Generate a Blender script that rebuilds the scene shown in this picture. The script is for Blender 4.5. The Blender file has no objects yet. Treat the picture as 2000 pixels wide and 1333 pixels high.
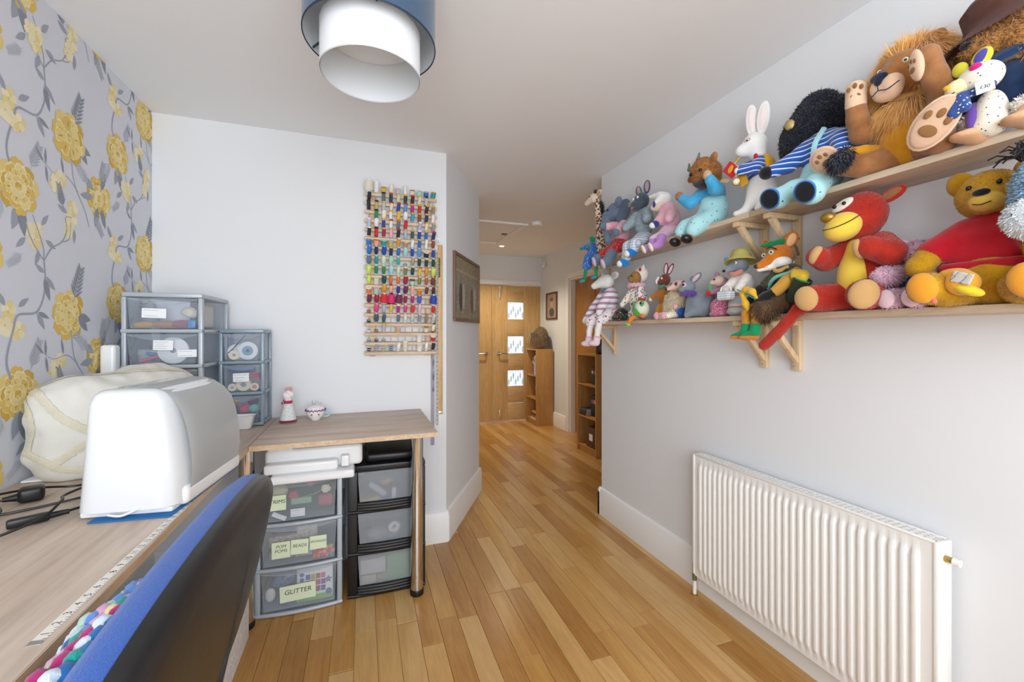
import bpy, bmesh, math, random
import numpy as np
from mathutils import Vector, Matrix, Euler, noise

# ------------------------------------------------------------------ scene, camera, light
SC = bpy.context.scene
COL = SC.collection
PI = math.pi
random.seed(7)

vs = SC.view_settings
vs.view_transform = 'Standard'
vs.look = 'None'
vs.gamma = 1.0
vs.use_curve_mapping = False
vs.exposure = 0.52

YAW = math.atan(292.0 / 830.0)
cam = bpy.data.cameras.new('camera')
cam.sensor_width = 36.0
cam.lens = 36.0 * 830.0 / 2000.0
cam.shift_y = -(666.5 - 650.0) / 2000.0
cam.clip_start = 0.02
CAM = bpy.data.objects.new('camera', cam)
COL.objects.link(CAM)
CAM.location = (0, 0, 1.29)
CAM.rotation_euler = (PI / 2, 0, -YAW)
SC.camera = CAM

W = bpy.data.worlds.new('daylight')
SC.world = W
W.use_nodes = True
W.node_tree.nodes['Background'].inputs[0].default_value = (0.80, 0.90, 1.0, 1)
W.node_tree.nodes['Background'].inputs[1].default_value = 1.4
SC.cycles.max_bounces = 8
SC.cycles.diffuse_bounces = 5
SC.cycles.transparent_max_bounces = 24
SC.cycles.sample_clamp_indirect = 4.0


def area(name, loc, rot, sx, sy, power, color=(1, 1, 1)):
    l = bpy.data.lights.new(name, 'AREA')
    l.shape = 'RECTANGLE'
    l.size, l.size_y = sx, sy
    l.energy = power
    l.color = color
    o = bpy.data.objects.new(name, l)
    COL.objects.link(o)
    o.location = loc
    o.rotation_euler = rot
    return o


# daylight outside the window behind the camera, just beyond its panes
area('window_rear_offscreen', (0.065, -1.33, 1.45), (PI / 2, 0, 0), 2.07, 1.7, 60, (0.98, 0.99, 1.0))

# ------------------------------------------------------------------ colour and materials
def lin(h):
    if not isinstance(h, str):
        return (*h, 1.0) if len(h) == 3 else tuple(h)
    h = h.lstrip('#')
    c = [int(h[i:i + 2], 16) / 255 for i in (0, 2, 4)]
    return tuple(x / 12.92 if x <= 0.04045 else ((x + 0.055) / 1.055) ** 2.4 for x in c) + (1.0,)


class NT:
    """small wrapper for node graphs"""
    def __init__(s, name):
        s.m = bpy.data.materials.new(name)
        s.m.use_nodes = True
        s.t = s.m.node_tree
        s.b = s.t.nodes['Principled BSDF']
        s.out = s.t.nodes['Material Output']

    def n(s, typ, **kw):
        nd = s.t.nodes.new('ShaderNode' + typ)
        for k, v in kw.items():
            if k.startswith('i_'):
                nd.inputs[k[2:].replace('_', ' ')].default_value = v
            elif k.startswith('p'):
                nd.inputs[int(k[1:])].default_value = v
            else:
                setattr(nd, k, v)
        return nd

    def l(s, a, b):
        s.t.links.new(a, b)
        return s

    def coords(s, scale=(1, 1, 1), rot=(0, 0, 0), kind='Object'):
        tc = s.n('TexCoord')
        mp = s.n('Mapping')
        mp.inputs['Scale'].default_value = scale
        mp.inputs['Rotation'].default_value = rot
        s.l(tc.outputs[kind], mp.inputs['Vector'])
        return mp.outputs['Vector']

    def ramp(s, fac, stops, interp='LINEAR'):
        r = s.n('ValToRGB')
        r.color_ramp.interpolation = interp
        e = r.color_ramp.elements
        while len(e) < len(stops):
            e.new(0.5)
        for el, (p, c) in zip(e, stops):
            el.position = p
            el.color = lin(c)
        s.l(fac, r.inputs['Fac'])
        return r.outputs['Color']

    def mix(s, fac, a, b, mode='MIX'):
        m = s.n('Mix', data_type='RGBA', blend_type=mode)
        for i, v in ((0, fac), (6, a), (7, b)):
            if hasattr(v, 'is_output'):
                s.l(v, m.inputs[i])
            else:
                m.inputs[i].default_value = lin(v) if i else v
        return m.outputs[2]

    def bump(s, h, strength=0.3, dist=0.002):
        b = s.n('Bump')
        b.inputs['Strength'].default_value = strength
        b.inputs['Distance'].default_value = dist
        s.l(h, b.inputs['Height'])
        s.l(b.outputs['Normal'], s.b.inputs['Normal'])

    def color(s, c):
        if hasattr(c, 'is_output'):
            s.l(c, s.b.inputs['Base Color'])
        else:
            s.b.inputs['Base Color'].default_value = lin(c)


MATS = {}


def mat(name, c, rough=0.6, metal=0.0, sheen=0.0, spec=0.5, coat=0.0, bump=0, bscale=300, alpha=1.0, var=None, vscale=20):
    """plain or gently mottled surface"""
    if name in MATS:
        return MATS[name]
    t = NT(name)
    t.color(c)
    if var:
        nz = t.n('TexNoise')
        nz.inputs['Scale'].default_value = vscale
        nz.inputs['Detail'].default_value = 4
        t.l(t.coords(), nz.inputs['Vector'])
        t.color(t.ramp(nz.outputs['Fac'], [(0.32, c), (0.68, var)]))
    b = t.b.inputs
    b['Roughness'].default_value = rough
    b['Metallic'].default_value = metal
    b['Specular IOR Level'].default_value = spec
    b['Sheen Weight'].default_value = sheen
    b['Coat Weight'].default_value = coat
    b['Alpha'].default_value = alpha
    if bump:
        nz = t.n('TexNoise')
        nz.inputs['Scale'].default_value = bscale
        nz.inputs['Detail'].default_value = 3
        t.l(t.coords(), nz.inputs['Vector'])
        t.bump(nz.outputs['Fac'], bump, 0.003)
    MATS[name] = t.m
    return t.m


def felt(name, c, var=None):
    return mat(name, c, rough=0.95, sheen=0.35, spec=0.15, bump=0.35, bscale=600, var=var, vscale=30)


def m_wood(name, c1, c2, axis='y', scale=14, rough=0.45, coat=0.0, kind='Object', rand=0.0, c3=None):
    """long-grained wood; rand > 0 varies the tone from piece to piece"""
    if name in MATS:
        return MATS[name]
    t = NT(name)
    st = {'x': (0.09, 1, 1), 'y': (1, 0.09, 1), 'z': (1, 1, 0.09)}[axis]
    v = t.coords([a * scale for a in st], kind=kind)
    oi = t.n('ObjectInfo')
    ad = t.n('VectorMath', operation='ADD')
    sc = t.n('Vector' + 'Math', operation='SCALE')
    cb = t.n('CombineXYZ')
    for i in range(3):
        t.l(oi.outputs['Random'], cb.inputs[i])
    t.l(cb.outputs[0], sc.inputs[0])
    sc.inputs['Scale'].default_value = 37.0
    t.l(v, ad.inputs[0])
    t.l(sc.outputs[0], ad.inputs[1])
    nz = t.n('TexNoise')
    nz.inputs['Scale'].default_value = 1.0
    nz.inputs['Detail'].default_value = 6
    nz.inputs['Roughness'].default_value = 0.62
    nz.inputs['Distortion'].default_value = 0.9
    t.l(ad.outputs[0], nz.inputs['Vector'])
    col = t.ramp(nz.outputs['Fac'], [(0.3, c2), (0.66, c1)])
    n2 = t.n('TexNoise')
    n2.inputs['Scale'].default_value = 7.0
    n2.inputs['Detail'].default_value = 3
    t.l(ad.outputs[0], n2.inputs['Vector'])
    fine = t.ramp(n2.outputs['Fac'], [(0.36, (0.72, 0.72, 0.72)), (0.56, (1, 1, 1))])
    col = t.mix(0.55, col, fine, 'MULTIPLY')
    if rand:
        tone = t.ramp(oi.outputs['Random'], [(0.0, c3 or c2), (0.22, c2), (0.5, c1), (1.0, '#ecd09a')])
        col = t.mix(rand, col, tone)
    t.color(col)
    t.b.inputs['Roughness'].default_value = rough
    t.b.inputs['Coat Weight'].default_value = coat
    t.b.inputs['Coat Roughness'].default_value = 0.22
    t.bump(n2.outputs['Fac'], 0.12, 0.001)
    MATS[name] = t.m
    return t.m


def m_stripes(name, cols, axis='z', period=0.02, rough=0.9, wob=0.0):
    """knitted bands; cols = list of (position, colour)"""
    if name in MATS:
        return MATS[name]
    t = NT(name)
    tc = t.coords()
    sp = t.n('SeparateXYZ')
    t.l(tc, sp.inputs[0])
    m1 = t.n('Math', operation='MULTIPLY')
    m1.inputs[1].default_value = 1.0 / period
    t.l(sp.outputs['xyz'.index(axis)], m1.inputs[0])
    fr = t.n('Math', operation='FRACT')
    t.l(m1.outputs[0], fr.inputs[0])
    t.color(t.ramp(fr.outputs[0], cols, 'CONSTANT'))
    nz = t.n('TexNoise')
    nz.inputs['Scale'].default_value = 500
    t.l(tc, nz.inputs['Vector'])
    t.bump(nz.outputs['Fac'], 0.4, 0.002)
    t.b.inputs['Roughness'].default_value = rough
    t.b.inputs['Sheen Weight'].default_value = 0.3
    MATS[name] = t.m
    return t.m


def m_spots(name, base, cols, scale=60, size=0.25, rough=0.9, bump=0.2):
    """printed cloth: scattered spots or small flowers, colours picked at random from cols"""
    if name in MATS:
        return MATS[name]
    t = NT(name)
    v = t.coords()
    vo = t.n('TexVoronoi')
    vo.inputs['Scale'].default_value = scale
    t.l(v, vo.inputs['Vector'])
    sp = t.n('SeparateColor')
    t.l(vo.outputs['Color'], sp.inputs[0])
    n = len(cols)
    pick = t.ramp(sp.outputs[0], [(i / n, c) for i, c in enumerate(cols)], 'CONSTANT')
    lt = t.n('Math', operation='LESS_THAN')
    lt.inputs[1].default_value = size
    t.l(vo.outputs['Distance'], lt.inputs[0])
    t.color(t.mix(lt.outputs[0], base, pick))
    nz = t.n('TexNoise')
    nz.inputs['Scale'].default_value = 400
    t.l(v, nz.inputs['Vector'])
    t.bump(nz.outputs['Fac'], bump, 0.002)
    t.b.inputs['Roughness'].default_value = rough
    t.b.inputs['Sheen Weight'].default_value = 0.2
    MATS[name] = t.m
    return t.m


def m_check(name, base, c2, period=0.012):
    """woven check: two sets of bands laid over each other"""
    if name in MATS:
        return MATS[name]
    t = NT(name)
    sp = t.n('SeparateXYZ')
    t.l(t.coords(), sp.inputs[0])
    col = lin(base)
    out = None
    for ax in (0, 2):
        m1 = t.n('Math', operation='MULTIPLY')
        m1.inputs[1].default_value = 1.0 / period
        t.l(sp.outputs[ax], m1.inputs[0])
        fr = t.n('Math', operation='FRACT')
        t.l(m1.outputs[0], fr.inputs[0])
        lt = t.n('Math', operation='LESS_THAN')
        lt.inputs[1].default_value = 0.3
        t.l(fr.outputs[0], lt.inputs[0])
        hf = t.n('Math', operation='MULTIPLY')
        hf.inputs[1].default_value = 0.55
        t.l(lt.outputs[0], hf.inputs[0])
        out = t.mix(hf.outputs[0], base if out is None else out, c2)
    t.color(out)
    t.b.inputs['Roughness'].default_value = 0.9
    MATS[name] = t.m
    return t.m


def m_clear(name, tint, amount=0.6, rough=0.08):
    """thin tinted see-through plastic or glass"""
    if name in MATS:
        return MATS[name]
    t = NT(name)
    t.color(tint)
    t.b.inputs['Roughness'].default_value = rough
    tr = t.n('BsdfTransparent')
    tr.inputs[0].default_value = (0.97, 0.98, 1, 1)
    mx = t.n('MixShader')
    mx.inputs[0].default_value = amount
    t.l(tr.outputs[0], mx.inputs[1])
    t.l(t.b.outputs[0], mx.inputs[2])
    t.l(mx.outputs[0], t.out.inputs['Surface'])
    MATS[name] = t.m
    return t.m


# ------------------------------------------------------------------ mesh helpers
def BM():
    return bmesh.new()


def rotm(rot):
    return Euler(rot, 'XYZ').to_matrix().to_4x4() if rot else Matrix.Identity(4)


def box(bm, c, s, bev=0.0, rot=None, seg=2):
    m = Matrix.Translation(c) @ rotm(rot) @ Matrix.Diagonal((s[0], s[1], s[2], 1))
    r = bmesh.ops.create_cube(bm, size=1.0, matrix=m)
    if bev:
        es = {e for v in r['verts'] for e in v.link_edges}
        bmesh.ops.bevel(bm, geom=list(es), offset=min(bev, min(s) * 0.49), segments=seg, profile=0.5, affect='EDGES')


def bx(bm, x0, x1, y0, y1, z0, z1, bev=0.0, seg=2):
    box(bm, ((x0 + x1) / 2, (y0 + y1) / 2, (z0 + z1) / 2), (abs(x1 - x0), abs(y1 - y0), abs(z1 - z0)), bev, None, seg)


def frame_to(d):
    d = Vector(d).normalized()
    up = Vector((0, 0, 1)) if abs(d.z) < 0.99 else Vector((0, 1, 0))
    x = up.cross(d).normalized()
    y = d.cross(x)
    return Matrix((x, y, d)).transposed()


def cyl(bm, a, b, r1, r2=None, n=20, caps=True):
    a, b = Vector(a), Vector(b)
    m = Matrix.Translation((a + b) / 2) @ frame_to(b - a).to_4x4()
    bmesh.ops.create_cone(bm, cap_ends=caps, segments=n, radius1=r1, radius2=r1 if r2 is None else r2, depth=(b - a).length, matrix=m)


def sph(bm, c, r, rot=None, u=20, v=12):
    r = (r, r, r) if not hasattr(r, '__len__') else r
    m = Matrix.Translation(c) @ rotm(rot) @ Matrix.Diagonal((*r, 1))
    bmesh.ops.create_uvsphere(bm, u_segments=u, v_segments=v, radius=1.0, matrix=m)


def lathe(bm, prof, n=28, m=None, cap=True):
    m = m or Matrix.Identity(4)
    rings = []
    for r, z in prof:
        rings.append([bm.verts.new(m @ Vector((r * math.cos(2 * PI * i / n), r * math.sin(2 * PI * i / n), z))) for i in range(n)])
    for A, B in zip(rings, rings[1:]):
        for i in range(n):
            j = (i + 1) % n
            bm.faces.new((A[i], A[j], B[j], B[i]))
    if cap:
        bm.faces.new(list(reversed(rings[0])))
        bm.faces.new(rings[-1])


def tube(bm, pts, r, n=8, caps=True):
    pts = [Vector(p) for p in pts]
    rr = r if hasattr(r, '__len__') else [r] * len(pts)
    rings = []
    px = None
    for i, p in enumerate(pts):
        d = (pts[min(i + 1, len(pts) - 1)] - pts[max(i - 1, 0)]).normalized()
        if px is None:
            x = frame_to(d).col[0]
        else:
            x = (px - d * px.dot(d)).normalized()
        px = x
        y = d.cross(x)
        rings.append([bm.verts.new(p + (x * math.cos(2 * PI * k / n) + y * math.sin(2 * PI * k / n)) * rr[i]) for k in range(n)])
    for A, B in zip(rings, rings[1:]):
        for k in range(n):
            j = (k + 1) % n
            bm.faces.new((A[k], A[j], B[j], B[k]))
    if caps:
        bm.faces.new(list(reversed(rings[0])))
        bm.faces.new(rings[-1])


def spline(pts, k=8):
    """Catmull-Rom through pts"""
    p = [Vector(q) for q in pts]
    p = [p[0] * 2 - p[1]] + p + [p[-1] * 2 - p[-2]]
    out = []
    for i in range(1, len(p) - 2):
        for s in range(k):
            t = s / k
            a, b, c, d = p[i - 1], p[i], p[i + 1], p[i + 2]
            out.append(0.5 * ((2 * b) + (c - a) * t + (2 * a - 5 * b + 4 * c - d) * t * t + (3 * b - a - 3 * c + d) * t ** 3))
    out.append(p[-2])
    return out


def poly(bm, pts, th, m=None):
    """extrude a 2D outline (x, y) by th along +z, then place with m"""
    m = m or Matrix.Identity(4)
    A = [bm.verts.new(m @ Vector((x, y, 0))) for x, y in pts]
    f = bm.faces.new(A)
    r = bmesh.ops.extrude_face_region(bm, geom=[f])
    nv = [v for v in r['geom'] if isinstance(v, bmesh.types.BMVert)]
    d = (m.to_3x3() @ Vector((0, 0, th)))
    bmesh.ops.translate(bm, vec=d, verts=nv)


def wmat(o):
    m = o.matrix_basis.copy()
    while o.parent:
        o = o.parent
        m = o.matrix_basis @ m
    return m


def finish(me, smooth=True, angle=0.7):
    if not smooth:
        return
    b = bmesh.new()
    b.from_mesh(me)
    for f in b.faces:
        f.smooth = True
    for e in b.edges:
        if len(e.link_faces) == 2 and e.calc_face_angle(0) > angle:
            e.smooth = False
    b.to_mesh(me)
    b.free()


def obj(name, bm, m, parent=None, world=False, smooth=True, label=None):
    bmesh.ops.recalc_face_normals(bm, faces=bm.faces)
    me = bpy.data.meshes.new(name)
    bm.to_mesh(me)
    bm.free()
    finish(me, smooth)
    return link(name, me, m, parent, world, label)


def link(name, me, m, parent=None, world=False, label=None):
    for q in (m if isinstance(m, (list, tuple)) else [m]):
        me.materials.append(q)
    o = bpy.data.objects.new(name, me)
    COL.objects.link(o)
    if parent:
        o.parent = parent
        if world:
            me.transform(wmat(parent).inverted())
    if label:
        o['label'] = label
    return o


def tag(o, label, cat, group=None):
    o['label'] = label
    o['category'] = cat
    if group:
        o['group'] = group
    return o


def thing(name, label, cat, loc=(0, 0, 0), rotz=0.0, group=None, rot=None, scale=1.0):
    o = bpy.data.objects.new(name, None)
    o.empty_display_size = 0.05
    COL.objects.link(o)
    o.location = loc
    o.rotation_euler = rot or (0, 0, rotz)
    o.scale = (scale,) * 3
    return tag(o, label, cat, group)


def struct(name, bm, m, parent=None, smooth=False):
    o = obj(name, bm, m, parent, smooth=smooth)
    if not parent:
        o['kind'] = 'structure'
    return o


def one(name, bm, m, label, cat, loc=(0, 0, 0), group=None):
    """a thing that is one mesh, built in world coordinates, origin moved to loc"""
    bmesh.ops.translate(bm, vec=-Vector(loc), verts=bm.verts)
    o = obj(name, bm, m)
    o.location = loc
    return tag(o, label, cat, group)


def copy_tree(o, parent=None):
    c = o.copy()
    COL.objects.link(c)
    c.parent = parent
    for ch in list(o.children):
        copy_tree(ch, c)
    return c


# lettering: each string becomes a thin mesh once, then is shared
_TX = {}


def text_mesh(s, size=0.02, shear=0.0, depth=0.0):
    key = (s, size, shear)
    if key not in _TX:
        cu = bpy.data.curves.new('lettering', 'FONT')
        cu.body = s
        cu.size = size
        cu.shear = shear
        cu.align_x = 'CENTER'
        cu.align_y = 'CENTER'
        cu.extrude = depth
        cu.resolution_u = 3
        t = bpy.data.objects.new('lettering_tmp', cu)
        COL.objects.link(t)
        dg = bpy.context.evaluated_depsgraph_get()
        me = bpy.data.meshes.new_from_object(t.evaluated_get(dg))
        bpy.data.objects.remove(t)
        bpy.data.curves.remove(cu)
        _TX[key] = me
    return _TX[key].copy()


for _n in list(range(1, 35)):
    text_mesh(str(_n), 0.016)
for _s in ('TRIMS', 'POM\nPOMS', 'BEADS', 'SPONGES', 'GLITTER'):
    text_mesh(_s, {'GLITTER': 0.03, 'TRIMS': 0.024, 'POM\nPOMS': 0.02, 'BEADS': 0.02, 'SPONGES': 0.016}[_s], 0.15)
text_mesh('£30', 0.02)
text_mesh('12', 0.014)

# ------------------------------------------------------------------ soft toys: bodies grown from blended shapes
def E(c, r, rot=None):
    return ('e', c, (r, r, r) if not hasattr(r, '__len__') else r, rot)


def C(a, b, ra, rb=None):
    return ('c', a, b, ra, ra if rb is None else rb)


def CH(pts, rad):
    """chain of tapered capsules"""
    return [C(a, b, ra, rb) for a, b, ra, rb in zip(pts, pts[1:], rad, rad[1:])]


def B(c, h, r=0.004, rot=None):
    return ('b', c, h, r, rot)


def _dist(p, P):
    if p[0] == 'c':
        a, b = np.array(p[1], float), np.array(p[2], float)
        ab = b - a
        t = np.clip(((P - a) @ ab) / max(ab @ ab, 1e-9), 0, 1)
        return np.linalg.norm(P - a - t[:, None] * ab, axis=1) - (p[3] + (p[4] - p[3]) * t)
    q = P - np.array(p[1], float)
    if p[-1]:
        q = q @ np.array(Euler(p[-1], 'XYZ').to_matrix())
    if p[0] == 'e':
        r = np.array(p[2], float)
        k0 = np.linalg.norm(q / r, axis=1)
        k1 = np.linalg.norm(q / (r * r), axis=1)
        return np.where(k1 > 1e-9, k0 * (k0 - 1) / np.maximum(k1, 1e-9), -r.min())
    h = np.array(p[2], float) - p[3]
    d = np.abs(q) - h
    return np.linalg.norm(np.maximum(d, 0), axis=1) + np.minimum(d.max(axis=1), 0) - p[3]


def _bounds(p):
    if p[0] == 'c':
        r = max(p[3], p[4])
        return np.minimum(p[1], p[2]) - r, np.maximum(p[1], p[2]) + r
    r = np.linalg.norm(p[2]) if p[-1] else np.array(p[2], float)
    return np.array(p[1], float) - r, np.array(p[1], float) + r


_CO = [(0, 0, 0), (1, 0, 0), (0, 1, 0), (1, 1, 0), (0, 0, 1), (1, 0, 1), (0, 1, 1), (1, 1, 1)]
_ED = [(0, 1), (2, 3), (4, 5), (6, 7), (0, 2), (1, 3), (4, 6), (5, 7), (0, 4), (1, 5), (2, 6), (3, 7)]


def sdf_mesh(prims, res=0.006, k=0.012, cut=(), rough=0.0, clip=None, freq=1.0):
    lo = np.min([_bounds(p)[0] for p in prims], axis=0) - 2.5 * res - k * 0.5
    hi = np.max([_bounds(p)[1] for p in prims], axis=0) + 2.5 * res + k * 0.5
    n = np.ceil((hi - lo) / res).astype(int) + 1
    g = np.stack(np.meshgrid(*[lo[i] + res * np.arange(n[i]) for i in range(3)], indexing='ij'), -1)
    P = g.reshape(-1, 3)
    D = np.full(len(P), 1e3)
    for p in prims:
        d = _dist(p, P)
        h = np.maximum(k - np.abs(D - d), 0) / k
        D = np.minimum(D, d) - h * h * k * 0.25
    for p in cut:
        D = np.maximum(D, -_dist(p, P))
    if clip:
        D = np.maximum(D, clip(P))
    if rough:
        Q = P * freq
        D = D + rough * (np.sin(Q[:, 0] * 97 + 1.3 * np.sin(Q[:, 2] * 61)) * np.sin(Q[:, 1] * 83 + np.sin(Q[:, 0] * 47)) * np.sin(Q[:, 2] * 101 + 2 + np.sin(Q[:, 1] * 53)))
    V = D.reshape(n)
    S = V < 0
    cs = n - 1
    sl = lambda o: tuple(slice(o[i], o[i] + cs[i]) for i in range(3))
    cnt = sum(S[sl(o)].astype(np.int8) for o in _CO)
    act = (cnt > 0) & (cnt < 8)
    ids = np.full(cs, -1, dtype=np.int64)
    ci = np.argwhere(act)
    ids[act] = np.arange(len(ci))
    acc = np.zeros((len(ci), 3))
    num = np.zeros(len(ci))
    vals = [V[ci[:, 0] + o[0], ci[:, 1] + o[1], ci[:, 2] + o[2]] for o in _CO]
    for a, b in _ED:
        va, vb = vals[a], vals[b]
        x = (va < 0) != (vb < 0)
        t = np.where(x, va / np.where(va == vb, 1, va - vb), 0)
        pa, pb = np.array(_CO[a], float), np.array(_CO[b], float)
        acc += np.where(x[:, None], pa + t[:, None] * (pb - pa), 0)
        num += x
    verts = lo + res * (ci + acc / np.maximum(num, 1)[:, None])
    faces = []
    for ax in range(3):
        u, w = (ax + 1) % 3, (ax + 2) % 3
        i0 = [slice(None)] * 3
        i1 = [slice(None)] * 3
        i0[ax] = slice(0, n[ax] - 1)
        i1[ax] = slice(1, n[ax])
        s0, s1 = S[tuple(i0)], S[tuple(i1)]
        e = np.argwhere(s0 != s1)
        e = e[(e[:, u] > 0) & (e[:, w] > 0) & (e[:, u] < n[u] - 1) & (e[:, w] < n[w] - 1)]
        ins = s0[e[:, 0], e[:, 1], e[:, 2]]
        q = []
        for du, dw in ((1, 1), (0, 1), (0, 0), (1, 0)):
            c = e.copy()
            c[:, u] -= du
            c[:, w] -= dw
            q.append(ids[c[:, 0], c[:, 1], c[:, 2]])
        q = np.stack(q, 1)
        q[~ins] = q[~ins][:, ::-1]
        faces.append(q)
    return verts, np.concatenate(faces)


def np_mesh(name, verts, faces, smooth=True):
    me = bpy.data.meshes.new(name)
    k = faces.shape[1]
    me.vertices.add(len(verts))
    me.vertices.foreach_set('co', np.asarray(verts, np.float32).ravel())
    me.loops.add(faces.size)
    me.loops.foreach_set('vertex_index', faces.astype(np.int32).ravel())
    me.polygons.add(len(faces))
    me.polygons.foreach_set('loop_start', np.arange(0, faces.size, k, dtype=np.int32))
    me.polygons.foreach_set('loop_total', np.full(len(faces), k, np.int32))
    if smooth:
        me.polygons.foreach_set('use_smooth', np.ones(len(faces), bool))
    me.update(calc_edges=True)
    return me


def soft(name, prims, m, parent, res=0.006, k=0.012, **kw):
    label = kw.pop('label', None)
    v, f = sdf_mesh(prims, res, k, **kw)
    return link(name, np_mesh(name, v, f), m, parent, label=label)


def fur(host, n, length, width, m, name='fur', droop=0.3, mess=0.5, seed=1, keep=None, curl=0.0, lift=1.0):
    """strands of pile rooted on host's surface, joined into one part"""
    rg = np.random.default_rng(seed)
    me = host.data
    vs_ = np.empty(len(me.vertices) * 3, np.float32)
    me.vertices.foreach_get('co', vs_)
    vs_ = vs_.reshape(-1, 3)
    k = len(me.polygons[0].vertices)
    fi = np.empty(len(me.polygons) * k, np.int32)
    me.polygons.foreach_get('vertices', fi)
    fi = fi.reshape(-1, k)
    a, b, c = vs_[fi[:, 0]], vs_[fi[:, 1]], vs_[fi[:, 2]]
    nr = np.cross(b - a, c - a)
    ar = np.linalg.norm(nr, axis=1)
    nr = nr / np.maximum(ar, 1e-12)[:, None]
    pick = rg.choice(len(fi), n, p=ar / ar.sum())
    u, v = rg.random(n), rg.random(n)
    d = vs_[fi[pick, 3 if k == 4 else 2]]
    p = (a[pick] * (1 - u)[:, None] + b[pick] * u[:, None]) * (1 - v)[:, None] + (d * (1 - u)[:, None] + c[pick] * u[:, None]) * v[:, None]
    nn = nr[pick]
    if keep is not None:
        ok = keep(p)
        p, nn = p[ok], nn[ok]
    n = len(p)
    dr = nn * lift + mess * rg.normal(size=(n, 3)) + np.array([0, 0, -droop])
    dr /= np.linalg.norm(dr, axis=1)[:, None]
    L = length * (0.6 + 0.8 * rg.random(n))[:, None]
    side = np.cross(dr, rg.normal(size=(n, 3)))
    side /= np.maximum(np.linalg.norm(side, axis=1), 1e-9)[:, None]
    w = width * (0.7 + 0.6 * rg.random(n))[:, None] * side
    mid = p + dr * L * 0.55 + np.array([0, 0, -droop * 0.1]) * L + curl * rg.normal(size=(n, 3)) * L
    tip = p + dr * L + np.array([0, 0, -droop * 0.6]) * L + curl * 2 * rg.normal(size=(n, 3)) * L
    base = p - nn * length * 0.08
    verts = np.stack([base - w, base + w, mid - w * 0.7, mid + w * 0.7, tip], 1).reshape(-1, 3)
    i = (np.arange(n) * 5)[:, None]
    tris = np.concatenate([i + np.array([0, 1, 3]), i + np.array([0, 3, 2]), i + np.array([2, 3, 4])])
    o = link(name, np_mesh(name, verts, tris), m, host)
    o['kind'] = 'stuff'
    return o

# ------------------------------------------------------------------ the setting
M_WALL = mat('white_wall_paint', '#e4e6e8', rough=0.85, spec=0.2, bump=0.05, bscale=90)
M_CEIL = mat('white_ceiling_paint', '#f1f2f3', rough=0.9, spec=0.15, bump=0.08, bscale=25)
M_TRIM = mat('white_satin_trim', '#efefec', rough=0.35)
M_PAPER = mat('wallpaper_ground', '#d8dae1', rough=0.7, spec=0.25, bump=0.05, bscale=400)
M_OAKFL = m_wood('oak_plank', '#d0a058', '#ab7430', 'y', 16, rough=0.34, coat=0.25, kind='Object', rand=0.36, c3='#8a5222')
M_GAP = mat('plank_edge_wood', '#a5753c', rough=0.9)
M_DOOR = m_wood('oak_door', '#d6b079', '#c59b62', 'z', 11, rough=0.38, coat=0.1)
M_DOORX = m_wood('oak_door_rail', '#d8b37d', '#c79e66', 'x', 11, rough=0.38, coat=0.1)
M_DOORY = m_wood('oak_side_door', '#b9813c', '#a56d2c', 'z', 11, rough=0.4, coat=0.1)
M_STEEL = mat('brushed_steel', '#c9c9c6', rough=0.28, metal=1.0)
M_PANE = m_clear('patterned_glass', '#eef3f5', 0.35, 0.2)

CEIL = 2.4
X0, X1, YB = -1.0, 1.605, 2.62        # room walls
HX = 2.52                             # hall wall
HY = 5.85                             # hall end wall
XW0, XW1, ZW0, ZW1 = -0.97, 1.1, 0.6, 2.3


def slab(name, x0, x1, y0, y1, z0, z1, m):
    b = BM()
    bx(b, x0, x1, y0, y1, z0, z1)
    return struct(name, b, m)


wall_left = slab('wall_left', X0 - 0.1, X0, -1.2, YB + 0.1, 0, CEIL, M_PAPER)
slab('wall_back', X0, 0.49, YB, YB + 0.1, 0, CEIL, M_WALL)
b = BM()
poly(b, [(0.49, 2.62), (0.895, 3.35), (0.795, 3.35), (0.49, 2.72)], CEIL)
struct('wall_angled', b, M_WALL)
slab('wall_hall_left', 0.795, 0.895, 3.35, HY + 0.1, 0, CEIL, M_WALL)
slab('wall_right', X1, X1 + 0.1, -1.2, 2.64, 0, CEIL, M_WALL)
slab('wall_hall_near', X1 + 0.1, HX + 0.1, 2.54, 2.64, 0, CEIL, M_WALL)
DY0, DY1, DZ = 4.14, 4.93, 1.985
b = BM()
bx(b, HX, HX + 0.12, 2.64, DY0, 0, CEIL)
bx(b, HX, HX + 0.12, DY1, HY + 0.1, 0, CEIL)
bx(b, HX, HX + 0.12, DY0, DY1, DZ, CEIL)
struct('wall_hall_right', b, M_WALL)
b = BM()
bx(b, 0.795, HX, HY, HY + 0.1, 1.985, CEIL)
struct('wall_hall_end', b, M_WALL)
b = BM()
bx(b, X0, XW0, -1.3, -1.2, 0, CEIL)
bx(b, XW1, X1, -1.3, -1.2, 0, CEIL)
bx(b, XW0, XW1, -1.3, -1.2, 0, ZW0)
bx(b, XW0, XW1, -1.3, -1.2, ZW1, CEIL)
struct('wall_rear', b, M_WALL)
slab('ceiling', X0 - 0.1, HX + 0.12, -1.3, HY + 0.1, CEIL, CEIL + 0.06, M_CEIL)


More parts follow.
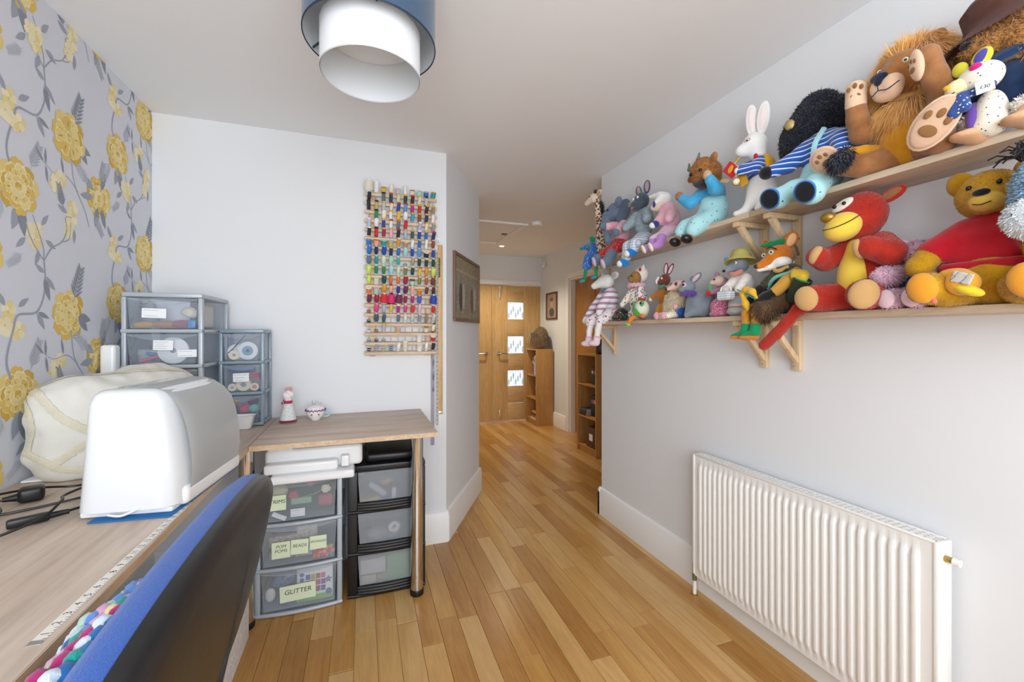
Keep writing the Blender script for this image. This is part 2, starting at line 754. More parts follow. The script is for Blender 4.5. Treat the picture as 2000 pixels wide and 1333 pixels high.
def window(name, cuts, axis, c, lo, hi, z0, z1):
    fb, pb = BM(), BM()
    e = [lo + (hi - lo) * i / cuts for i in range(cuts + 1)]
    q = (lambda a0, a1, zz0, zz1, t, bm, bev=0: bx(bm, a0, a1, c - t, c + t, zz0, zz1, bev)) if axis == 'x' else \
        (lambda a0, a1, zz0, zz1, t, bm, bev=0: bx(bm, c - t, c + t, a0, a1, zz0, zz1, bev))
    for i, x in enumerate(e):
        q(x - 0.025, x + 0.025, z0, z1, 0.03, fb, 0.006)
    q(lo, hi, z0 - 0.0, z0 + 0.05, 0.03, fb, 0.006)
    q(lo, hi, z1 - 0.05, z1, 0.03, fb, 0.006)
    o = struct(name, fb, M_TRIM)
    for a0, a1 in zip(e, e[1:]):
        pb = BM()
        q(a0 + 0.02, a1 - 0.02, z0 + 0.04, z1 - 0.04, 0.003, pb)
        obj('pane', pb, m_clear('window_glass', '#f4f8fa', 0.06, 0.02), o)
    return o


window('window_1', 3, 'x', -1.25, XW0, XW1, ZW0, ZW1)


def baseboard(name, p0, p1, h=0.19, t=0.02):
    """skirting along p0 > p1, standing out on the left of that direction"""
    p0, p1 = Vector((*p0, 0)), Vector((*p1, 0))
    d = (p1 - p0).normalized()
    nrm = Vector((-d.y, d.x, 0))
    prof = [(0, 0), (t, 0), (t, h * 0.84), (t * 0.82, h * 0.87), (t * 0.8, h * 0.93), (t * 0.45, h * 0.985), (0, h)]
    b = BM()
    R = [[b.verts.new(p + nrm * u + Vector((0, 0, v))) for u, v in prof] for p in (p0, p1)]
    k = len(prof)
    for i in range(k):
        j = (i + 1) % k
        b.faces.new((R[0][i], R[0][j], R[1][j], R[1][i]))
    b.faces.new(R[0])
    b.faces.new(list(reversed(R[1])))
    return struct(name, b, M_TRIM, smooth=True)


baseboard('baseboard_right', (X1, -1.2), (X1, 2.66))
baseboard('baseboard_right_end', (X1 - 0.02, 2.64), (X1 + 0.1, 2.64))
baseboard('baseboard_angled', (0.895 + 0.008, 3.35 + 0.02), (0.49 - 0.0, 2.62 - 0.0))
baseboard('baseboard_back', (0.50, YB), (X0, YB))
baseboard('baseboard_hall_right', (HX, DY1 + 0.08), (HX, HY))
baseboard('baseboard_left', (X0, YB), (X0, -1.2))

# ---- floor of oak planks
b = BM()
bx(b, X0 - 0.1, HX + 0.12, -1.3, HY + 0.1, -0.05, -0.004)
floor = struct('floor', b, M_GAP)
PW = 0.088
planks = []
rg = random.Random(11)
ncol = int((HX + 0.12 - X0) / PW) + 1
for i in range(ncol):
    x = X0 + i * PW
    y = -1.3 - rg.random() * 0.6
    while y < HY:
        L = rg.uniform(0.42, 1.15)
        a, c = max(y, -1.3), min(y + L, HY + 0.02)
        if c - a > 0.05 and not (x > X1 + 0.1 and c < 2.54) and not (x + PW < 0.49 and a > 2.72) and not (x + PW < 0.8 and a > 3.4):
            planks.append((x, a, c))
        y += L


def pk_size(p):
    """how large a plank shows from where people enter the room"""
    x, a, c = p[0] + PW / 2, p[1], p[2]
    seen = 0.0
    for k in range(5):
        y = a + (c - a) * (k + 0.5) / 5
        d = x * math.sin(YAW) + y * math.cos(YAW)
        l = x * math.cos(YAW) - y * math.sin(YAW)
        if d < 0.9 or abs(l / d) > 1.25 or (x < -0.42 and y < 2.7):
            continue
        if y > 2.64 and x / max(y, 0.01) < 0.26:
            continue
        if x > X1:
            if y < 2.64 or x / y > X1 / 2.64:
                continue
        seen += (c - a) / 5 * PW / d ** 3
    return seen


planks.sort(key=pk_size, reverse=True)
_PM = {}


def plank_mesh(L):
    key = round(L, 2)
    if key not in _PM:
        bb = BM()
        bx(bb, 0.0006, PW - 0.0006, 0.0008, key - 0.0008, -0.0038, 0.0)
        top = [v for v in bb.verts if v.co.z > -0.001]
        es = [e for e in bb.edges if all(v in top for v in e.verts)]
        bmesh.ops.bevel(bb, geom=es, offset=0.0009, segments=1, affect='EDGES')
        me = bpy.data.meshes.new('plank')
        bb.to_mesh(me)
        bb.free()
        me.materials.append(M_OAKFL)
        _PM[key] = me
    return _PM[key]


rest = BM()
for i, (x, a, c) in enumerate(planks):
    if i < 300:
        o = bpy.data.objects.new('plank', plank_mesh(c - a))
        COL.objects.link(o)
        o.location = (x, a, 0)
        o.parent = floor
    else:
        bx(rest, x + 0.0006, x + PW - 0.0006, a + 0.001, c - 0.001, -0.0038, 0)
o = obj('plank_remainder', rest, M_OAKFL, floor, smooth=False)
o['kind'] = 'stuff'

# ---- hall doors
def lever(root, x, y, z, d, face=-1):
    h = BM()
    cyl(h, (x, y, z), (x, y + face * 0.012, z), 0.026, n=24)
    cyl(h, (x, y + face * 0.01, z), (x, y + face * 0.055, z), 0.009, n=12)
    tube(h, spline([(x, y + face * 0.05, z), (x + d * 0.03, y + face * 0.056, z), (x + d * 0.125, y + face * 0.052, z - 0.004)], 5), 0.009, 10)
    obj('door_handle', h, M_STEEL, root)


YD = HY + 0.02
b = BM()
bx(b, 0.99, 1.752, YD, YD + 0.04, 0.008, 1.98, 0.003)
d1 = struct('door_1', b, M_DOOR)
lever(d1, 1.672, YD, 0.99, -1)
# right leaf: stiles, then a ladder of rails and panes
b = BM()
bx(b, 1.757, 2.0, YD, YD + 0.04, 0.008, 1.98, 0.003)
bx(b, 2.25, 2.512, YD, YD + 0.04, 0.008, 1.98, 0.003)
d2 = struct('door_2', b, M_DOOR)
for z0, z1 in ((1.735, 1.98), (1.235, 1.485), (0.735, 0.985), (0.26, 0.505), (0.008, 0.255)):
    r = BM()
    bx(r, 2.001, 2.249, YD + 0.004, YD + 0.037, z0, z1, 0.003)
    obj('rail_panel', r, M_DOORX, d2)
for z0, z1 in ((1.485, 1.735), (0.985, 1.235), (0.505, 0.735)):
    r = BM()
    bx(r, 2.0, 2.25, YD + 0.016, YD + 0.022, z0, z1)
    p = obj('glass_pane', r, M_PANE, d2)
    r = BM()
    for k in range(7):                                  # raised pattern in the glass
        xx = 2.02 + 0.036 * k
        sph(r, (xx, YD + 0.016, z0 + 0.06 + 0.09 * ((k * 7) % 3) / 2), (0.013, 0.004, 0.045), u=10, v=8)
    obj('pattern', r, m_clear('glass_relief', '#b9c3c8', 0.4, 0.3), p)
lever(d2, 1.862, YD, 0.99, 1)
for z0, z1 in ((1.78, 1.96), (0.03, 0.17)):
    r = BM()
    bx(r, 1.87, 1.89, YD - 0.012, YD, z0, z1, 0.004)
    cyl(r, (1.88, YD - 0.016, z0 + 0.01), (1.88, YD - 0.016, z1 - 0.01), 0.005, n=10)
    cyl(r, (1.88, YD - 0.03, (z0 + z1) / 2), (1.88, YD - 0.012, (z0 + z1) / 2), 0.005, n=10)
    obj('bolt', r, M_STEEL, d2)
b = BM()                                                # white casing over the double doors
bx(b, 0.9, HX, HY - 0.018, HY + 0.01, 1.985, 2.05, 0.006)
bx(b, 2.513, HX, HY - 0.018, HY + 0.06, 0, 1.99, 0.002)
struct('trim_1', b, M_TRIM)

# ---- side door in the hall's right wall, set back in its lining
b = BM()
bx(b, HX - 0.018, HX + 0.003, DY1, DY1 + 0.075, 0, DZ + 0.07, 0.005)
bx(b, HX - 0.018, HX + 0.003, DY0 - 0.075, DY0, 0, DZ + 0.07, 0.005)
bx(b, HX - 0.018, HX + 0.003, DY0, DY1, DZ, DZ + 0.07, 0.005)
bx(b, HX + 0.004, HX + 0.118, DY1 - 0.022, DY1 - 0.001, 0, DZ)
bx(b, HX + 0.004, HX + 0.118, DY0 + 0.001, DY0 + 0.022, 0, DZ)
bx(b, HX + 0.004, HX + 0.118, DY0 + 0.0225, DY1 - 0.0225, DZ - 0.022, DZ - 0.001)
struct('trim_2', b, M_TRIM)
b = BM()
bx(b, HX + 0.075, HX + 0.112, DY0 + 0.024, DY1 - 0.024, 0.006, DZ - 0.024, 0.002)
d3 = struct('door_3', b, M_DOORY)
for k in range(4):
    z0 = 0.12 + k * 0.46
    r = BM()
    bx(r, HX + 0.068, HX + 0.08, DY0 + 0.26, DY1 - 0.24, z0, z0 + 0.42, 0.003)
    obj('door_panel', r, M_DOORY, d3)

# ---- ceiling: loft hatch, smoke alarm, downlight, vent
b = BM()
HA = (1.0, 4.08, 1.60, 4.98)
t = 0.05
bx(b, HA[0] + 0.001, HA[2] - t - 0.001, HA[1] - t, HA[1], CEIL - 0.02, CEIL, 0.004)
bx(b, HA[0] + 0.001, HA[2] - t - 0.001, HA[3], HA[3] + t, CEIL - 0.02, CEIL, 0.004)
bx(b, HA[2] - t, HA[2], HA[1] - t, HA[3] + t, CEIL - 0.02, CEIL, 0.006)
bx(b, HA[0] - t, HA[0], HA[1] - t, HA[3] + t, CEIL - 0.02, CEIL, 0.006)
hatch = struct('trim_3', b, M_TRIM)
r = BM()
bx(r, HA[0] + 0.001, HA[2] - t - 0.001, HA[1] + 0.001, HA[3] - 0.001, CEIL - 0.004, CEIL - 0.0005, 0.001)
obj('hatch_panel', r, M_CEIL, hatch)
r = BM()
bx(r, 1.47, 1.53, 4.50, 4.56, CEIL - 0.008, CEIL - 0.003, 0.001)
obj('hatch_catch', r, mat('black_plastic', '#141416', rough=0.4), hatch)

sa = thing('smoke_alarm', 'round white smoke alarm on the hall ceiling beside the loft hatch', 'smoke alarm', (1.66, 3.96, CEIL))
r = BM()
lathe(r, [(0.05, 0), (0.055, -0.004), (0.055, -0.02), (0.05, -0.033), (0.03, -0.037), (0.0005, -0.037)], 32)
obj('body', r, M_TRIM, sa)
r = BM()
lathe(r, [(0.06, 0.0), (0.06, -0.008), (0.05, -0.01)], 32)
obj('base_plate', r, mat('off_white_plastic', '#e4e4e0', rough=0.4), sa)

M_LAMP = NT('lit_lamp')
M_LAMP.b.inputs['Emission Color'].default_value = (1, 0.93, 0.8, 1)
M_LAMP.b.inputs['Emission Strength'].default_value = 12
M_LAMP = M_LAMP.m


def downlight(x, y, power, label):
    t_ = thing('downlight', label, 'downlight', (x, y, CEIL))
    r_ = BM()
    lathe(r_, [(0.030, 0.0), (0.042, 0.0), (0.042, -0.004), (0.036, -0.007), (0.030, -0.004)], 28, cap=False)
    obj('bezel', r_, M_TRIM, t_)
    r_ = BM()
    lathe(r_, [(0.0295, -0.0005), (0.0295, -0.003), (0.0005, -0.0035)], 24)
    obj('bulb', r_, M_LAMP, t_)
    l = bpy.data.lights.new('downlight_beam', 'SPOT')
    l.energy = power
    l.color = (1.0, 0.88, 0.66)
    l.spot_size = 2.3
    l.spot_blend = 0.8
    l.shadow_soft_size = 0.08
    o_ = bpy.data.objects.new('downlight_beam', l)
    COL.objects.link(o_)
    o_.parent = t_
    o_.location = (0, 0, -0.02)


downlight(1.68, 5.17, 60, 'lit recessed downlight in the hall ceiling past the hatch')

ms = thing('motion_sensor', 'small white motion sensor high in the hall corner', 'sensor', (HX, HY - 0.15, 2.28))
r = BM()
box(r, (-0.02, 0, 0), (0.04, 0.065, 0.09), 0.012)
obj('body', r, mat('off_white_plastic', '#e4e4e0'), ms)
r = BM()
sph(r, (-0.036, 0, -0.012), (0.01, 0.022, 0.022), u=14, v=8)
obj('lens', r, mat('sensor_lens', '#f4f4f2', rough=0.2), ms)

# ------------------------------------------------------------------ wallpaper print on the left wall
PRINT = {'verts': [], 'faces': [], 'mi': []}
PCOL = ['#e0c068', '#e8cf85', '#d3ae52', '#efdfa8', '#f3e8c6', '#a3a8b3', '#9096a2', '#b4b8c2', '#eee2b6', '#ead796', '#c2c6cf', '#c09a44']
_lay = [0]


def pr(pts, mi):
    """one printed shape: (y, z) outline on the wall"""
    _lay[0] += 1
    x = X0 + 0.0003 + 0.0000012 * (_lay[0] % 900)
    k = len(PRINT['verts'])
    n = 0
    for y, z in pts:
        PRINT['verts'].append((x, min(max(y, -1.15), YB - 0.001), min(max(z, 0.2), CEIL - 0.001)))
        n += 1
    PRINT['faces'].append(list(range(k, k + n)))
    PRINT['mi'].append(mi)


def leaf(y, z, a, L, w, mi):
    ca, sa_ = math.cos(a), math.sin(a)
    out = []
    for t_, s in ((0, 0), (0.2, 0.7), (0.45, 1), (0.75, 0.6), (1, 0), (0.75, -0.55), (0.45, -0.9), (0.2, -0.65)):
        u, v = t_ * L * 0.92, s * w * 0.42
        out.append((y + u * ca - v * sa_, z + u * sa_ + v * ca))
    pr(out, mi)


def petal(y, z, a, L, w, mi, rr):
    ca, sa_ = math.cos(a), math.sin(a)
    out = []
    for t_, s in ((0, 0.25), (0.35, 0.8), (0.7, 1.0), (0.92, 0.72), (1.0, 0.25), (0.95, -0.2), (1.0, -0.5), (0.75, -0.98), (0.35, -0.75), (0, -0.25)):
        u, v = t_ * L * rr.uniform(0.93, 1.07), s * w / 2 * rr.uniform(0.9, 1.1)
        out.append((y + u * ca - v * sa_, z + u * sa_ + v * ca))
    pr(out, mi)


def rose(y, z, R, seed):
    rr = random.Random(seed)
    a0 = rr.random() * 6
    for ring, (rad, n, L, w, cols) in enumerate(((0.42, 8, 0.60, 0.60, (0, 2, 1, 0)), (0.30, 8, 0.50, 0.52, (1, 0, 9, 2)), (0.18, 7, 0.42, 0.44, (9, 1, 0)), (0.07, 6, 0.30, 0.34, (3, 1, 9)), (0.0, 5, 0.17, 0.22, (1, 0, 2)))):
        for k in range(n):
            a = a0 + ring * 0.5 + 2 * PI * k / n + rr.uniform(-0.15, 0.15)
            py, pz = y + math.cos(a) * rad * R, z + math.sin(a) * rad * R
            if ring:
                petal(py, pz, a, (L + 0.035) * R, (w + 0.05) * R, 4 if rr.random() < 0.55 else 3, rr)
            petal(py, pz, a, L * R, w * R, rr.choice(cols), rr)
            if ring < 3:
                leaf(py + math.cos(a) * 0.1 * R, pz + math.sin(a) * 0.1 * R, a + rr.uniform(-0.3, 0.3), 0.3 * R, 0.09 * R, 2 if rr.random() < 0.6 else 11)


def blossom(y, z, R, seed):
    rr = random.Random(seed)
    a0 = rr.random() * 6
    for k in range(5):
        petal(y, z, a0 + 2 * PI * k / 5, R, R * 0.85, rr.choice((8, 8, 9, 4)), rr)
    leaf(y - R * 0.15, z, a0, R * 0.35, R * 0.12, 5)


def cluster(y, z, seed, n=4):
    rr = random.Random(seed)
    for k in range(n):
        blossom(y + rr.uniform(-0.03, 0.03), z + rr.uniform(-0.045, 0.045), rr.uniform(0.026, 0.034), seed * 7 + k)


def stem(pts, w0, w1, mi=5):
    p = spline([(a, b_, 0) for a, b_ in pts], 5)
    n = len(p)
    l_, r_ = [], []
    for i, q in enumerate(p):
        d = p[min(i + 1, n - 1)] - p[max(i - 1, 0)]
        d = Vector((-d.y, d.x)).normalized() * (w0 + (w1 - w0) * i / (n - 1)) * 0.38
        l_.append((q.x + d.x, q.y + d.y))
        r_.append((q.x - d.x, q.y - d.y))
    for i in range(n - 1):
        pr([l_[i], l_[i + 1], r_[i + 1], r_[i]], mi)


def fern(y, z, a, L, mi, n=7):
    stem([(y, z), (y + math.cos(a) * L, z + math.sin(a) * L)], 0.0025, 0.001, mi)
    for k in range(n):
        t_ = 0.15 + 0.8 * k / n
        for s in (-1, 1):
            leaf(y + math.cos(a) * L * t_, z + math.sin(a) * L * t_, a + s * (0.75 - 0.2 * t_), L * 0.42 * (1 - 0.45 * t_), L * 0.085, mi)


def motif(y, z, sd):
    def P_(a, b_):
        return (y + a, z + b_)
    # branch climbing from the big rose
    stem([P_(-0.03, 0.05), P_(-0.046, 0.11), P_(-0.02, 0.2), P_(0.0, 0.245), P_(0.076, 0.257), P_(0.11, 0.31), P_(0.118, 0.372), P_(0.111, 0.436)], 0.011, 0.007)
    stem([P_(0.111, 0.43), P_(0.11, 0.47), P_(0.087, 0.52), P_(0.06, 0.57)], 0.006, 0.004)
    stem([P_(0.111, 0.43), P_(0.15, 0.48), P_(0.2, 0.51), P_(0.228, 0.56), P_(0.22, 0.6), P_(0.25, 0.61)], 0.007, 0.003)
    stem([P_(0.2, 0.51), P_(0.24, 0.53), P_(0.25, 0.59)], 0.005, 0.003)
    leaf(*P_(0.112, 0.37), -1.2, 0.085, 0.032, 6)
    leaf(*P_(0.115, 0.38), -0.7, 0.075, 0.026, 5)
    leaf(*P_(0.112, 0.39), 2.6, 0.05, 0.022, 5)
    leaf(*P_(0.08, 0.255), -1.0, 0.07, 0.026, 5)
    leaf(*P_(0.085, 0.257), -0.35, 0.06, 0.02, 6)
    # leaves round the roses
    for a, L in ((-1.9, 0.1), (-1.35, 0.11)):
        leaf(*P_(0.005, -0.05), a, L, 0.05, 6 if L > 0.1 else 5)
    for a in (-0.15, -0.75):
        leaf(y + 0.242 + 0.05, z + 0.25, a, 0.085, 0.045, 6)
    for a in (1.2, 2.6, 3.3, -1.8, -1.2):
        leaf(y + 0.425 + 0.04 * math.cos(a), z + 0.09 + 0.04 * math.sin(a), a, 0.09, 0.04, 5 if a > 2 else 6)
    fern(*P_(0.05, 0.07), 1.15, 0.11, 7)
    fern(*P_(-0.06, -0.05), -2.0, 0.1, 10)
    fern(*P_(0.265, 0.3), 1.25, 0.15, 6)
    fern(*P_(0.36, 0.12), 2.5, 0.11, 10)
    fern(*P_(0.44, 0.15), 1.4, 0.1, 7)
    fern(*P_(0.39, 0.02), -0.9, 0.1, 7)
    fern(*P_(0.02, 0.44), -2.5, 0.08, 10)
    fern(*P_(0.21, 0.63), 1.9, 0.09, 6)
    # twigs between the roses
    stem([P_(0.25, 0.2), P_(0.27, 0.1), P_(0.33, 0.02), P_(0.36, -0.04)], 0.005, 0.004)
    stem([P_(0.29, 0.075), P_(0.23, 0.11), P_(0.16, 0.1), P_(0.11, 0.12)], 0.004, 0.002)
    for a, q in ((2.4, (0.11, 0.12)), (1.6, (0.12, 0.115)), (-1.4, (0.12, 0.11)), (1.8, (0.21, 0.115))):
        leaf(*P_(*q), a, 0.06, 0.014, 6)
    stem([P_(0.03, -0.1), P_(0.055, -0.15), P_(0.1, -0.2), P_(0.111, -0.205)], 0.006, 0.006)
    cluster(*P_(0.17, 0.085), sd + 1, 3)
    cluster(*P_(-0.02, 0.235), sd + 2, 5)
    cluster(*P_(0.075, 0.5), sd + 3, 5)
    cluster(*P_(0.26, 0.6), sd + 4, 4)
    for a, q in ((0.9, (0.1, 0.545)), (2.5, (0.03, 0.55)), (3.9, (0.03, 0.49)), (-0.4, (0.12, 0.5)), (-1.9, (0.09, 0.46)), (0.6, (0.0, 0.27)), (2.2, (-0.05, 0.27)), (2.8, (0.23, 0.62)), (-1.6, (0.27, 0.57))):
        leaf(*P_(*q), a, 0.06, 0.026, 5)
    rose(*P_(0, 0), 0.086, sd + 5)
    rose(*P_(0.242, 0.254), 0.092, sd + 6)
    rose(*P_(0.425, 0.09), 0.082, sd + 7)


for i in range(-4, 3):
    for j in range(-4, 4):
        y, z = 1.738 + 0.565 * i, 1.739 + 0.32 * i + 0.64 * j
        if -1.2 < y + 0.5 and y - 0.1 < YB and 0.2 < z + 0.65 and z - 0.15 < CEIL:
            motif(y, z, 40)
me = bpy.data.meshes.new('wallpaper_print')
me.from_pydata(PRINT['verts'], [], PRINT['faces'])
for q in PCOL:
    me.materials.append(mat('print_' + q[1:], q, rough=0.75, spec=0.2))
me.polygons.foreach_set('material_index', PRINT['mi'])
o = bpy.data.objects.new('wallpaper_print', me)
COL.objects.link(o)
o.parent = wall_left
o['kind'] = 'stuff'
o['label'] = 'yellow roses, pale blossom and grey leaves printed on the wallpaper'

# ------------------------------------------------------------------ corner desk
DT = 0.828                                              # desk top height
M_DESK = m_wood('grey_oak_laminate', '#d2c2b2', '#b8a391', 'y', 9, rough=0.5)
M_DESKX = m_wood('grey_oak_laminate_across', '#d2c2b2', '#b8a391', 'x', 9, rough=0.5)
M_EDGE = m_wood('pale_oak_edge', '#d9bf9e', '#c7a985', 'y', 18, rough=0.5)
M_CHROME = mat('chrome_leg', '#d4d2cf', rough=0.12, metal=1.0)
M_BLACK = mat('black_plastic', '#141416', rough=0.4)
M_WHITEP = mat('white_plastic', '#eef0f1', rough=0.28)
M_GREYF = mat('grey_drawer_frame', '#b2bbc3', rough=0.3, metal=0.1)
M_BLUEF = mat('blue_grey_drawer_frame', '#8a9daa', rough=0.3, metal=0.1)
M_CLEARB = m_clear('clear_blue_drawer', '#c6d3dd', 0.22, 0.1)
M_CLEARG = m_clear('clear_grey_drawer', '#ccd7de', 0.3, 0.12)
M_FROST = m_clear('frosted_drawer', '#aeb6bd', 0.55, 0.25)
M_NOTE = mat('pale_green_sticky_note', '#dfeccb', rough=0.8)
M_CARD = mat('white_card', '#eef0f2', rough=0.8)
M_INK = mat('black_ink', '#1c1f2a', rough=0.7)

desk = thing('corner_desk', 'L-shaped corner desk with grey oak top and chrome legs', 'desk', (-0.435, 1.975, 0))
b = BM()
bx(b, X0 + 0.004, -0.437, -0.3, YB - 0.022, DT - 0.022, DT, 0.002)
o = obj('tabletop', b, M_DESK, desk, True)
b = BM()
bx(b, -0.4368, -0.4352, -0.3, 1.972, DT - 0.021, DT - 0.001)
obj('edge_band', b, M_EDGE, o, True)
b = BM()
bx(b, -0.4345, 0.33, 1.975, YB - 0.002, DT - 0.022, DT, 0.002)
o = obj('tabletop', b, M_DESKX, desk, True)
b = BM()
bx(b, -0.434, 0.3296, 1.9735, 1.9752, DT - 0.021, DT - 0.001)
bx(b, 0.3297, 0.3312, 1.975, YB - 0.003, DT - 0.021, DT - 0.001)
obj('edge_band', b, M_EDGE, o, True)
for x, y in ((0.253, 2.135), (-0.478, 2.135), (-0.9, 0.0)):
    b = BM()
    cyl(b, (x, y, 0.03), (x, y, DT - 0.0225), 0.03, n=36)
    o = obj('leg', b, M_CHROME, desk, True)
    b = BM()
    lathe(b, [(0.030, 0.0), (0.033, 0.004), (0.033, 0.026), (0.031, 0.03)], 32, Matrix.Translation((x, y, 0.0)))
    obj('foot', b, M_BLACK, o, True)

# measuring tape stuck along the desk edge, counting away from the camera
tp = thing('desk_tape', 'white paper measuring tape stuck along the front edge of the desk', 'measuring tape', (-0.4585, 0.825, DT))
ang = math.atan2(0.84, 0.024)
M_TAPE = mat('cream_tape', '#e9e6dc', rough=0.6)
b = BM()
d = Vector((0.024, 0.84, 0)).normalized()
nrm = Vector((d.y, -d.x, 0))
pts = [(0, 0, 0), d * 0.85]
for p0, p1 in ((Vector((0, 0, 0)), d * 0.85),):
    vs4 = [p0 - nrm * 0.009, p0 + nrm * 0.009, p1 + nrm * 0.009, p1 - nrm * 0.009]
    lo4 = [b.verts.new((v.x, v.y, 0.0002)) for v in vs4]
    hi4 = [b.verts.new((v.x, v.y, 0.0007)) for v in vs4]
    b.faces.new(hi4)
    b.faces.new(list(reversed(lo4)))
    for i in range(4):
        j = (i + 1) % 4
        b.faces.new((lo4[i], lo4[j], hi4[j], hi4[i]))
strip = obj('strip', b, M_TAPE, tp, smooth=False)
b = BM()
box(b, d * 0.006, (0.019, 0.012, 0.0016), 0.0004, (0, 0, ang - PI / 2))
obj('metal_end', b, M_STEEL, tp)
for k in range(1, 33):
    me = text_mesh(str(k), 0.016)
    o = link('numeral', me, M_INK, tp)
    q = d * (0.0254 * k)
    o.location = (q.x, q.y, 0.0009)
    o.rotation_euler = (0, 0, ang)
b = BM()
for k in range(1, 132):
    q = d * (0.00635 * k)
    L = 0.005 if k % 4 == 2 else 0.003
    box(b, (q.x + nrm.x * (0.009 - L / 2), q.y, 0.0008), (L, 0.0007, 0.0003))
o = obj('tick_marks', b, M_INK, tp, smooth=False)
o['kind'] = 'stuff'

# ------------------------------------------------------------------ drawer towers
def drawer_tower(name, label, x0, x1, y0, y1, z0, z1, n, mf, mc, post=0.016, bow=0.0, lid=0.02, solid_sides=False, lip=True):
    t_ = thing(name, label, 'drawers', ((x0 + x1) / 2, (y0 + y1) / 2, z0))
    b = BM()
    bx(b, x0, x1, y0, y1, z1 - lid, z1, 0.006)
    obj('top', b, mf, t_, True)
    for x in (x0, x1):
        s = 1 if x == x0 else -1
        for y, tap in ((y0, 1), (y1, -1)):
            xa, xb = sorted((x, x + s * post))
            ya, yb = sorted((y, y + tap * post * 1.6))
            b = BM()
            bx(b, xa, xb, ya, yb, z0, z1 - lid, 0.003)
            obj('corner_post', b, mf, t_, True)
        if solid_sides:
            xa, xb = sorted((x + s * 0.001, x + s * post * 0.5))
            b = BM()
            bx(b, xa, xb, y0 + 0.01, y1 - 0.01, z0, z1 - lid)
            obj('side_panel', b, mf, t_, True)
    H = (z1 - lid - z0) / n
    drawers = []
    for k in range(n):
        za, zb = z0 + H * k, z0 + H * (k + 1)
        # rail under this drawer, front and sides
        b = BM()
        m_ = 9
        for i in range(m_):
            u0, u1 = i / m_, (i + 1) / m_
            f = lambda u: y0 - bow * (1 - (2 * u - 1) ** 2)
            xa, xb = x0 + (x1 - x0) * u0, x0 + (x1 - x0) * u1
            tube(b, [(xa, f(u0) + 0.004, za + 0.009), (xb, f(u1) + 0.004, za + 0.009)], 0.009, 10, caps=i in (0, m_ - 1))
        for x in (x0 + post / 2, x1 - post / 2):
            bx(b, x - post / 2, x + post / 2, y0 + 0.012, y1 - 0.01, za + 0.001, za + 0.016, 0.003)
        bx(b, x0 + post, x1 - post, y0 + 0.01, y1 - 0.02, za + 0.002, za + 0.006)
        obj('rail', b, mf, t_, True)
        # the drawer: a clear tray with sloping sides
        b = BM()
        xa, xb = x0 + post + 0.002, x1 - post - 0.002
        ta, tb = za + 0.02, zb - 0.004
        fy = y0 + 0.004
        sl = 0.010
        A = [(xa + sl, fy + 0.002, ta), (xb - sl, fy + 0.002, ta), (xb - sl, y1 - 0.03, ta), (xa + sl, y1 - 0.03, ta)]
        T = [(xa, fy, tb), (xb, fy, tb), (xb, y1 - 0.025, tb), (xa, y1 - 0.025, tb)]
        va, vt = [b.verts.new(p) for p in A], [b.verts.new(p) for p in T]
        b.faces.new(list(reversed(va)))
        for i in range(4):
            j = (i + 1) % 4
            b.faces.new((va[i], va[j], vt[j], vt[i]))
        dr = obj('drawer', b, mc, t_, True, smooth=False)
        if lip:
            b = BM()
            m2 = 14
            pts = [(xa + (xb - xa) * i / m2, fy - 0.004, tb - 0.003 - 0.022 * (1 - (2 * i / m2 - 1) ** 2)) for i in range(m2 + 1)]
            up = [(p[0], fy - 0.004, tb) for p in pts]
            P1, P2 = [b.verts.new(p) for p in pts], [b.verts.new(p) for p in up]
            for i in range(m2):
                b.faces.new((P1[i], P1[i + 1], P2[i + 1], P2[i]))
            tube(b, pts, 0.0018, 6)
            obj('pull_lip', b, mc, dr, True)
        drawers.append((xa, xb, fy, y1 - 0.03, ta, tb))
    return t_, drawers


GX = 0
tall, TD = drawer_tower('drawer_tower', 'tall grey tower of clear plastic drawers in the desk corner', -0.945, -0.66, 2.2, 2.585, DT + 0.001, 1.46, 4, M_GREYF, M_CLEARB)
small, SD = drawer_tower('drawer_tower', 'small blue-grey tower of three clear drawers beside the taller tower', -0.653, -0.463, 2.4, 2.6, DT + 0.001, 1.307, 3, M_BLUEF, M_CLEARB, post=0.014)
under, UD = drawer_tower('drawer_unit', 'silver-grey drawer unit with sticky-note labels under the desk', -0.457, -0.092, 2.18, 2.585, 0.001, 0.627, 3, M_GREYF, M_CLEARG, post=0.022, bow=0.018)
black, KD = drawer_tower('drawer_unit', 'black drawer unit with frosted fronts beside the chrome desk leg', -0.068, 0.302, 2.195, 2.585, 0.001, 0.64, 3, M_BLACK, M_FROST, post=0.045, bow=0.008, lid=0.03, solid_sides=True, lip=False)
for k in range(3):                                      # its deep bowed bars and raised lid
    b = BM()
    z = 0.012 + k * 0.2035
    pts = [(-0.02 + 0.275 * i / 10, 2.197 - 0.012 * (1 - (2 * i / 10 - 1) ** 2), z + 0.012) for i in range(11)]
    for dz in (0.0, 0.012, 0.024):
        tube(b, [(p[0], p[1] + dz * 0.3, p[2] + dz - 0.004) for p in pts], 0.011, 10)
    obj('handle_bar', b, M_BLACK, black, True)
b = BM()
bx(b, 0.014, 0.285, 2.22, 2.575, 0.6405, 0.69, 0.02, 3)
obj('lid', b, M_BLACK, black, True)


def in_drawer(d_, u, w):
    """a point in drawer d_: u across, w up from its floor"""
    return Vector((d_[0] + (d_[1] - d_[0]) * u, 0, d_[4] + w))


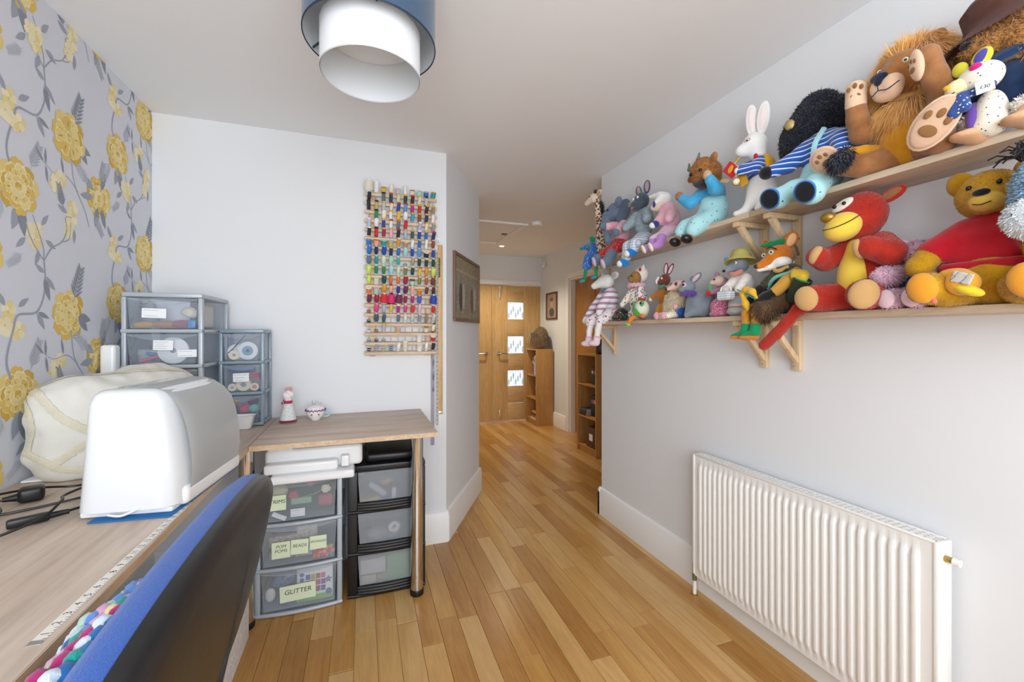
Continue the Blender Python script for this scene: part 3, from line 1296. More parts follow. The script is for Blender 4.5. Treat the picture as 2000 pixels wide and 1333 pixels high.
def note(name, label, x, z, w, h, y, m, lines=None, size=0.02, tilt=0.0, rows=0, cat='label', group=None):
    t_ = thing(name, label, cat, (x, y, z), group=group, rot=(0, tilt, 0))
    b = BM()
    box(b, (0, 0, 0), (w, 0.0008, h), 0)
    obj('paper', b, m, t_, smooth=False)
    if lines:
        o_ = link('lettering', text_mesh(lines, size, 0.15), M_INK, t_)
        o_.location = (0, -0.0008, h * 0.08)
        o_.rotation_euler = (PI / 2, 0, 0)
    if rows:
        rr = random.Random(int(x * 1e4))
        for i in range(rows):
            L = w * rr.uniform(0.45, 0.8)
            b = BM()
            box(b, ((L - w) * 0.3, -0.0006, h * (0.3 - 0.6 * i / max(rows - 1, 1))), (L, 0.0003, 0.0012))
            obj('line_of_writing', b, mat('grey_pencil', '#8b8f99', rough=0.8), t_, smooth=False)
    return t_


YU = 2.1785
note('sticky_note', 'pale green sticky note reading TRIMS on the silver-grey unit', -0.366, 0.513, 0.072, 0.068, YU - 0.0, M_NOTE, 'TRIMS', 0.024, group='sticky notes on the drawers')
note('sticky_note', 'pale green sticky note reading POM POMS', -0.351, 0.296, 0.075, 0.074, YU, M_NOTE, 'POM\nPOMS', 0.02, group='sticky notes on the drawers')
note('sticky_note', 'pale green sticky note reading BEADS', -0.274, 0.3, 0.074, 0.068, YU, M_NOTE, 'BEADS', 0.02, 0.04, group='sticky notes on the drawers')
note('sticky_note', 'pale green sticky note reading SPONGES', -0.196, 0.308, 0.072, 0.062, YU, M_NOTE, 'SPONGES', 0.016, group='sticky notes on the drawers')
note('sticky_note', 'large pale green sticky note reading GLITTER', -0.281, 0.092, 0.15, 0.073, YU, M_NOTE, 'GLITTER', 0.03, -0.03, group='sticky notes on the drawers')
YT, YS = 2.1985, 2.3985
for x, z, w, h, y, rows, lab in ((-0.832, 1.372, 0.085, 0.04, YT, 2, 'white card label on the top drawer of the tall tower'),
                                 (-0.80, 1.236, 0.07, 0.042, YT, 4, 'white written card on the second drawer of the tall tower'),
                                 (-0.715, 1.2, 0.07, 0.032, YT, 2, 'small white card low on the second drawer of the tall tower'),
                                 (-0.56, 1.07, 0.068, 0.042, YS, 3, 'white card label on the middle drawer of the small tower')):
    note('card_label', lab, x, z, w, h, y, M_CARD, rows=rows, tilt=0.03 if x < -0.75 else -0.02)


# things kept in the drawers -----------------------------------------------------------------
def lump(name, label, cat, x, y, z, prims, m, res=0.005, k=0.012, rough=0.0):
    v, f = sdf_mesh(prims, res, k, rough=rough)
    o_ = link(name, np_mesh(name, v, f), m)
    o_.location = (x, y, z)
    return tag(o_, label, cat)


def reel(label, x, y, z, r, w, mface, mhub, hole=0.3, tilt=0.0, cat='reel'):
    t_ = thing('ribbon_reel', label, cat, (x, y, z), rot=(0, 0, tilt))
    q = Matrix.Rotation(PI / 2, 4, 'X')
    b = BM()
    lathe(b, [(r * hole, -w / 2), (r * 0.97, -w / 2), (r, -w / 2 + 0.001), (r, w / 2 - 0.001), (r * 0.97, w / 2), (r * hole, w / 2)], 36, q, cap=False)
    obj('flange', b, mface, t_)
    b = BM()
    lathe(b, [(r * hole * 0.35, -w / 2 - 0.002), (r * hole, -w / 2 - 0.002), (r * hole, w / 2), (r * hole * 0.35, w / 2)], 24, q, cap=False)
    obj('hub', b, mhub, t_)
    return t_


M_WR = mat('white_reel', '#e7e8ea', rough=0.6)
M_CR = mat('cream_reel', '#e6ddc4', rough=0.7)
M_HUB = mat('grey_hub', '#9b9ea6', rough=0.5)
z0 = TD[2][4]
reel('large white ribbon reel in the second drawer of the tall tower', -0.772, 2.225, z0 + 0.058, 0.057, 0.016, M_WR, M_HUB, 0.2)
for i, (x, c, rot, lab) in enumerate(((-0.85, '#d3557a', 0.3, 'pink felt pen'), (-0.835, '#3f86b8', -0.35, 'blue felt pen'), (-0.865, '#c9cf9a', 0.06, 'pale green felt pen'))):
    b = BM()
    L = 0.045
    cyl(b, (x - L * math.cos(rot), 2.232 + 0.014 * i, z0 + 0.03 + 0.012 * i - L * math.sin(rot) * 0.8 - 0.008), (x + L * math.cos(rot), 2.232 + 0.014 * i, z0 + 0.03 + 0.012 * i + L * math.sin(rot) * 0.8), 0.007, n=12)
    one('felt_pen', b, mat('pen_' + lab.split()[0], c, rough=0.4), lab + ' lying in the second drawer of the tall tower', 'pen', (x, 2.232, z0))
b = BM()
lathe(b, [(0.0, 0.001), (0.027, 0.001), (0.028, 0.05), (0.0285, 0.052), (0.0285, 0.062), (0.0, 0.063)], 24, Matrix.Translation((-0.887, 2.27, z0)), cap=False)
one('clear_jar', b, m_clear('jar_plastic', '#c6d3da', 0.4), 'clear screw-top jar in the second drawer of the tall tower', 'jar', (-0.887, 2.27, z0))
z0 = TD[3][4]
b = BM()
box(b, (-0.812, 2.3, z0 + 0.068), (0.15, 0.006, 0.115), 0.002, (0.1, 0.06, 0))
one('white_board', b, mat('pale_lilac_card', '#d9dbe4', rough=0.7), 'sheet of pale card standing in the top drawer of the tall tower', 'card', (-0.812, 2.29, z0))
for nm, x, r, c, lab in (('fabric_roll', -0.885, (0.036, 0.02, 0.014), '#c8934b', 'mustard fabric bundle in the top drawer of the tall tower'),
                         ('fabric_roll', -0.815, (0.04, 0.02, 0.016), '#b07a5e', 'tan fabric bundle in the top drawer of the tall tower'),
                         ('fabric_roll', -0.755, (0.034, 0.02, 0.018), '#9a5560', 'dusky red fabric bundle in the top drawer of the tall tower')):
    lump(nm, lab, 'fabric', x, 2.24, z0 + r[2] + 0.001, [E((0, 0, 0), r), E((r[0] * 0.5, 0, 0.002), (r[0] * 0.6, r[1] * 0.9, r[2] * 0.8))], felt('fabric_' + c[1:], c), 0.004)
lump('stuffing_bag', 'clear bag of grey stuffing in the top drawer of the tall tower', 'bag', -0.878, 2.275, z0 + 0.062, [E((0, 0, 0), (0.028, 0.025, 0.03)), E((0.004, 0, 0.03), (0.02, 0.018, 0.03)), E((0.006, 0, -0.02), (0.03, 0.022, 0.028))], m_clear('bag_plastic', '#b9bcc0', 0.6, 0.15), 0.005, rough=0.004)
lump('lace_bundle', 'cream lace bundle in the top drawer of the tall tower', 'fabric', -0.724, 2.245, z0 + 0.075, [E((0, 0, 0), (0.03, 0.02, 0.02)), E((0.012, 0, -0.012), (0.02, 0.02, 0.016))], felt('cream_lace', '#ddd5c2'), 0.004, rough=0.003)
b = BM()
box(b, (-0.707, 2.235, z0 + 0.02), (0.03, 0.03, 0.036), 0.006)
one('blue_tub', b, mat('bright_blue_plastic', '#2f7fc4', rough=0.35), 'bright blue plastic tub in the top drawer of the tall tower', 'tub', (-0.694, 2.235, z0))
z0 = TD[1][4]
b = BM()
tube(b, spline([(-0.80, 2.225, z0 + 0.095), (-0.76, 2.225, z0 + 0.11), (-0.71, 2.225, z0 + 0.122)], 5), [0.008] * 11, 8)
one('ribbon_hank', b, felt('red_ribbon', '#a8324a'), 'hank of red ribbon in the third drawer of the tall tower', 'ribbon', (-0.76, 2.225, z0))
b = BM()
rr = random.Random(3)
for i in range(40):
    a, e = rr.random() * 6.28, rr.uniform(-0.2, 1.3)
    tube(b, [(-0.692, 2.235, z0 + 0.11), (-0.692 + 0.026 * math.cos(a), 2.235 + 0.012 * math.sin(a), z0 + 0.11 + 0.02 * math.sin(e))], [0.0012, 0.0006], 4)
one('tinsel_tuft', b, mat('olive_tinsel', '#aaa85a', rough=0.4), 'tuft of olive tinsel in the third drawer of the tall tower', 'tinsel', (-0.692, 2.235, z0))
lump('fabric_pile', 'dark green fabric scraps in the third drawer of the tall tower', 'fabric', -0.8, 2.3, z0 + 0.052, [B((0, 0, 0), (0.1, 0.06, 0.045), 0.02)], felt('dark_green_cloth', '#39503f'), 0.008, rough=0.004)
lump('wadding_roll', 'cream roll of wadding at the side of the tall tower top drawer', 'wadding', -0.715, 2.42, TD[3][4] + 0.06, [B((0, 0, 0), (0.016, 0.075, 0.055), 0.012)], felt('cream_wadding', '#e4d9cb'), 0.006)
# small tower
z0 = SD[2][4]
reel('white tape reel leaning in the top drawer of the small tower', -0.588, 2.43, z0 + 0.041, 0.037, 0.012, M_WR, M_HUB, 0.25)
reel('white reel of blue satin ribbon in the top drawer of the small tower', -0.535, 2.418, z0 + 0.046, 0.044, 0.012, M_WR, mat('satin_blue', '#6f9dbb', rough=0.35), 0.55)
reel('small cream reel in front in the top drawer of the small tower', -0.592, 2.4105, z0 + 0.026, 0.024, 0.005, M_CR, M_HUB, 0.3)
b = BM()
tube(b, spline([(-0.615, 2.4135, z0 + 0.03), (-0.58, 2.4135, z0 + 0.08), (-0.545, 2.4135, z0 + 0.118), (-0.555, 2.4135, z0 + 0.112), (-0.59, 2.4135, z0 + 0.065), (-0.62, 2.4135, z0 + 0.035)], 6), 0.0022, 6)
one('elastic_loop', b, mat('navy_elastic', '#2d3650', rough=0.7), 'loop of navy elastic in the top drawer of the small tower', 'elastic', (-0.585, 2.4135, z0))
z0 = SD[1][4]
b = BM()
box(b, (-0.565, 2.44, z0 + 0.105), (0.115, 0.05, 0.03), 0.01)
one('navy_case', b, mat('navy_plastic', '#26417c', rough=0.35), 'navy plastic case in the middle drawer of the small tower', 'case', (-0.565, 2.44, z0))
reel('cream masking tape roll in the middle drawer of the small tower', -0.553, 2.42, z0 + 0.032, 0.032, 0.016, M_CR, M_HUB, 0.4)
reel('small cream tape roll beside the masking tape in the small tower', -0.6, 2.416, z0 + 0.02, 0.019, 0.014, M_CR, M_HUB, 0.3)
reel('small peach tape roll in the middle drawer of the small tower', -0.505, 2.416, z0 + 0.02, 0.019, 0.014, M_CR, mat('peach_tape', '#d98a78', rough=0.6), 0.55)
b = BM()
for i, z in enumerate((0.064, 0.074, 0.084)):
    box(b, (-0.503, 2.43, z0 + z), (0.04, 0.03, 0.008), 0.002)
one('ribbon_cards', b, mat('pink_ribbon_card', '#c2486f', rough=0.6), 'stacked pink ribbon cards in the middle drawer of the small tower', 'ribbon', (-0.503, 2.43, z0))
z0 = SD[0][4]
for x, c, r, lab in ((-0.601, '#5a3fa0', 0.022, 'purple'), (-0.598, '#c9962c', 0.017, 'mustard'), (-0.553, '#d94a72', 0.026, 'pink'), (-0.515, '#6cc0b8', 0.022, 'turquoise'), (-0.52, '#5c2f6b', 0.025, 'plum')):
    z = z0 + (0.062 if lab in ('pink', 'turquoise', 'purple') else 0.092)
    lump('felt_ball', lab + ' ball of wool felt in the bottom drawer of the small tower', 'felt', x, 2.433 + (0.03 if z > z0 + 0.07 else 0), z, [E((0, 0, 0), (r, r * 0.8, r * 0.85)), E((r * 0.3, 0, r * 0.4), r * 0.5)], felt('wool_' + lab, c), 0.004)
lump('fabric_pile', 'dark folded fabric under the felt balls in the small tower', 'fabric', -0.556, 2.46, z0 + 0.024, [B((0, 0, 0), (0.06, 0.045, 0.022), 0.012)], felt('dark_teal_cloth', '#2c4a5c'), 0.006)

# under-desk silver unit
z0 = UD[2][4]
lump('wool_ball', 'ball of cream wool in the TRIMS drawer', 'wool', -0.37, 2.24, z0 + 0.12, [E((0, 0, 0), (0.04, 0.035, 0.036))], felt('cream_wool', '#e0d3b4'), 0.005, rough=0.002)


def flower(label, x, y, z, c, r, stem_to=None):
    t_ = thing('fabric_flower', label, 'fabric flower', (x, y, z))
    b = BM()
    rr_ = random.Random(int(r * 1e5))
    for i in range(26):
        a, e = i * 2.4, 0.2 + 1.2 * i / 26
        p = Vector((math.cos(a) * math.cos(e), -0.5 * math.sin(e), math.sin(a) * math.cos(e))) * r
        sph(b, p * 0.7, (r * 0.28, r * 0.2, r * 0.28), (rr_.random(), rr_.random(), rr_.random()), 8, 6)
    obj('petals', b, felt('flower_' + c[1:], c), t_)
    if stem_to:
        b = BM()
        tube(b, spline([(0, 0.004, 0), Vector(stem_to) * 0.5 + Vector((0, 0.004, -0.006)), stem_to], 5), 0.003, 6)
        obj('stem', b, felt('flower_green', '#6f8f5a'), t_)


flower('crimson fabric flower in the TRIMS drawer', -0.305, 2.215, z0 + 0.105, '#c22f4f', 0.024)
flower('pink fabric flower at the back of the TRIMS drawer', -0.235, 2.26, z0 + 0.15, '#cf5670', 0.028)
flower('cream fabric rosebud with green stem in the TRIMS drawer', -0.165, 2.215, z0 + 0.12, '#ece5cf', 0.024, (-0.1, 0, -0.03))
b = BM()
box(b, (-0.167, 2.225, z0 + 0.065), (0.07, 0.035, 0.055), 0.014, (0, 0.05, 0), 3)
one('red_pouch', b, mat('muted_red_pouch', '#a8475a', rough=0.5), 'muted red pouch in the TRIMS drawer', 'pouch', (-0.145, 2.225, z0))
lump('green_felt', 'dark green felt sheets in the TRIMS drawer', 'felt', -0.26, 2.3, z0 + 0.07, [B((0, 0, 0), (0.13, 0.03, 0.06), 0.01)], felt('bottle_green_felt', '#3d5b4c'), 0.008, rough=0.003)
lump('green_felt', 'pale green felt scrap in front in the TRIMS drawer', 'felt', -0.27, 2.205, z0 + 0.078, [B((0, 0, 0), (0.045, 0.005, 0.016), 0.005)], felt('pale_green_felt', '#8fb394'), 0.004)
note('trim_card', 'white barcode card in the TRIMS drawer', -0.283, z0 + 0.03, 0.06, 0.036, 2.19, M_CARD, rows=2, cat='card')
note('trim_card', 'tilted white price tag beside the barcode card', -0.36, z0 + 0.022, 0.062, 0.02, 2.19, M_CARD, rows=1, tilt=0.5, cat='card')
z0 = UD[1][4]
rr = random.Random(5)
pc = [('#e0573f', 'orange-red'), ('#e8703f', 'orange'), ('#d9486f', 'rose'), ('#e85f8a', 'pink'), ('#3f9f57', 'green'), ('#c8322c', 'scarlet'), ('#ee7a5c', 'coral'), ('#f0a884', 'peach'), ('#e02a7c', 'hot pink'), ('#ea8270', 'salmon'), ('#f08a1c', 'tangerine'), ('#a81f3a', 'crimson'), ('#b82a8a', 'magenta'), ('#8fc83a', 'lime'), ('#e0a02c', 'amber'), ('#f0bcb8', 'blush')]
for i in range(16):
    x, z = -0.215 + 0.018 * (i % 5) + 0.008 * (i // 5 % 2), z0 + 0.012 + 0.0165 * (i // 5)
    b = BM()
    sph(b, (x, 2.2 + 0.004 * (i % 3), z), 0.0105, u=12, v=8)
    c, cn_ = pc[i]
    one('pom_pom', b, felt('pom_' + c[1:], c), cn_ + ' pom-pom in the heap behind the SPONGES note', 'pom-pom', (x, 2.2, z), 'pom-poms in the middle drawer')
for i, (x, z, w, h, c, lab) in enumerate(((-0.35, 0.09, 0.12, 0.05, '#b09a8c', 'taupe beads box at the back of the middle drawer'), (-0.25, 0.12, 0.09, 0.06, '#c3b6ac', 'pale beads box high in the middle drawer'), (-0.36, 0.025, 0.1, 0.034, '#9a9086', 'low tray of silver beads in the middle drawer'), (-0.26, 0.022, 0.08, 0.03, '#b7b0aa', 'low tray of pearl beads in the middle drawer'))):
    b = BM()
    box(b, (x, 2.245, z0 + z), (w, 0.03, h), 0.004)
    one('bead_box', b, m_spots('beads_' + c[1:], c, ['#e8e2dc', '#7d756d', '#c9b79f', '#8c7f86'], 140, 0.35, rough=0.4), lab, 'bead box', (x, 2.245, z0 + z - h / 2))
z0 = UD[0][4]
bk = thing('craft_box', 'colourful craft paint box behind the GLITTER note', 'craft box', (-0.212, 2.205, z0 + 0.001))
b = BM()
box(b, (0, 0.012, 0.083), (0.155, 0.02, 0.158), 0.002)
obj('carton', b, M_CARD, bk)
b = BM()
box(b, (0.0, 0.0013, 0.018), (0.15, 0.001, 0.024), 0)
obj('green_band', b, mat('leaf_green_print', '#8fc04a', rough=0.5), bk)
rr = random.Random(9)
for i in range(4):
    for j in range(3):
        b = BM()
        box(b, (-0.03 + 0.022 * i, 0.001, 0.055 + 0.03 * j), (0.019, 0.0014, 0.024), 0)
        c = ['#7a5a86', '#d98a52', '#b04a68', '#4f5aa0', '#d9a84f', '#5c8f7a', '#c24f6b', '#8a4f9a', '#3f6fae', '#c8b04a', '#a06f4a', '#d9688a'][i + 4 * j]
        obj('paint_swatch', b, mat('paint_' + c[1:], c, rough=0.4), bk, smooth=False)
for z in (0.105, 0.13):
    b = BM()
    cyl(b, (-0.056, 0.002, z), (-0.056, 0.0005, z), 0.01, n=24)
    obj('round_print', b, mat('slate_blue_print', '#5a6ea0', rough=0.5), bk)
b = BM()
star = [((0.018 if i % 2 == 0 else 0.009) * math.cos(PI / 2 + i * PI / 5), (0.018 if i % 2 == 0 else 0.009) * math.sin(PI / 2 + i * PI / 5)) for i in range(10)]
poly(b, star, 0.001, Matrix.Translation((0.058, 0.0012, 0.092)) @ Matrix.Rotation(PI / 2, 4, 'X'))
o = obj('star_print', b, mat('slate_blue_print', '#5a6ea0', rough=0.5), bk, smooth=False)
o = link('numeral', text_mesh('12', 0.014), M_CARD, bk)
o.location = (0.058, -0.0003, 0.092)
o.rotation_euler = (PI / 2, 0, 0)
b = BM()
cyl(b, (0.06, 0.0015, 0.035), (0.06, 0.0, 0.035), 0.014, n=28)
obj('blue_seal', b, mat('slate_blue_print', '#5a6ea0', rough=0.5), bk)
b = BM()
lathe(b, [(0.0, 0), (0.03, 0), (0.032, 0.005), (0.032, 0.05), (0.024, 0.06), (0.0, 0.061)], 24, Matrix.Translation((-0.345, 2.235, z0 + 0.001)), cap=False)
one('glitter_pot', b, m_spots('purple_glitter', '#5a4f9a', ['#8f7ac0', '#4fb0c0', '#b06fb0', '#3f8fae'], 300, 0.4, rough=0.3), 'pot of purple glitter in the GLITTER drawer', 'glitter pot', (-0.345, 2.235, z0))
lump('glitter_bag', 'bag of teal and purple sequins in the GLITTER drawer', 'bag', -0.345, 2.225, z0 + 0.115, [E((0, 0, 0), (0.05, 0.02, 0.03), (0, -0.3, 0))], m_spots('sequins', '#3a5a8a', ['#b06fb0', '#4fb0c0', '#8a6fc0', '#c0a86f'], 220, 0.45, rough=0.3), 0.005)
lump('cotton_bag', 'small bag of white glitter in the GLITTER drawer', 'bag', -0.40, 2.215, z0 + 0.06, [E((0, 0, 0), (0.022, 0.014, 0.032))], mat('white_glitter', '#e0dcd8', rough=0.5, bump=0.4), 0.004)

# black unit contents
z0 = KD[2][4]
for x, z, s, r, c, nm, lab in ((0.115, 0.115, (0.062, 0.03, 0.032), 0.3, '#b98a5a', 'cork_block', 'cork sanding block in the top drawer of the black unit'),
                               (0.042, 0.03, (0.09, 0.03, 0.022), 0.12, '#d9b02c', 'yellow_handle', 'yellow tool handle in the top drawer of the black unit'),
                               (0.1, 0.03, (0.03, 0.03, 0.05), 0.0, '#3a5fae', 'blue_tube', 'blue tube in the top drawer of the black unit'),
                               (0.15, 0.045, (0.022, 0.03, 0.07), -0.05, '#e4e6ea', 'white_tube', 'white tube in the top drawer of the black unit'),
                               (0.07, 0.08, (0.1, 0.03, 0.03), -0.7, '#c3cad0', 'clear_packet', 'clear packet leaning in the top drawer of the black unit')):
    b = BM()
    box(b, (0, 0, 0), s, min(s) * 0.3, (0, -r, 0), 3)
    o = one(nm, b, mat('kit_' + c[1:], c, rough=0.5), lab, nm.split('_')[1])
    o.location = (x, 2.236, z0 + max(z, s[2] / 2 + abs(math.sin(r)) * s[0] / 2 + 0.001))
z0 = KD[1][4]
reel('white spool with dark rim in the middle drawer of the black unit', 0.15, 2.222, z0 + 0.09, 0.034, 0.02, mat('dark_grey_rim', '#5b6570', rough=0.5), M_WR, 0.8, cat='spool')
lump('plastic_bag', 'crumpled clear bag in the middle drawer of the black unit', 'bag', 0.08, 2.27, z0 + 0.042, [E((0, 0, 0), (0.065, 0.03, 0.032)), E((0.07, 0, 0.02), (0.04, 0.03, 0.05))], m_clear('bag_plastic', '#b9bcc0', 0.6, 0.15), 0.007, rough=0.005)
z0 = KD[0][4]
for x, z, s, c, nm, lab in ((0.03, 0.03, (0.07, 0.04, 0.058), '#d9c7ae', 'kraft_box', 'kraft box with dark print in the bottom drawer of the black unit'),
                            (0.092, 0.03, (0.046, 0.04, 0.058), '#b99a72', 'brown_box', 'brown box in the bottom drawer of the black unit'),
                            (0.17, 0.075, (0.11, 0.05, 0.148), '#7fb56a', 'green_box', 'green craft box in the bottom drawer of the black unit'),
                            (0.05, 0.105, (0.12, 0.05, 0.07), '#e6e2e0', 'white_box', 'white box lying on top in the bottom drawer of the black unit')):
    b = BM()
    box(b, (x, 2.248, z0 + z + 0.001), s, 0.003)
    one(nm, b, mat('carton_' + c[1:], c, rough=0.6), lab, 'box', (x, 2.215, z0))

# ------------------------------------------------------------------ printer on the silver unit
pt = thing('printer', 'white inkjet printer on top of the silver-grey drawer unit', 'printer', (-0.205, 2.28, 0.628))
b = BM()
box(b, (0, 0.02, 0.088), (0.41, 0.33, 0.1), 0.02, None, 4)
obj('body', b, M_WHITEP, pt)
b = BM()
box(b, (0.0, 0.01, 0.145), (0.38, 0.30, 0.018), 0.006)
obj('scanner_lid', b, mat('dark_grey_plastic', '#4a4d55', rough=0.35), pt)
b = BM()
box(b, (-0.14, -0.135, 0.142), (0.1, 0.05, 0.014), 0.004)
box(b, (0.11, -0.135, 0.147), (0.16, 0.05, 0.008), 0.003)
obj('control_panel', b, M_WHITEP, pt)
b = BM()
box(b, (-0.05, -0.165, 0.062), (0.3, 0.06, 0.046), 0.012, None, 3)
obj('paper_tray_cover', b, M_WHITEP, pt)
b = BM()
box(b, (0.13, -0.158, 0.072), (0.035, 0.05, 0.05), 0.006)
obj('tray_catch', b, M_WHITEP, pt)
b = BM()
box(b, (0.0, -0.17, 0.021), (0.34, 0.1, 0.038), 0.01, None, 3)
o = obj('paper_tray', b, M_WHITEP, pt)
b = BM()
box(b, (0.01, -0.221, 0.032), (0.24, 0.005, 0.004), 0.001)  # added ridge in place of the tray's slot, to cast a line of shade
obj('tray_slot_ridge', b, M_WHITEP, o)

# ------------------------------------------------------------------ sewing machine under its hard white cover, on a blue mat
smc = thing('sewing_machine', 'sewing machine under a glossy white hard cover at the desk front', 'sewing machine', (-0.535, 1.495, DT + 0.004), rotz=-0.12)


def shell(bm, rows, n=40, e=4.0, close_top=True):
    """loft of rounded rectangles: rows of (cx, cy, z, half x, half y)"""
    rings = []
    for cx, cy, z, hx, hy in rows:
        R = []
        for i in range(n):
            a = 2 * PI * i / n
            c, s = math.cos(a), math.sin(a)
            R.append(bm.verts.new((cx + hx * math.copysign(abs(c) ** (2 / e), c), cy + hy * math.copysign(abs(s) ** (2 / e), s), z)))
        rings.append(R)
    for A, B_ in zip(rings, rings[1:]):
        for i in range(n):
            j = (i + 1) % n
            bm.faces.new((A[i], A[j], B_[j], B_[i]))
    if close_top:
        bm.faces.new(rings[-1])
    return rings


b = BM()
shell(b, [(0, 0, 0.016, 0.118, 0.19), (0, 0, 0.1, 0.112, 0.187), (-0.004, 0, 0.19, 0.102, 0.183), (-0.008, 0, 0.25, 0.095, 0.18), (-0.011, 0, 0.28, 0.09, 0.177),
          (-0.013, 0, 0.3, 0.081, 0.169), (-0.015, 0, 0.309, 0.07, 0.159), (-0.016, 0, 0.313, 0.05, 0.14), (-0.016, 0, 0.3135, 0.02, 0.1)], 64, 5.5)
obj('cover', b, mat('glossy_white_cover', '#e2e5e7', rough=0.16, coat=0.3), smc)
b = BM()
nz = 14
pts = []
prof = [(0.121, 0.045), (0.122, 0.06), (0.1255, 0.09), (0.124, 0.13), (0.119, 0.17), (0.112, 0.21), (0.1, 0.25), (0.084, 0.283), (0.062, 0.304), (0.035, 0.3155), (0.0, 0.318)]
L_, R_ = [], []
for x, z in prof:
    L_.append(b.verts.new((x, -0.135, z)))
    R_.append(b.verts.new((x, 0.176 - 0.04 * max(0, (z - 0.25)) / 0.07, z)))
for i in range(len(prof) - 1):
    b.faces.new((L_[i], R_[i], R_[i + 1], L_[i + 1]))
r = bmesh.ops.solidify(b, geom=b.faces[:], thickness=0.004)
obj('front_panel', b, mat('satin_grey_panel', '#e2e4e4', rough=0.3), smc)
b = BM()
box(b, (0.0, 0.0, 0.008), (0.2, 0.35, 0.016), 0.006)
box(b, (0.085, 0.02, 0.03), (0.075, 0.34, 0.05), 0.014, None, 3)
obj('machine_base', b, M_WHITEP, smc)
b = BM()
tube(b, spline([(-0.03, -0.19, 0.01), (0.0, -0.195, 0.008), (0.03, -0.19, 0.02), (0.045, -0.185, 0.03)], 5), 0.003, 6)
obj('lead', b, M_WHITEP, smc)
b = BM()
box(b, (0, 0, 0), (0.175, 0.41, 0.004), 0.0015)
o = one('machine_mat', b, mat('blue_foam_mat', '#1f6aa8', rough=0.7), 'thin blue mat under the white covered sewing machine', 'mat')
o.location = (-0.515, 1.497, DT + 0.002)
o.rotation_euler = (0, 0, -0.12)

# second machine behind it, under a cream fabric dust cover
cvr = thing('dust_cover', 'cream fabric dust cover with lace trim draped over a second sewing machine', 'dust cover', (-0.82, 1.93, DT))
prims = [B((-0.02, -0.02, 0.15), (0.135, 0.17, 0.13), 0.07), E((-0.05, -0.1, 0.22), (0.1, 0.12, 0.1)), E((0.02, 0.06, 0.25), (0.13, 0.17, 0.085)), E((-0.09, -0.19, 0.2), (0.07, 0.07, 0.08)),
         E((0.08, 0.13, 0.27), (0.085, 0.1, 0.055)), B((0.0, 0.0, 0.045), (0.155, 0.2, 0.045), 0.03), E((-0.06, -0.2, 0.1), (0.09, 0.04, 0.1)), E((0.05, -0.19, 0.08), (0.06, 0.03, 0.09))]


def folds(P):
    return np.full(len(P), -1.0)


v, f = sdf_mesh(prims, 0.008, 0.05)
nn = np.array([0.5 * noise.noise(Vector(p) * 9) + 0.3 * noise.noise(Vector(p) * 20) for p in v])
cen = np.array([0, 0, 0.12])
dirs = (v - cen) / np.linalg.norm(v - cen, axis=1)[:, None]
v = v + dirs * (nn * 0.032)[:, None]
v[:, 2] = np.maximum(v[:, 2], 0.001)
v[:, 0] = np.maximum(v[:, 0], -0.176)
v[:, 1] = np.where(v[:, 0] < -0.09, np.minimum(v[:, 1], 0.2), v[:, 1])
M_CREAM = mat('cream_cover_cloth', '#d9d7ce', rough=0.9, sheen=0.2, spec=0.15, bump=0.1, bscale=500)
cloth = link('cloth', np_mesh('cloth', v, f), M_CREAM, cvr)
from mathutils.bvhtree import BVHTree
bvh = BVHTree.FromPolygons([Vector(p) for p in v], [list(q) for q in f])


def lace(pts, w=0.011, src=(0.45, -1.0, 0.45)):
    """a strip of lace laid on the cloth: rays from the open side find the surface"""
    b = BM()
    prev = None
    base = [Vector(p) for p in pts]
    path = spline(base, 14)
    dr = -Vector(src).normalized()
    out = []
    for p in path:
        hit = bvh.ray_cast(p - dr * 0.6, dr)
        if hit[0] is not None:
            out.append((hit[0], hit[1]))
    for i, (p, nrm_) in enumerate(out):
        a = out[max(i - 1, 0)][0]
        c = out[min(i + 1, len(out) - 1)][0]
        sd = (c - a).cross(nrm_)
        if sd.length < 1e-6:
            continue
        sd.normalize()
        ww = w * (1.0 + 0.16 * math.sin(i * 2.1))
        q = [b.verts.new(p + nrm_ * 0.0016 - sd * ww), b.verts.new(p + nrm_ * 0.0045), b.verts.new(p + nrm_ * 0.0016 + sd * ww)]
        if prev:
            b.faces.new((prev[0], prev[1], q[1], q[0]))
            b.faces.new((prev[1], prev[2], q[2], q[1]))
        prev = q
    obj('lace_trim', b, mat('ivory_lace', '#d6cfb9', rough=0.95, bump=0.9, bscale=260), cloth)


lace([(-0.14, -0.2, 0.28), (-0.07, -0.2, 0.18), (0.02, -0.2, 0.12), (0.1, -0.2, 0.02)])
lace([(0.12, -0.16, 0.2), (0.02, -0.2, 0.12), (-0.06, -0.2, 0.06), (-0.1, -0.2, 0.03)])
lace([(-0.16, -0.2, 0.09), (-0.1, -0.2, 0.04), (-0.05, -0.2, 0.02), (0.1, -0.2, 0.015)])
lace([(-0.15, -0.18, 0.27), (-0.06, -0.1, 0.3), (0.06, 0.0, 0.3), (0.13, 0.12, 0.28)], src=(0.5, -0.6, 1))
lace([(-0.16, -0.2, 0.26), (-0.14, -0.2, 0.16), (-0.15, -0.2, 0.08)])
b = BM()
box(b, (-0.03, -0.06, 0.004), (0.27, 0.3, 0.007), 0.003)
obj('machine_foot', b, M_WHITEP, cvr)

# white appliance standing between the wallpaper and the tall tower
b = BM()
box(b, (-0.966, 2.168, DT + 0.207), (0.05, 0.05, 0.41), 0.012, None, 4)
one('white_case', b, M_WHITEP, 'narrow white rounded case standing against the wallpaper by the tall tower', 'case', (-0.966, 2.15, DT))

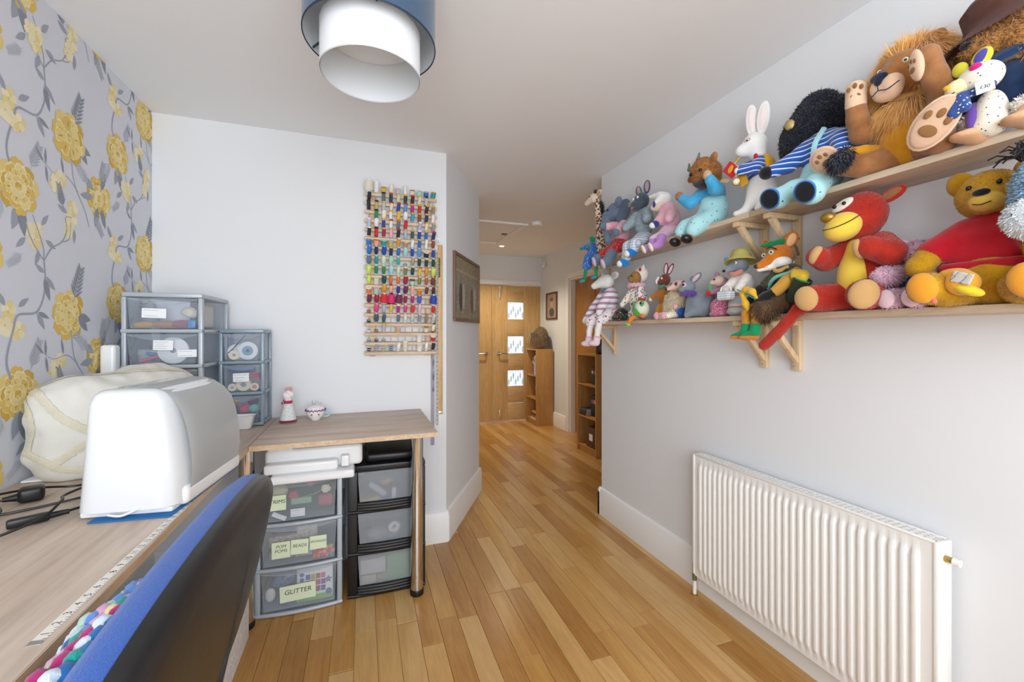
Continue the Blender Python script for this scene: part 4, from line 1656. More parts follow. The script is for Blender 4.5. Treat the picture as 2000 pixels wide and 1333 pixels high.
# white tray in front of the small tower
b = BM()
rings = shell(b, [(0, 0, 0.0, 0.036, 0.024), (0, 0, 0.004, 0.04, 0.027), (0, 0, 0.06, 0.054, 0.034), (0, 0, 0.064, 0.058, 0.037), (0, 0, 0.064, 0.053, 0.033), (0, 0, 0.006, 0.037, 0.024)], 40, 5)
b.faces.new(list(reversed(rings[0])))
o = one('white_tray', b, M_WHITEP, 'small white plastic tray on the desk in front of the small tower', 'tray')
o.location = (-0.545, 2.352, DT + 0.001)

# ------------------------------------------------------------------ pincushions
M_FLORAL = m_spots('white_floral_cotton', '#f2eeea', ['#c9566b', '#d98a86', '#8fa77f', '#b03a55'], 130, 0.24)
df = thing('pincushion_doll', 'dressmaker-shaped pincushion in white floral cotton with red sash', 'pincushion', (-0.362, 2.45, DT))
b = BM()
lathe(b, [(0.0, 0.001), (0.036, 0.001), (0.04, 0.006), (0.039, 0.014), (0.031, 0.05), (0.023, 0.085), (0.019, 0.1)], 28, cap=False)
obj('skirt', b, m_spots('grey_check_cotton', '#dfe1df', ['#c2c6c4', '#cfd2cf', '#e9e9e6'], 160, 0.4), df)
b = BM()
lathe(b, [(0.0405, 0.003), (0.042, 0.006), (0.0412, 0.013), (0.0395, 0.014)], 28, cap=False)
obj('hem', b, felt('burgundy_hem', '#8f2742'), df)
b = BM()
lathe(b, [(0.0195, 0.096), (0.021, 0.1), (0.021, 0.108), (0.0195, 0.112)], 24, cap=False)
obj('sash', b, felt('raspberry_sash', '#b8315a'), df)
soft('bodice', [E((0, 0, 0.125), (0.02, 0.015, 0.024)), E((0, -0.004, 0.138), (0.024, 0.016, 0.014)), C((-0.018, 0, 0.147), (0.018, 0, 0.147), 0.007), C((0, 0, 0.145), (0, 0, 0.162), 0.009, 0.008)], M_FLORAL, df, 0.004, 0.01)
b = BM()
for i in range(9):
    sph(b, (0.004 + 0.011 * math.cos(i * 2.4), -0.006 + 0.008 * math.sin(i * 2.4), 0.17 + 0.002 * (i % 4)), (0.008, 0.008, 0.006), (i, 0.4, 0), 8, 6)
obj('rosette', b, felt('blush_rosette', '#dba69c'), df)
b = BM()
for s in (-1, 1):
    sph(b, (-0.024 + 0.004 * s, 0.006, 0.105 + 0.007 * s), (0.004, 0.007, 0.008), (0.3 * s, 0, 0), 8, 6)
obj('bow', b, felt('raspberry_sash', '#b8315a'), df)

cp = thing('teacup_pincushion', 'white teacup pincushion with red hearts, stuck with pins', 'pincushion', (-0.234, 2.465, DT))
b = BM()
lathe(b, [(0.0, 0.001), (0.022, 0.001), (0.023, 0.006), (0.034, 0.016), (0.045, 0.034), (0.049, 0.052), (0.0475, 0.052), (0.043, 0.034), (0.03, 0.018), (0.0, 0.014)], 36, cap=False)
cup = obj('cup', b, mat('white_china', '#f1f0ec', rough=0.2), cp)
b = BM()
tube(b, spline([(0.044, 0, 0.044), (0.062, 0, 0.048), (0.072, 0, 0.034), (0.062, 0, 0.018), (0.036, 0, 0.017)], 7), 0.0045, 10)
obj('handle', b, mat('pale_blue_china', '#a9c8d9', rough=0.2), cp)
soft('cushion', [E((0, 0, 0.052), (0.046, 0.046, 0.026))], M_FLORAL, cp, 0.004)
b = BM()
for i in range(48):
    a = 2 * PI * i / 48
    sph(b, (0.0485 * math.cos(a), 0.0485 * math.sin(a), 0.0535 + 0.003 * math.sin(i * 1.3 * PI)), 0.0036, u=8, v=6)
obj('ric_rac', b, felt('purple_braid', '#7d3c86'), cp)
for a in (-1.9, -1.15):
    b = BM()
    hp = []
    for i in range(20):
        t_ = 2 * PI * i / 20
        hp.append((0.00032 * 16 * math.sin(t_) ** 3, 0.00032 * (13 * math.cos(t_) - 5 * math.cos(2 * t_) - 2 * math.cos(3 * t_) - math.cos(4 * t_))))
    q = Matrix.Translation((0.0462 * math.cos(a), 0.0462 * math.sin(a), 0.034)) @ Matrix.Rotation(a + PI / 2, 4, 'Z') @ Matrix.Rotation(PI / 2 - 0.25, 4, 'X')
    poly(b, hp, 0.001, q)
    obj('painted_heart', b, mat('red_glaze', '#c03a3f', rough=0.25), cup, smooth=False)
rr = random.Random(4)
for i in range(14):
    a, r_ = rr.random() * 6.28, rr.uniform(0, 0.03)
    p = Vector((r_ * math.cos(a), r_ * math.sin(a), 0.07))
    d_ = Vector((rr.uniform(-0.4, 0.4), rr.uniform(-0.4, 0.4), 1)).normalized()
    L = rr.uniform(0.018, 0.034)
    b = BM()
    tube(b, [p, p + d_ * L], 0.0006, 5)
    o = obj('pin', b, M_STEEL, cp)
    b = BM()
    sph(b, p + d_ * L, 0.0017, u=8, v=6)
    obj('pin_head', b, mat('pin_' + str(i % 3), ['#3a4450', '#f0f0f0', '#b8c4c8'][i % 3], rough=0.3), o)

# ------------------------------------------------------------------ leads and plug on the desk
M_LEAD = mat('black_lead', '#15161a', rough=0.35)


def cable(host, label, pts, r=0.0032, dz=0.0):
    b = BM()
    tube(b, spline([(x, y, DT + z + dz) for x, y, z in pts], 8), r, 8)
    if host:
        return obj('lead', b, M_LEAD, host, True)
    return one('power_lead', b, M_LEAD, label, 'cable', (pts[0][0], pts[0][1], DT))


pl = thing('mains_plug', 'black mains plug on its looping lead, lying on the desk', 'plug', (-0.855, 1.535, DT + 0.001), rotz=0.45)
b = BM()
box(b, (0, 0, 0.02), (0.05, 0.046, 0.038), 0.01, None, 3)
obj('plug_body', b, M_BLACK, pl)
b = BM()
lathe(b, [(0.012, 0), (0.009, 0.012), (0.006, 0.03)], 16, Matrix.Translation((-0.022, 0, 0.016)) @ Matrix.Rotation(-PI / 2, 4, 'Y'))
obj('strain_relief', b, M_BLACK, pl)
cable(pl, '', [(-0.9, 1.515, 0.016), (-0.945, 1.49, 0.006), (-0.955, 1.43, 0.004), (-0.87, 1.43, 0.004), (-0.79, 1.47, 0.004), (-0.71, 1.52, 0.01), (-0.675, 1.58, 0.03), (-0.682, 1.64, 0.06), (-0.668, 1.69, 0.09)])
cn = thing('lead_connector', 'black moulded connector on a lead curving along the desk front', 'connector', (-0.755, 1.345, DT + 0.001), rotz=0.55)
b = BM()
box(b, (0, 0, 0.011), (0.07, 0.022, 0.02), 0.005)
lathe(b, [(0.008, 0), (0.006, 0.035)], 12, Matrix.Translation((0.033, 0, 0.011)) @ Matrix.Rotation(PI / 2, 4, 'Y'))
obj('moulding', b, M_BLACK, cn)
cable(cn, '', [(-0.703, 1.376, 0.012), (-0.672, 1.42, 0.016), (-0.672, 1.5, 0.03), (-0.71, 1.545, 0.034), (-0.74, 1.45, 0.034), (-0.715, 1.385, 0.038), (-0.72, 1.31, 0.022), (-0.8, 1.25, 0.006), (-0.99, 1.27, 0.004)])
cable(None, 'black lead coiled on the desk in front of the cream cover', [(-0.99, 1.47, 0.004), (-0.9, 1.46, 0.018), (-0.84, 1.4, 0.011), (-0.88, 1.35, 0.004), (-0.97, 1.38, 0.016), (-0.96, 1.45, 0.026), (-0.88, 1.57, 0.016), (-0.79, 1.58, 0.01), (-0.76, 1.62, 0.004)], dz=0.008)

# ------------------------------------------------------------------ swivel chair and crochet blanket
ch = thing('swivel_chair', 'swivel chair with blue fabric cushion and black plastic back shell', 'chair', (-0.346, 0.755, 0))
M_BLUE = mat('royal_blue_weave', '#214f9c', rough=0.85, sheen=0.2, bump=0.5, bscale=700)
M_SHELL = mat('black_back_shell', '#17181a', rough=0.36, bump=0.08, bscale=60)


def backrest(bm, rows):
    """padded panel: rings of the outline, rows of (scale, depth) from the rim to the middle"""
    out = []
    for i in range(64):
        a = 2 * PI * i / 64
        c, s = math.cos(a), math.sin(a)
        z = 0.13 * math.copysign(abs(s) ** 0.8, s)
        y = 0.325 * math.copysign(abs(c) ** 0.8, c) * (1.0 + 0.2 * z / 0.13)
        out.append((y, z))
    rings = [[bm.verts.new((dep, y * s, z * s)) for y, z in out] for s, dep in rows]
    for A, B_ in zip(rings, rings[1:]):
        for i in range(64):
            j = (i + 1) % 64
            bm.faces.new((A[i], A[j], B_[j], B_[i]))
    bm.faces.new(rings[-1])
    bm.faces.new(list(reversed(rings[0])))


RB = Matrix.Translation((0.16, -0.165, 0.935)) @ Matrix.Rotation(0.15, 4, 'Y')
b = BM()
backrest(b, [(1.0, 0.0), (1.0, 0.006), (0.985, 0.013), (0.94, 0.019), (0.8, 0.024), (0.5, 0.027), (0.2, 0.028)])
b.transform(RB)
shell_o = obj('back_shell', b, M_SHELL, ch)
b = BM()
backrest(b, [(0.995, -0.0005), (1.006, -0.004), (1.006, -0.012), (0.995, -0.02), (0.95, -0.027), (0.8, -0.032), (0.5, -0.035), (0.2, -0.036)])
b.transform(RB)
obj('back_cushion', b, M_BLUE, ch)
b = BM()
tube(b, [RB @ Vector((0.025, 0.1 + z * 0.4, z)) for z in (-0.105, -0.05, 0.02, 0.07)], [0.004, 0.005, 0.004, 0.001], 8)
obj('moulded_rib', b, M_SHELL, shell_o)
b = BM()
box(b, (-0.17, 0, 0.46), (0.44, 0.46, 0.07), 0.035, None, 4)
obj('seat', b, M_BLUE, ch)
b = BM()
tube(b, spline([(-0.1, 0, 0.42), (0.06, -0.03, 0.42), (0.13, -0.12, 0.5), (0.155, -0.2, 0.7), (0.175, -0.22, 0.88)], 5), 0.022, 10)
obj('back_bracket', b, M_BLACK, ch)
b = BM()
cyl(b, (-0.17, 0, 0.1), (-0.17, 0, 0.43), 0.028, n=20)
obj('gas_column', b, M_BLACK, ch)
for i in range(5):
    a = 2 * PI * i / 5 + 0.3
    e = Vector((-0.17 + 0.27 * math.cos(a), 0.27 * math.sin(a), 0.075))
    b = BM()
    tube(b, [(-0.17, 0, 0.11), e], [0.028, 0.018], 10)
    o = obj('base_arm', b, M_BLACK, ch)
    b = BM()
    cyl(b, e + Vector((-0.012, 0, -0.045)), e + Vector((0.012, 0, -0.045)), 0.029, n=18)
    obj('castor', b, M_BLACK, o)

# blanket: rows of chunky crochet stitches hanging over the inside of the chair back
bl = thing('crochet_blanket', 'multicoloured crochet blanket bundled between the desk and the blue chair back', 'blanket', (-0.312, 0.68, 0.52))
YARN = ['#1f5f9c', '#c9d6e2', '#a8246a', '#178f86', '#d9cb96', '#c99abc', '#5b86c9', '#a9c8c2']
row_b = [[] for _ in YARN]
_t = BM()
sph(_t, (0, 0, 0), 1.0, None, 8, 6)
_tv = np.array([v.co for v in _t.verts])
_tf = [[v.index for v in f_.verts] for f_ in _t.faces]
_t.verts.index_update()
_tf = [[v.index for v in f_.verts] for f_ in _t.faces]
_t.free()
sect = spline([(0.06, 0, 0.34), (0.035, 0, 0.375), (-0.01, 0, 0.372), (-0.055, 0, 0.345), (-0.085, 0, 0.29), (-0.098, 0, 0.22), (-0.096, 0, 0.12)], 4)
for i, q in enumerate(sect):
    for j in range(20):
        u = j / 19
        y = -0.25 + 0.5 * u
        drop = 0.16 * max(0, u - 0.7) ** 1.5 * 2
        z = q.z - drop + 0.012 * math.sin(u * 9 + i * 0.5)
        c = (i + j // 5) % len(YARN) if (i * 3 + j) % 8 else (i + 3) % len(YARN)
        row_b[c].append((np.array(Euler((0.7 if i % 2 else -0.7, 0, 0.4)).to_matrix()), (q.x + 0.006 * math.sin(j * 1.7), y, z)))
for c, q in zip(YARN, row_b):
    vv, ff = [], []
    for R3, p in q:
        ff += [[k + len(vv) * len(_tv) for k in f_] for f_ in _tf]
        vv.append((_tv * (0.0135, 0.0195, 0.0125)) @ R3.T + p)
    me = bpy.data.meshes.new('yarn_stitches')
    me.from_pydata(np.concatenate(vv).tolist(), [], ff)
    finish(me)
    o = link('yarn_stitches', me, felt('yarn_' + c[1:], c), bl)
    o['kind'] = 'stuff'

# storage box under the desk, behind the chair
b = BM()
box(b, (-0.6, 1.85, 0.14), (0.3, 0.42, 0.278), 0.012)
one('storage_box', b, m_spots('white_flecked_card', '#d9d5d0', ['#b5aca4', '#efece8', '#c3bab2'], 90, 0.35, rough=0.7), 'white flecked storage box on the floor under the desk', 'box', (-0.6, 1.85, 0))

# ------------------------------------------------------------------ thread rack on the back wall
M_RAIL = m_wood('pale_rack_wood', '#e3cdb4', '#d3b898', 'x', 20, rough=0.6)
M_PEG = mat('peg_wood', '#c9a67f', rough=0.6)
RX = [0.034 + 0.0408 * i for i in range(10)]
RZ = [2.098 - 0.0512 * i for i in range(6)] + [1.790 - 0.0557 * i for i in range(12)]
YR = YB - 0.001


def rack(label, rows):
    zs = [RZ[i] for i in rows]
    t_ = thing('thread_rack', label, 'thread rack', (0.22, YR, zs[-1]))
    for x in (0.055, 0.375):
        b = BM()
        bx(b, x - 0.017, x + 0.017, YR - 0.012, YR, zs[-1] - 0.026, zs[0] + 0.006, 0.002)
        obj('upright', b, M_RAIL, t_, True)
    for z in zs:
        b = BM()
        box(b, (0.2175, YR - 0.026, z - 0.006), (0.415, 0.03, 0.017), 0.003, (0.3, 0, 0))
        rl = obj('rail', b, M_RAIL, t_, True)
        for x in RX:
            b = BM()
            q = Vector((x, YR - 0.03, z))
            cyl(b, q, q + PEG * 0.034, 0.0022, n=8)
            obj('peg', b, M_PEG, rl, True)


PEG = Vector((0, -0.46, 0.89)).normalized()
rack('upper wooden thread rack of six rails on the white wall', range(6))
rack('lower wooden thread rack of twelve rails on the white wall', range(6, 18))

TC = dict(black='#17181c', cream='#e6dfc9', white='#eef0f0', yellow='#e8bf2c', silver='#c3c8cc', mint='#a9dcc2', blue='#1f6fbf', teal='#1a9a94', steel='#5c7488', darkgreen='#0f4a3c', palegreen='#cfe3c2',
          brown='#3f211c', gold='#c9b46a', royal='#1646a8', sky='#5c9ccf', magenta='#bd2380', red='#cf2226', taupe='#9a8874', green='#128a5a', cyan='#29a8d6', rust='#8a4a22', navy='#15285e', lilac='#b9b9d2',
          grey='#8f959c', crimson='#a11a3c', pink='#f0b6cc', paleblue='#a8bde6', orange='#e2762c', peach='#f0b094', tan='#b98a52', aqua='#a4dbe4', turquoise='#36b5a4', lime='#cfe86a', olive='#7b8a3c', plum='#6a1f46',
          indigo='#3a2a9a', mustard='#d99a1c', rose='#e0417f', hotpink='#d81f6e', violet='#4f5fc0', slate='#3f5560', copper='#b0623c', choc='#6a3a2c', scarlet='#d8392c', ivory='#f0ead8', camo='#a39f7a', bobbin='#8d8f92')


def thread_mat(c):
    n = 'thread_' + c
    if n in MATS:
        return MATS[n]
    t = NT(n)
    w = t.n('TexWave', wave_type='BANDS', bands_direction='Z')
    w.inputs['Scale'].default_value = 320
    w.inputs['Distortion'].default_value = 1.0
    t.l(t.coords(), w.inputs['Vector'])
    t.color(TC[c])
    t.b.inputs['Roughness'].default_value = 0.45
    t.b.inputs['Sheen Weight'].default_value = 0.2
    t.bump(w.outputs['Fac'], 0.3, 0.001)
    MATS[n] = t.m
    return t.m


# kind: (profile of the core, profile of the thread, words)
SHAPES = {
    's': ([(0.0025, 0), (0.0088, 0), (0.0088, 0.0025), (0.006, 0.003), (0.006, 0.0405), (0.0092, 0.041), (0.0092, 0.0455), (0.007, 0.047), (0.0028, 0.047)], [(0.0062, 0.003), (0.0086, 0.0032), (0.0089, 0.02), (0.0086, 0.0405), (0.0062, 0.0408)], 'reel'),
    'c': ([(0.0025, 0), (0.0075, 0), (0.0078, 0.003), (0.005, 0.006), (0.0045, 0.05), (0.006, 0.051), (0.0062, 0.0525), (0.0028, 0.053)], [(0.0075, 0.003), (0.0128, 0.013), (0.0134, 0.03), (0.0122, 0.046), (0.0085, 0.0508), (0.0045, 0.051)], 'cone'),
    'n': ([(0.0025, 0), (0.0072, 0), (0.0072, 0.002), (0.004, 0.003), (0.004, 0.042), (0.0062, 0.043), (0.0062, 0.045), (0.0028, 0.0455)], [(0.0045, 0.003), (0.0084, 0.008), (0.009, 0.022), (0.008, 0.038), (0.0045, 0.0425)], 'slim cone'),
    'w': ([(0.003, 0), (0.0142, 0), (0.0142, 0.0025), (0.008, 0.004), (0.008, 0.026), (0.0142, 0.0275), (0.0142, 0.031), (0.0035, 0.031)], [(0.008, 0.003), (0.0132, 0.0032), (0.0135, 0.015), (0.0132, 0.027), (0.008, 0.0275)], 'wide reel'),
    'k': ([(0.003, 0), (0.016, 0), (0.016, 0.003), (0.01, 0.005), (0.008, 0.056), (0.007, 0.06), (0.003, 0.06)], [(0.014, 0.003), (0.0215, 0.008), (0.0205, 0.03), (0.0175, 0.046), (0.012, 0.054), (0.007, 0.056)], 'large cone'),
    't': ([(0.003, 0), (0.0125, 0), (0.0125, 0.003), (0.012, 0.004), (0.012, 0.063), (0.0125, 0.064), (0.0115, 0.067), (0.0035, 0.067)], [(0.0122, 0.004), (0.0145, 0.006), (0.0148, 0.033), (0.0145, 0.061), (0.0122, 0.063)], 'tall reel'),
    'b': ([(0.0025, 0), (0.0102, 0), (0.0102, 0.0012), (0.005, 0.002), (0.005, 0.0095), (0.0102, 0.0102), (0.0102, 0.0115), (0.003, 0.0115)], [(0.005, 0.0018), (0.0088, 0.002), (0.0088, 0.0096), (0.005, 0.0098)], 'bobbin'),
}
_SP = {}


def spool_mesh(kind, which):
    key = (kind, which)
    if key not in _SP:
        b = BM()
        lathe(b, SHAPES[kind][which], 16, cap=False)
        bmesh.ops.recalc_face_normals(b, faces=b.faces)
        me = bpy.data.meshes.new('thread' if which else 'core')
        b.to_mesh(me)
        b.free()
        finish(me)
        _SP[key] = me
    return _SP[key]


# rail by rail from the top, peg by peg from the wallpaper side: kind, thread, core
ROWS = '''k.cream.white t.white.white w.yellow.tan c.ivory.cream w.silver.pink s.white.white w.cream.tan w.mint.silver w.blue.peach w.teal.tan
n.black.white - s.steel.black s.darkgreen.red s.palegreen.yellow s.darkgreen.yellow s.brown.red s.cream.yellow s.silver.black -
s.black.black s.gold.black s.silver.yellow s.cream.red s.royal.red s.sky.red s.magenta.yellow s.red.yellow s.brown.yellow s.taupe.yellow
- s.green.black c.ivory.cream s.white.yellow s.yellow.yellow c.white.white s.cyan.yellow s.rust.yellow s.navy.yellow s.white.cream
s.silver.white c.white.white s.royal.yellow s.white.red s.steel.orange s.red.red - s.lilac.white s.cream.yellow s.grey.yellow
s.black.white s.red.black s.crimson.yellow s.pink.yellow s.black.red s.paleblue.yellow s.slate.yellow s.royal.white s.blue.yellow s.navy.red
w.blue.grey w.peach.orange w.teal.aqua w.gold.silver s.mustard.cream w.tan.cream s.white.yellow s.blue.yellow s.ivory.white n.rust.white
c.blue.white n.navy.white c.royal.white s.navy.yellow n.blue.white c.aqua.white n.royal.white c.sky.white w.black.ivory n.royal.white
c.steel.white n.teal.white c.palegreen.white c.mint.white n.turquoise.white b.grey.silver n.camo.white n.darkgreen.white s.darkgreen.ivory n.darkgreen.white
c.lime.mint n.green.white n.green.white c.aqua.white n.palegreen.ivory s.olive.ivory n.darkgreen.white s.yellow.orange n.mustard.orange c.lime.yellow
n.lime.yellow w.palegreen.ivory c.darkgreen.white n.orange.copper n.orange.white c.crimson.white w.mint.choc n.olive.white n.copper.white c.choc.white
w.orange.white w.mint.pink c.mustard.white n.peach.copper n.indigo.white c.plum.white n.peach.white w.orange.yellow n.choc.white n.brown.grey
c.plum.yellow c.crimson.white k.red.white k.hotpink.black k.plum.white n.crimson.white n.magenta.white c.violet.white - k.royal.white
b.copper.grey c.rose.white n.lilac.grey n.yellow.ivory s.magenta.ivory n.rose.white c.scarlet.white n.pink.white - n.red.white
b.black.grey c.slate.white n.slate.grey - n.steel.white n.cream.ivory n.silver.white n.grey.white n.taupe.grey n.silver.white
b.white.silver b.copper.grey s.lilac.yellow - w.gold.pink - - - w.cream.tan n.cream.black
b.steel.silver b.choc.grey b.taupe.silver - - - - w.white.white - w.red.white
b.black.silver b.grey.silver b.gold.silver b.steel.silver n.white.white t.cream.ivory - w.white.ivory n.white.white n.black.silver'''
ORD = ['first', 'second', 'third', 'fourth', 'fifth', 'sixth', 'seventh', 'eighth', 'ninth', 'tenth', 'eleventh', 'twelfth']
rg = random.Random(21)
for r_, line in enumerate(ROWS.split('\n')):
    for c_, code in enumerate(line.split()):
        if code == '-':
            continue
        k, th, co = code.split('.')
        up = 'upper' if r_ < 6 else 'lower'
        rr_ = ORD[r_ if r_ < 6 else r_ - 6]
        kind = SHAPES[k][2]
        nice = {'palegreen': 'pale green', 'darkgreen': 'dark green', 'paleblue': 'pale blue', 'hotpink': 'hot pink', 'choc': 'chocolate', 'royal': 'royal blue', 'camo': 'khaki', 'sky': 'sky blue'}
        top = '' if k in 'b' else ' on a %s core' % nice.get(co, co)
        t_ = thing('thread_bobbin' if k == 'b' else 'thread_spool', '%s thread %s%s, %s peg, %s rail, %s rack' % (nice.get(th, th), kind, top, ORD[c_], rr_, up), 'bobbin' if k == 'b' else 'thread spool', group='threads on the wall racks')
        n = 1
        if k == 'b' and r_ == 17:
            n = (2, 3, 2, 3)[c_ % 4]
        lean = rg.uniform(-0.05, 0.05)
        q = Vector((RX[c_], YR - 0.03, RZ[r_])) + PEG * 0.0075
        if k == 'k':
            q.y -= 0.009
        t_.location = q
        t_.rotation_euler = (math.acos(PEG.z), lean, rg.random() * 0.2)
        sc_ = {'s': 1.16, 'n': 1.2, 'c': 1.04, 'w': 1.08, 'k': 1.04, 't': 1.0, 'b': 1.15}[k]
        t_.scale = (sc_,) * 3
        if k == 'k' and r_ == 0:
            t_.scale = (1.15,) * 3
        for i in range(n):
            for which, nm, cc in ((0, 'core', co), (1, 'thread', th)):
                o = bpy.data.objects.new(nm, spool_mesh(k, which))
                if not o.data.materials:
                    o.data.materials.append(None)
                o.material_slots[0].link = 'OBJECT'
                o.material_slots[0].material = thread_mat(cc) if which else mat('core_' + cc, TC[cc], rough=0.4)
                COL.objects.link(o)
                o.parent = t_
                o.location = (0, 0, 0.0118 * i)

# hook with ruler, tapes and strips of card hanging at the end of the rack
hk = thing('wall_hook', 'small white wall hook holding the wooden ruler', 'hook', (0.44, YB, 1.86))
b = BM()
cyl(b, (0, -0.0005, 0), (0, -0.008, 0), 0.012, n=20)
tube(b, spline([(0, -0.006, 0), (0, -0.022, -0.004), (0, -0.026, -0.014), (0, -0.02, -0.018)], 5), 0.0025, 8)
obj('hook', b, M_WHITEP, hk)
b = BM()
bx(b, 0.437, 0.465, YB - 0.012, YB - 0.007, 0.80, 1.83, 0.001)
ru = thing('wooden_ruler', 'long wooden metre ruler hanging beside the thread rack', 'ruler', (0.451, YB - 0.01, 0.80))
obj('stick', b, m_wood('ruler_boxwood', '#dcb884', '#cba26a', 'z', 20, rough=0.5), ru, True)
b = BM()
for k in range(1, 100):
    L = 0.012 if k % 10 == 0 else 0.006
    box(b, (0.465 - L / 2 - 0.0005, YB - 0.0122, 0.80 + 0.0102 * k), (L, 0.0004, 0.0008))
o = obj('graduations', b, M_INK, ru, True, smooth=False)
o['kind'] = 'stuff'
b = BM()
bx(b, 0.436, 0.466, YB - 0.0125, YB - 0.0065, 0.79, 0.806, 0.001)
obj('metal_tip', b, M_STEEL, ru, True)


def strip_tape(label, x, z0, z1, w, m, y, ticks=True, sway=0.0):
    t_ = thing('hanging_tape', label, 'tape', (x, y, z0))
    b = BM()
    n = 24
    L_, R_ = [], []
    for i in range(n + 1):
        z = (z1 - z0) * i / n
        xx = sway * (1 - i / n) ** 2
        yy = -0.0015 * math.sin(i * 0.8)
        L_.append(b.verts.new((xx - w / 2, yy, z)))
        R_.append(b.verts.new((xx + w / 2, yy - 0.0008, z)))
    for i in range(n):
        b.faces.new((L_[i], R_[i], R_[i + 1], L_[i + 1]))
    bmesh.ops.solidify(b, geom=b.faces[:], thickness=0.0006)
    s_ = obj('strip', b, m, t_)
    if ticks:
        b = BM()
        for k in range(int((z1 - z0) / 0.0127)):
            z = 0.0127 * k
            i = z / (z1 - z0)
            box(b, (sway * (1 - i) ** 2 + (0.002 if k % 2 else 0), -0.0038, z), (w * (0.35 if k % 2 else 0.55), 0.0004, 0.003 if k % 2 == 0 else 0.001))
        o = obj('printed_numbers', b, M_INK, s_, smooth=False)
        o['kind'] = 'stuff'
    return t_


strip_tape('white dressmaking tape measure hanging in front of the ruler', 0.431, 0.73, 1.79, 0.016, M_TAPE, YB - 0.018)
strip_tape('yellow tape measure hanging behind the white tape', 0.417, 1.25, 1.8, 0.01, mat('yellow_tape', '#d9c23a', rough=0.5), YB - 0.011, sway=0.004)
strip_tape('strip of pale lilac card hanging down past the desk corner', 0.405, 0.60, 1.2, 0.022, mat('lilac_card', '#d3cdd8', rough=0.7), YB - 0.006, ticks=False)
strip_tape('narrow grey metal rule hanging beside the tape measures', 0.409, 0.93, 1.2, 0.012, mat('grey_rule', '#8a8a8e', rough=0.4, metal=0.6), YB - 0.0085, ticks=False)
strip_tape('short olive tape looped over the wooden ruler', 0.44, 1.63, 1.75, 0.02, mat('olive_tape', '#9a9440', rough=0.6), YB - 0.0145)

# ------------------------------------------------------------------ two-tier drum lampshade
lp = thing('pendant_lamp', 'two-tier drum ceiling lampshade, navy outside and white inside', 'ceiling lamp', (0.025, 1.335, CEIL))
M_NAVYSH = mat('navy_shade_silk', '#304c68', rough=0.6, sheen=0.3, bump=0.25, bscale=220)
M_WSH = mat('white_shade_linen', '#e6e8ea', rough=0.8, bump=0.15, bscale=300)
M_LIN = mat('white_shade_lining', '#dfe3e6', rough=0.6)


def drum(r, z0, z1, mo, mi, name):
    b = BM()
    lathe(b, [(r, z0), (r, z1)], 72, cap=False)
    o = obj(name, b, mo, lp)
    b = BM()
    lathe(b, [(r - 0.002, z0), (r - 0.002, z1)], 72, cap=False)
    obj('lining', b, mi, o)
    return o


oz, iz = -0.25, -0.345
od = drum(0.187, oz, -0.03, M_NAVYSH, M_LIN, 'outer_shade')
idr = drum(0.142, iz, -0.215, M_WSH, M_LIN, 'inner_shade')
for host, r, z, m, w in ((od, 0.187, oz, mat('navy_trim', '#1c2c40', rough=0.6), 0.0032), (od, 0.187, -0.03, mat('navy_trim', '#1c2c40'), 0.0032), (idr, 0.142, iz, mat('grey_trim', '#c3c6c9', rough=0.5), 0.0022), (idr, 0.142, -0.215, mat('grey_trim', '#c3c6c9'), 0.0022)):
    b = BM()
    lathe(b, [(r + w * 0.5 * math.cos(a), z + w * math.sin(a)) for a in [2 * PI * k / 8 for k in range(9)]], 72, cap=False)
    obj('rim', b, m, host)
b = BM()
lathe(b, [(0.0005, -0.2245), (0.1385, -0.2245), (0.1395, -0.222), (0.0005, -0.222)], 48, cap=False)
obj('diffuser', b, mat('white_diffuser', '#e4e7e8', rough=0.5), idr)
for a in (0.6, 0.6 + 2 * PI / 3, 0.6 + 4 * PI / 3):
    b = BM()
    cyl(b, (0.14 * math.cos(a), 0.14 * math.sin(a), -0.218), (0.186 * math.cos(a), 0.186 * math.sin(a), -0.245), 0.0032, n=8)
    obj('spoke', b, mat('navy_trim', '#1c2c40'), lp)
for a in (0.2, 0.2 + 2 * PI / 3, 0.2 + 4 * PI / 3):
    b = BM()
    cyl(b, (0.02 * math.cos(a), 0.02 * math.sin(a), -0.06), (0.186 * math.cos(a), 0.186 * math.sin(a), -0.06), 0.002, n=8)
    obj('spider_arm', b, M_WHITEP, lp)
b = BM()
lathe(b, [(0.0005, -0.13), (0.014, -0.13), (0.018, -0.12), (0.018, -0.05), (0.03, -0.03), (0.045, -0.02), (0.05, 0), (0.0005, 0)], 28, cap=False)
obj('lamp_holder', b, M_WHITEP, lp)
b = BM()
lathe(b, [(0.0005, -0.2), (0.018, -0.195), (0.028, -0.175), (0.024, -0.15), (0.013, -0.13)], 24, cap=False)
obj('bulb', b, mat('opal_bulb', '#f2f2ee', rough=0.3), lp)

# ------------------------------------------------------------------ pictures
M_FRAME = mat('brown_frame', '#7d5f4d', rough=0.4)


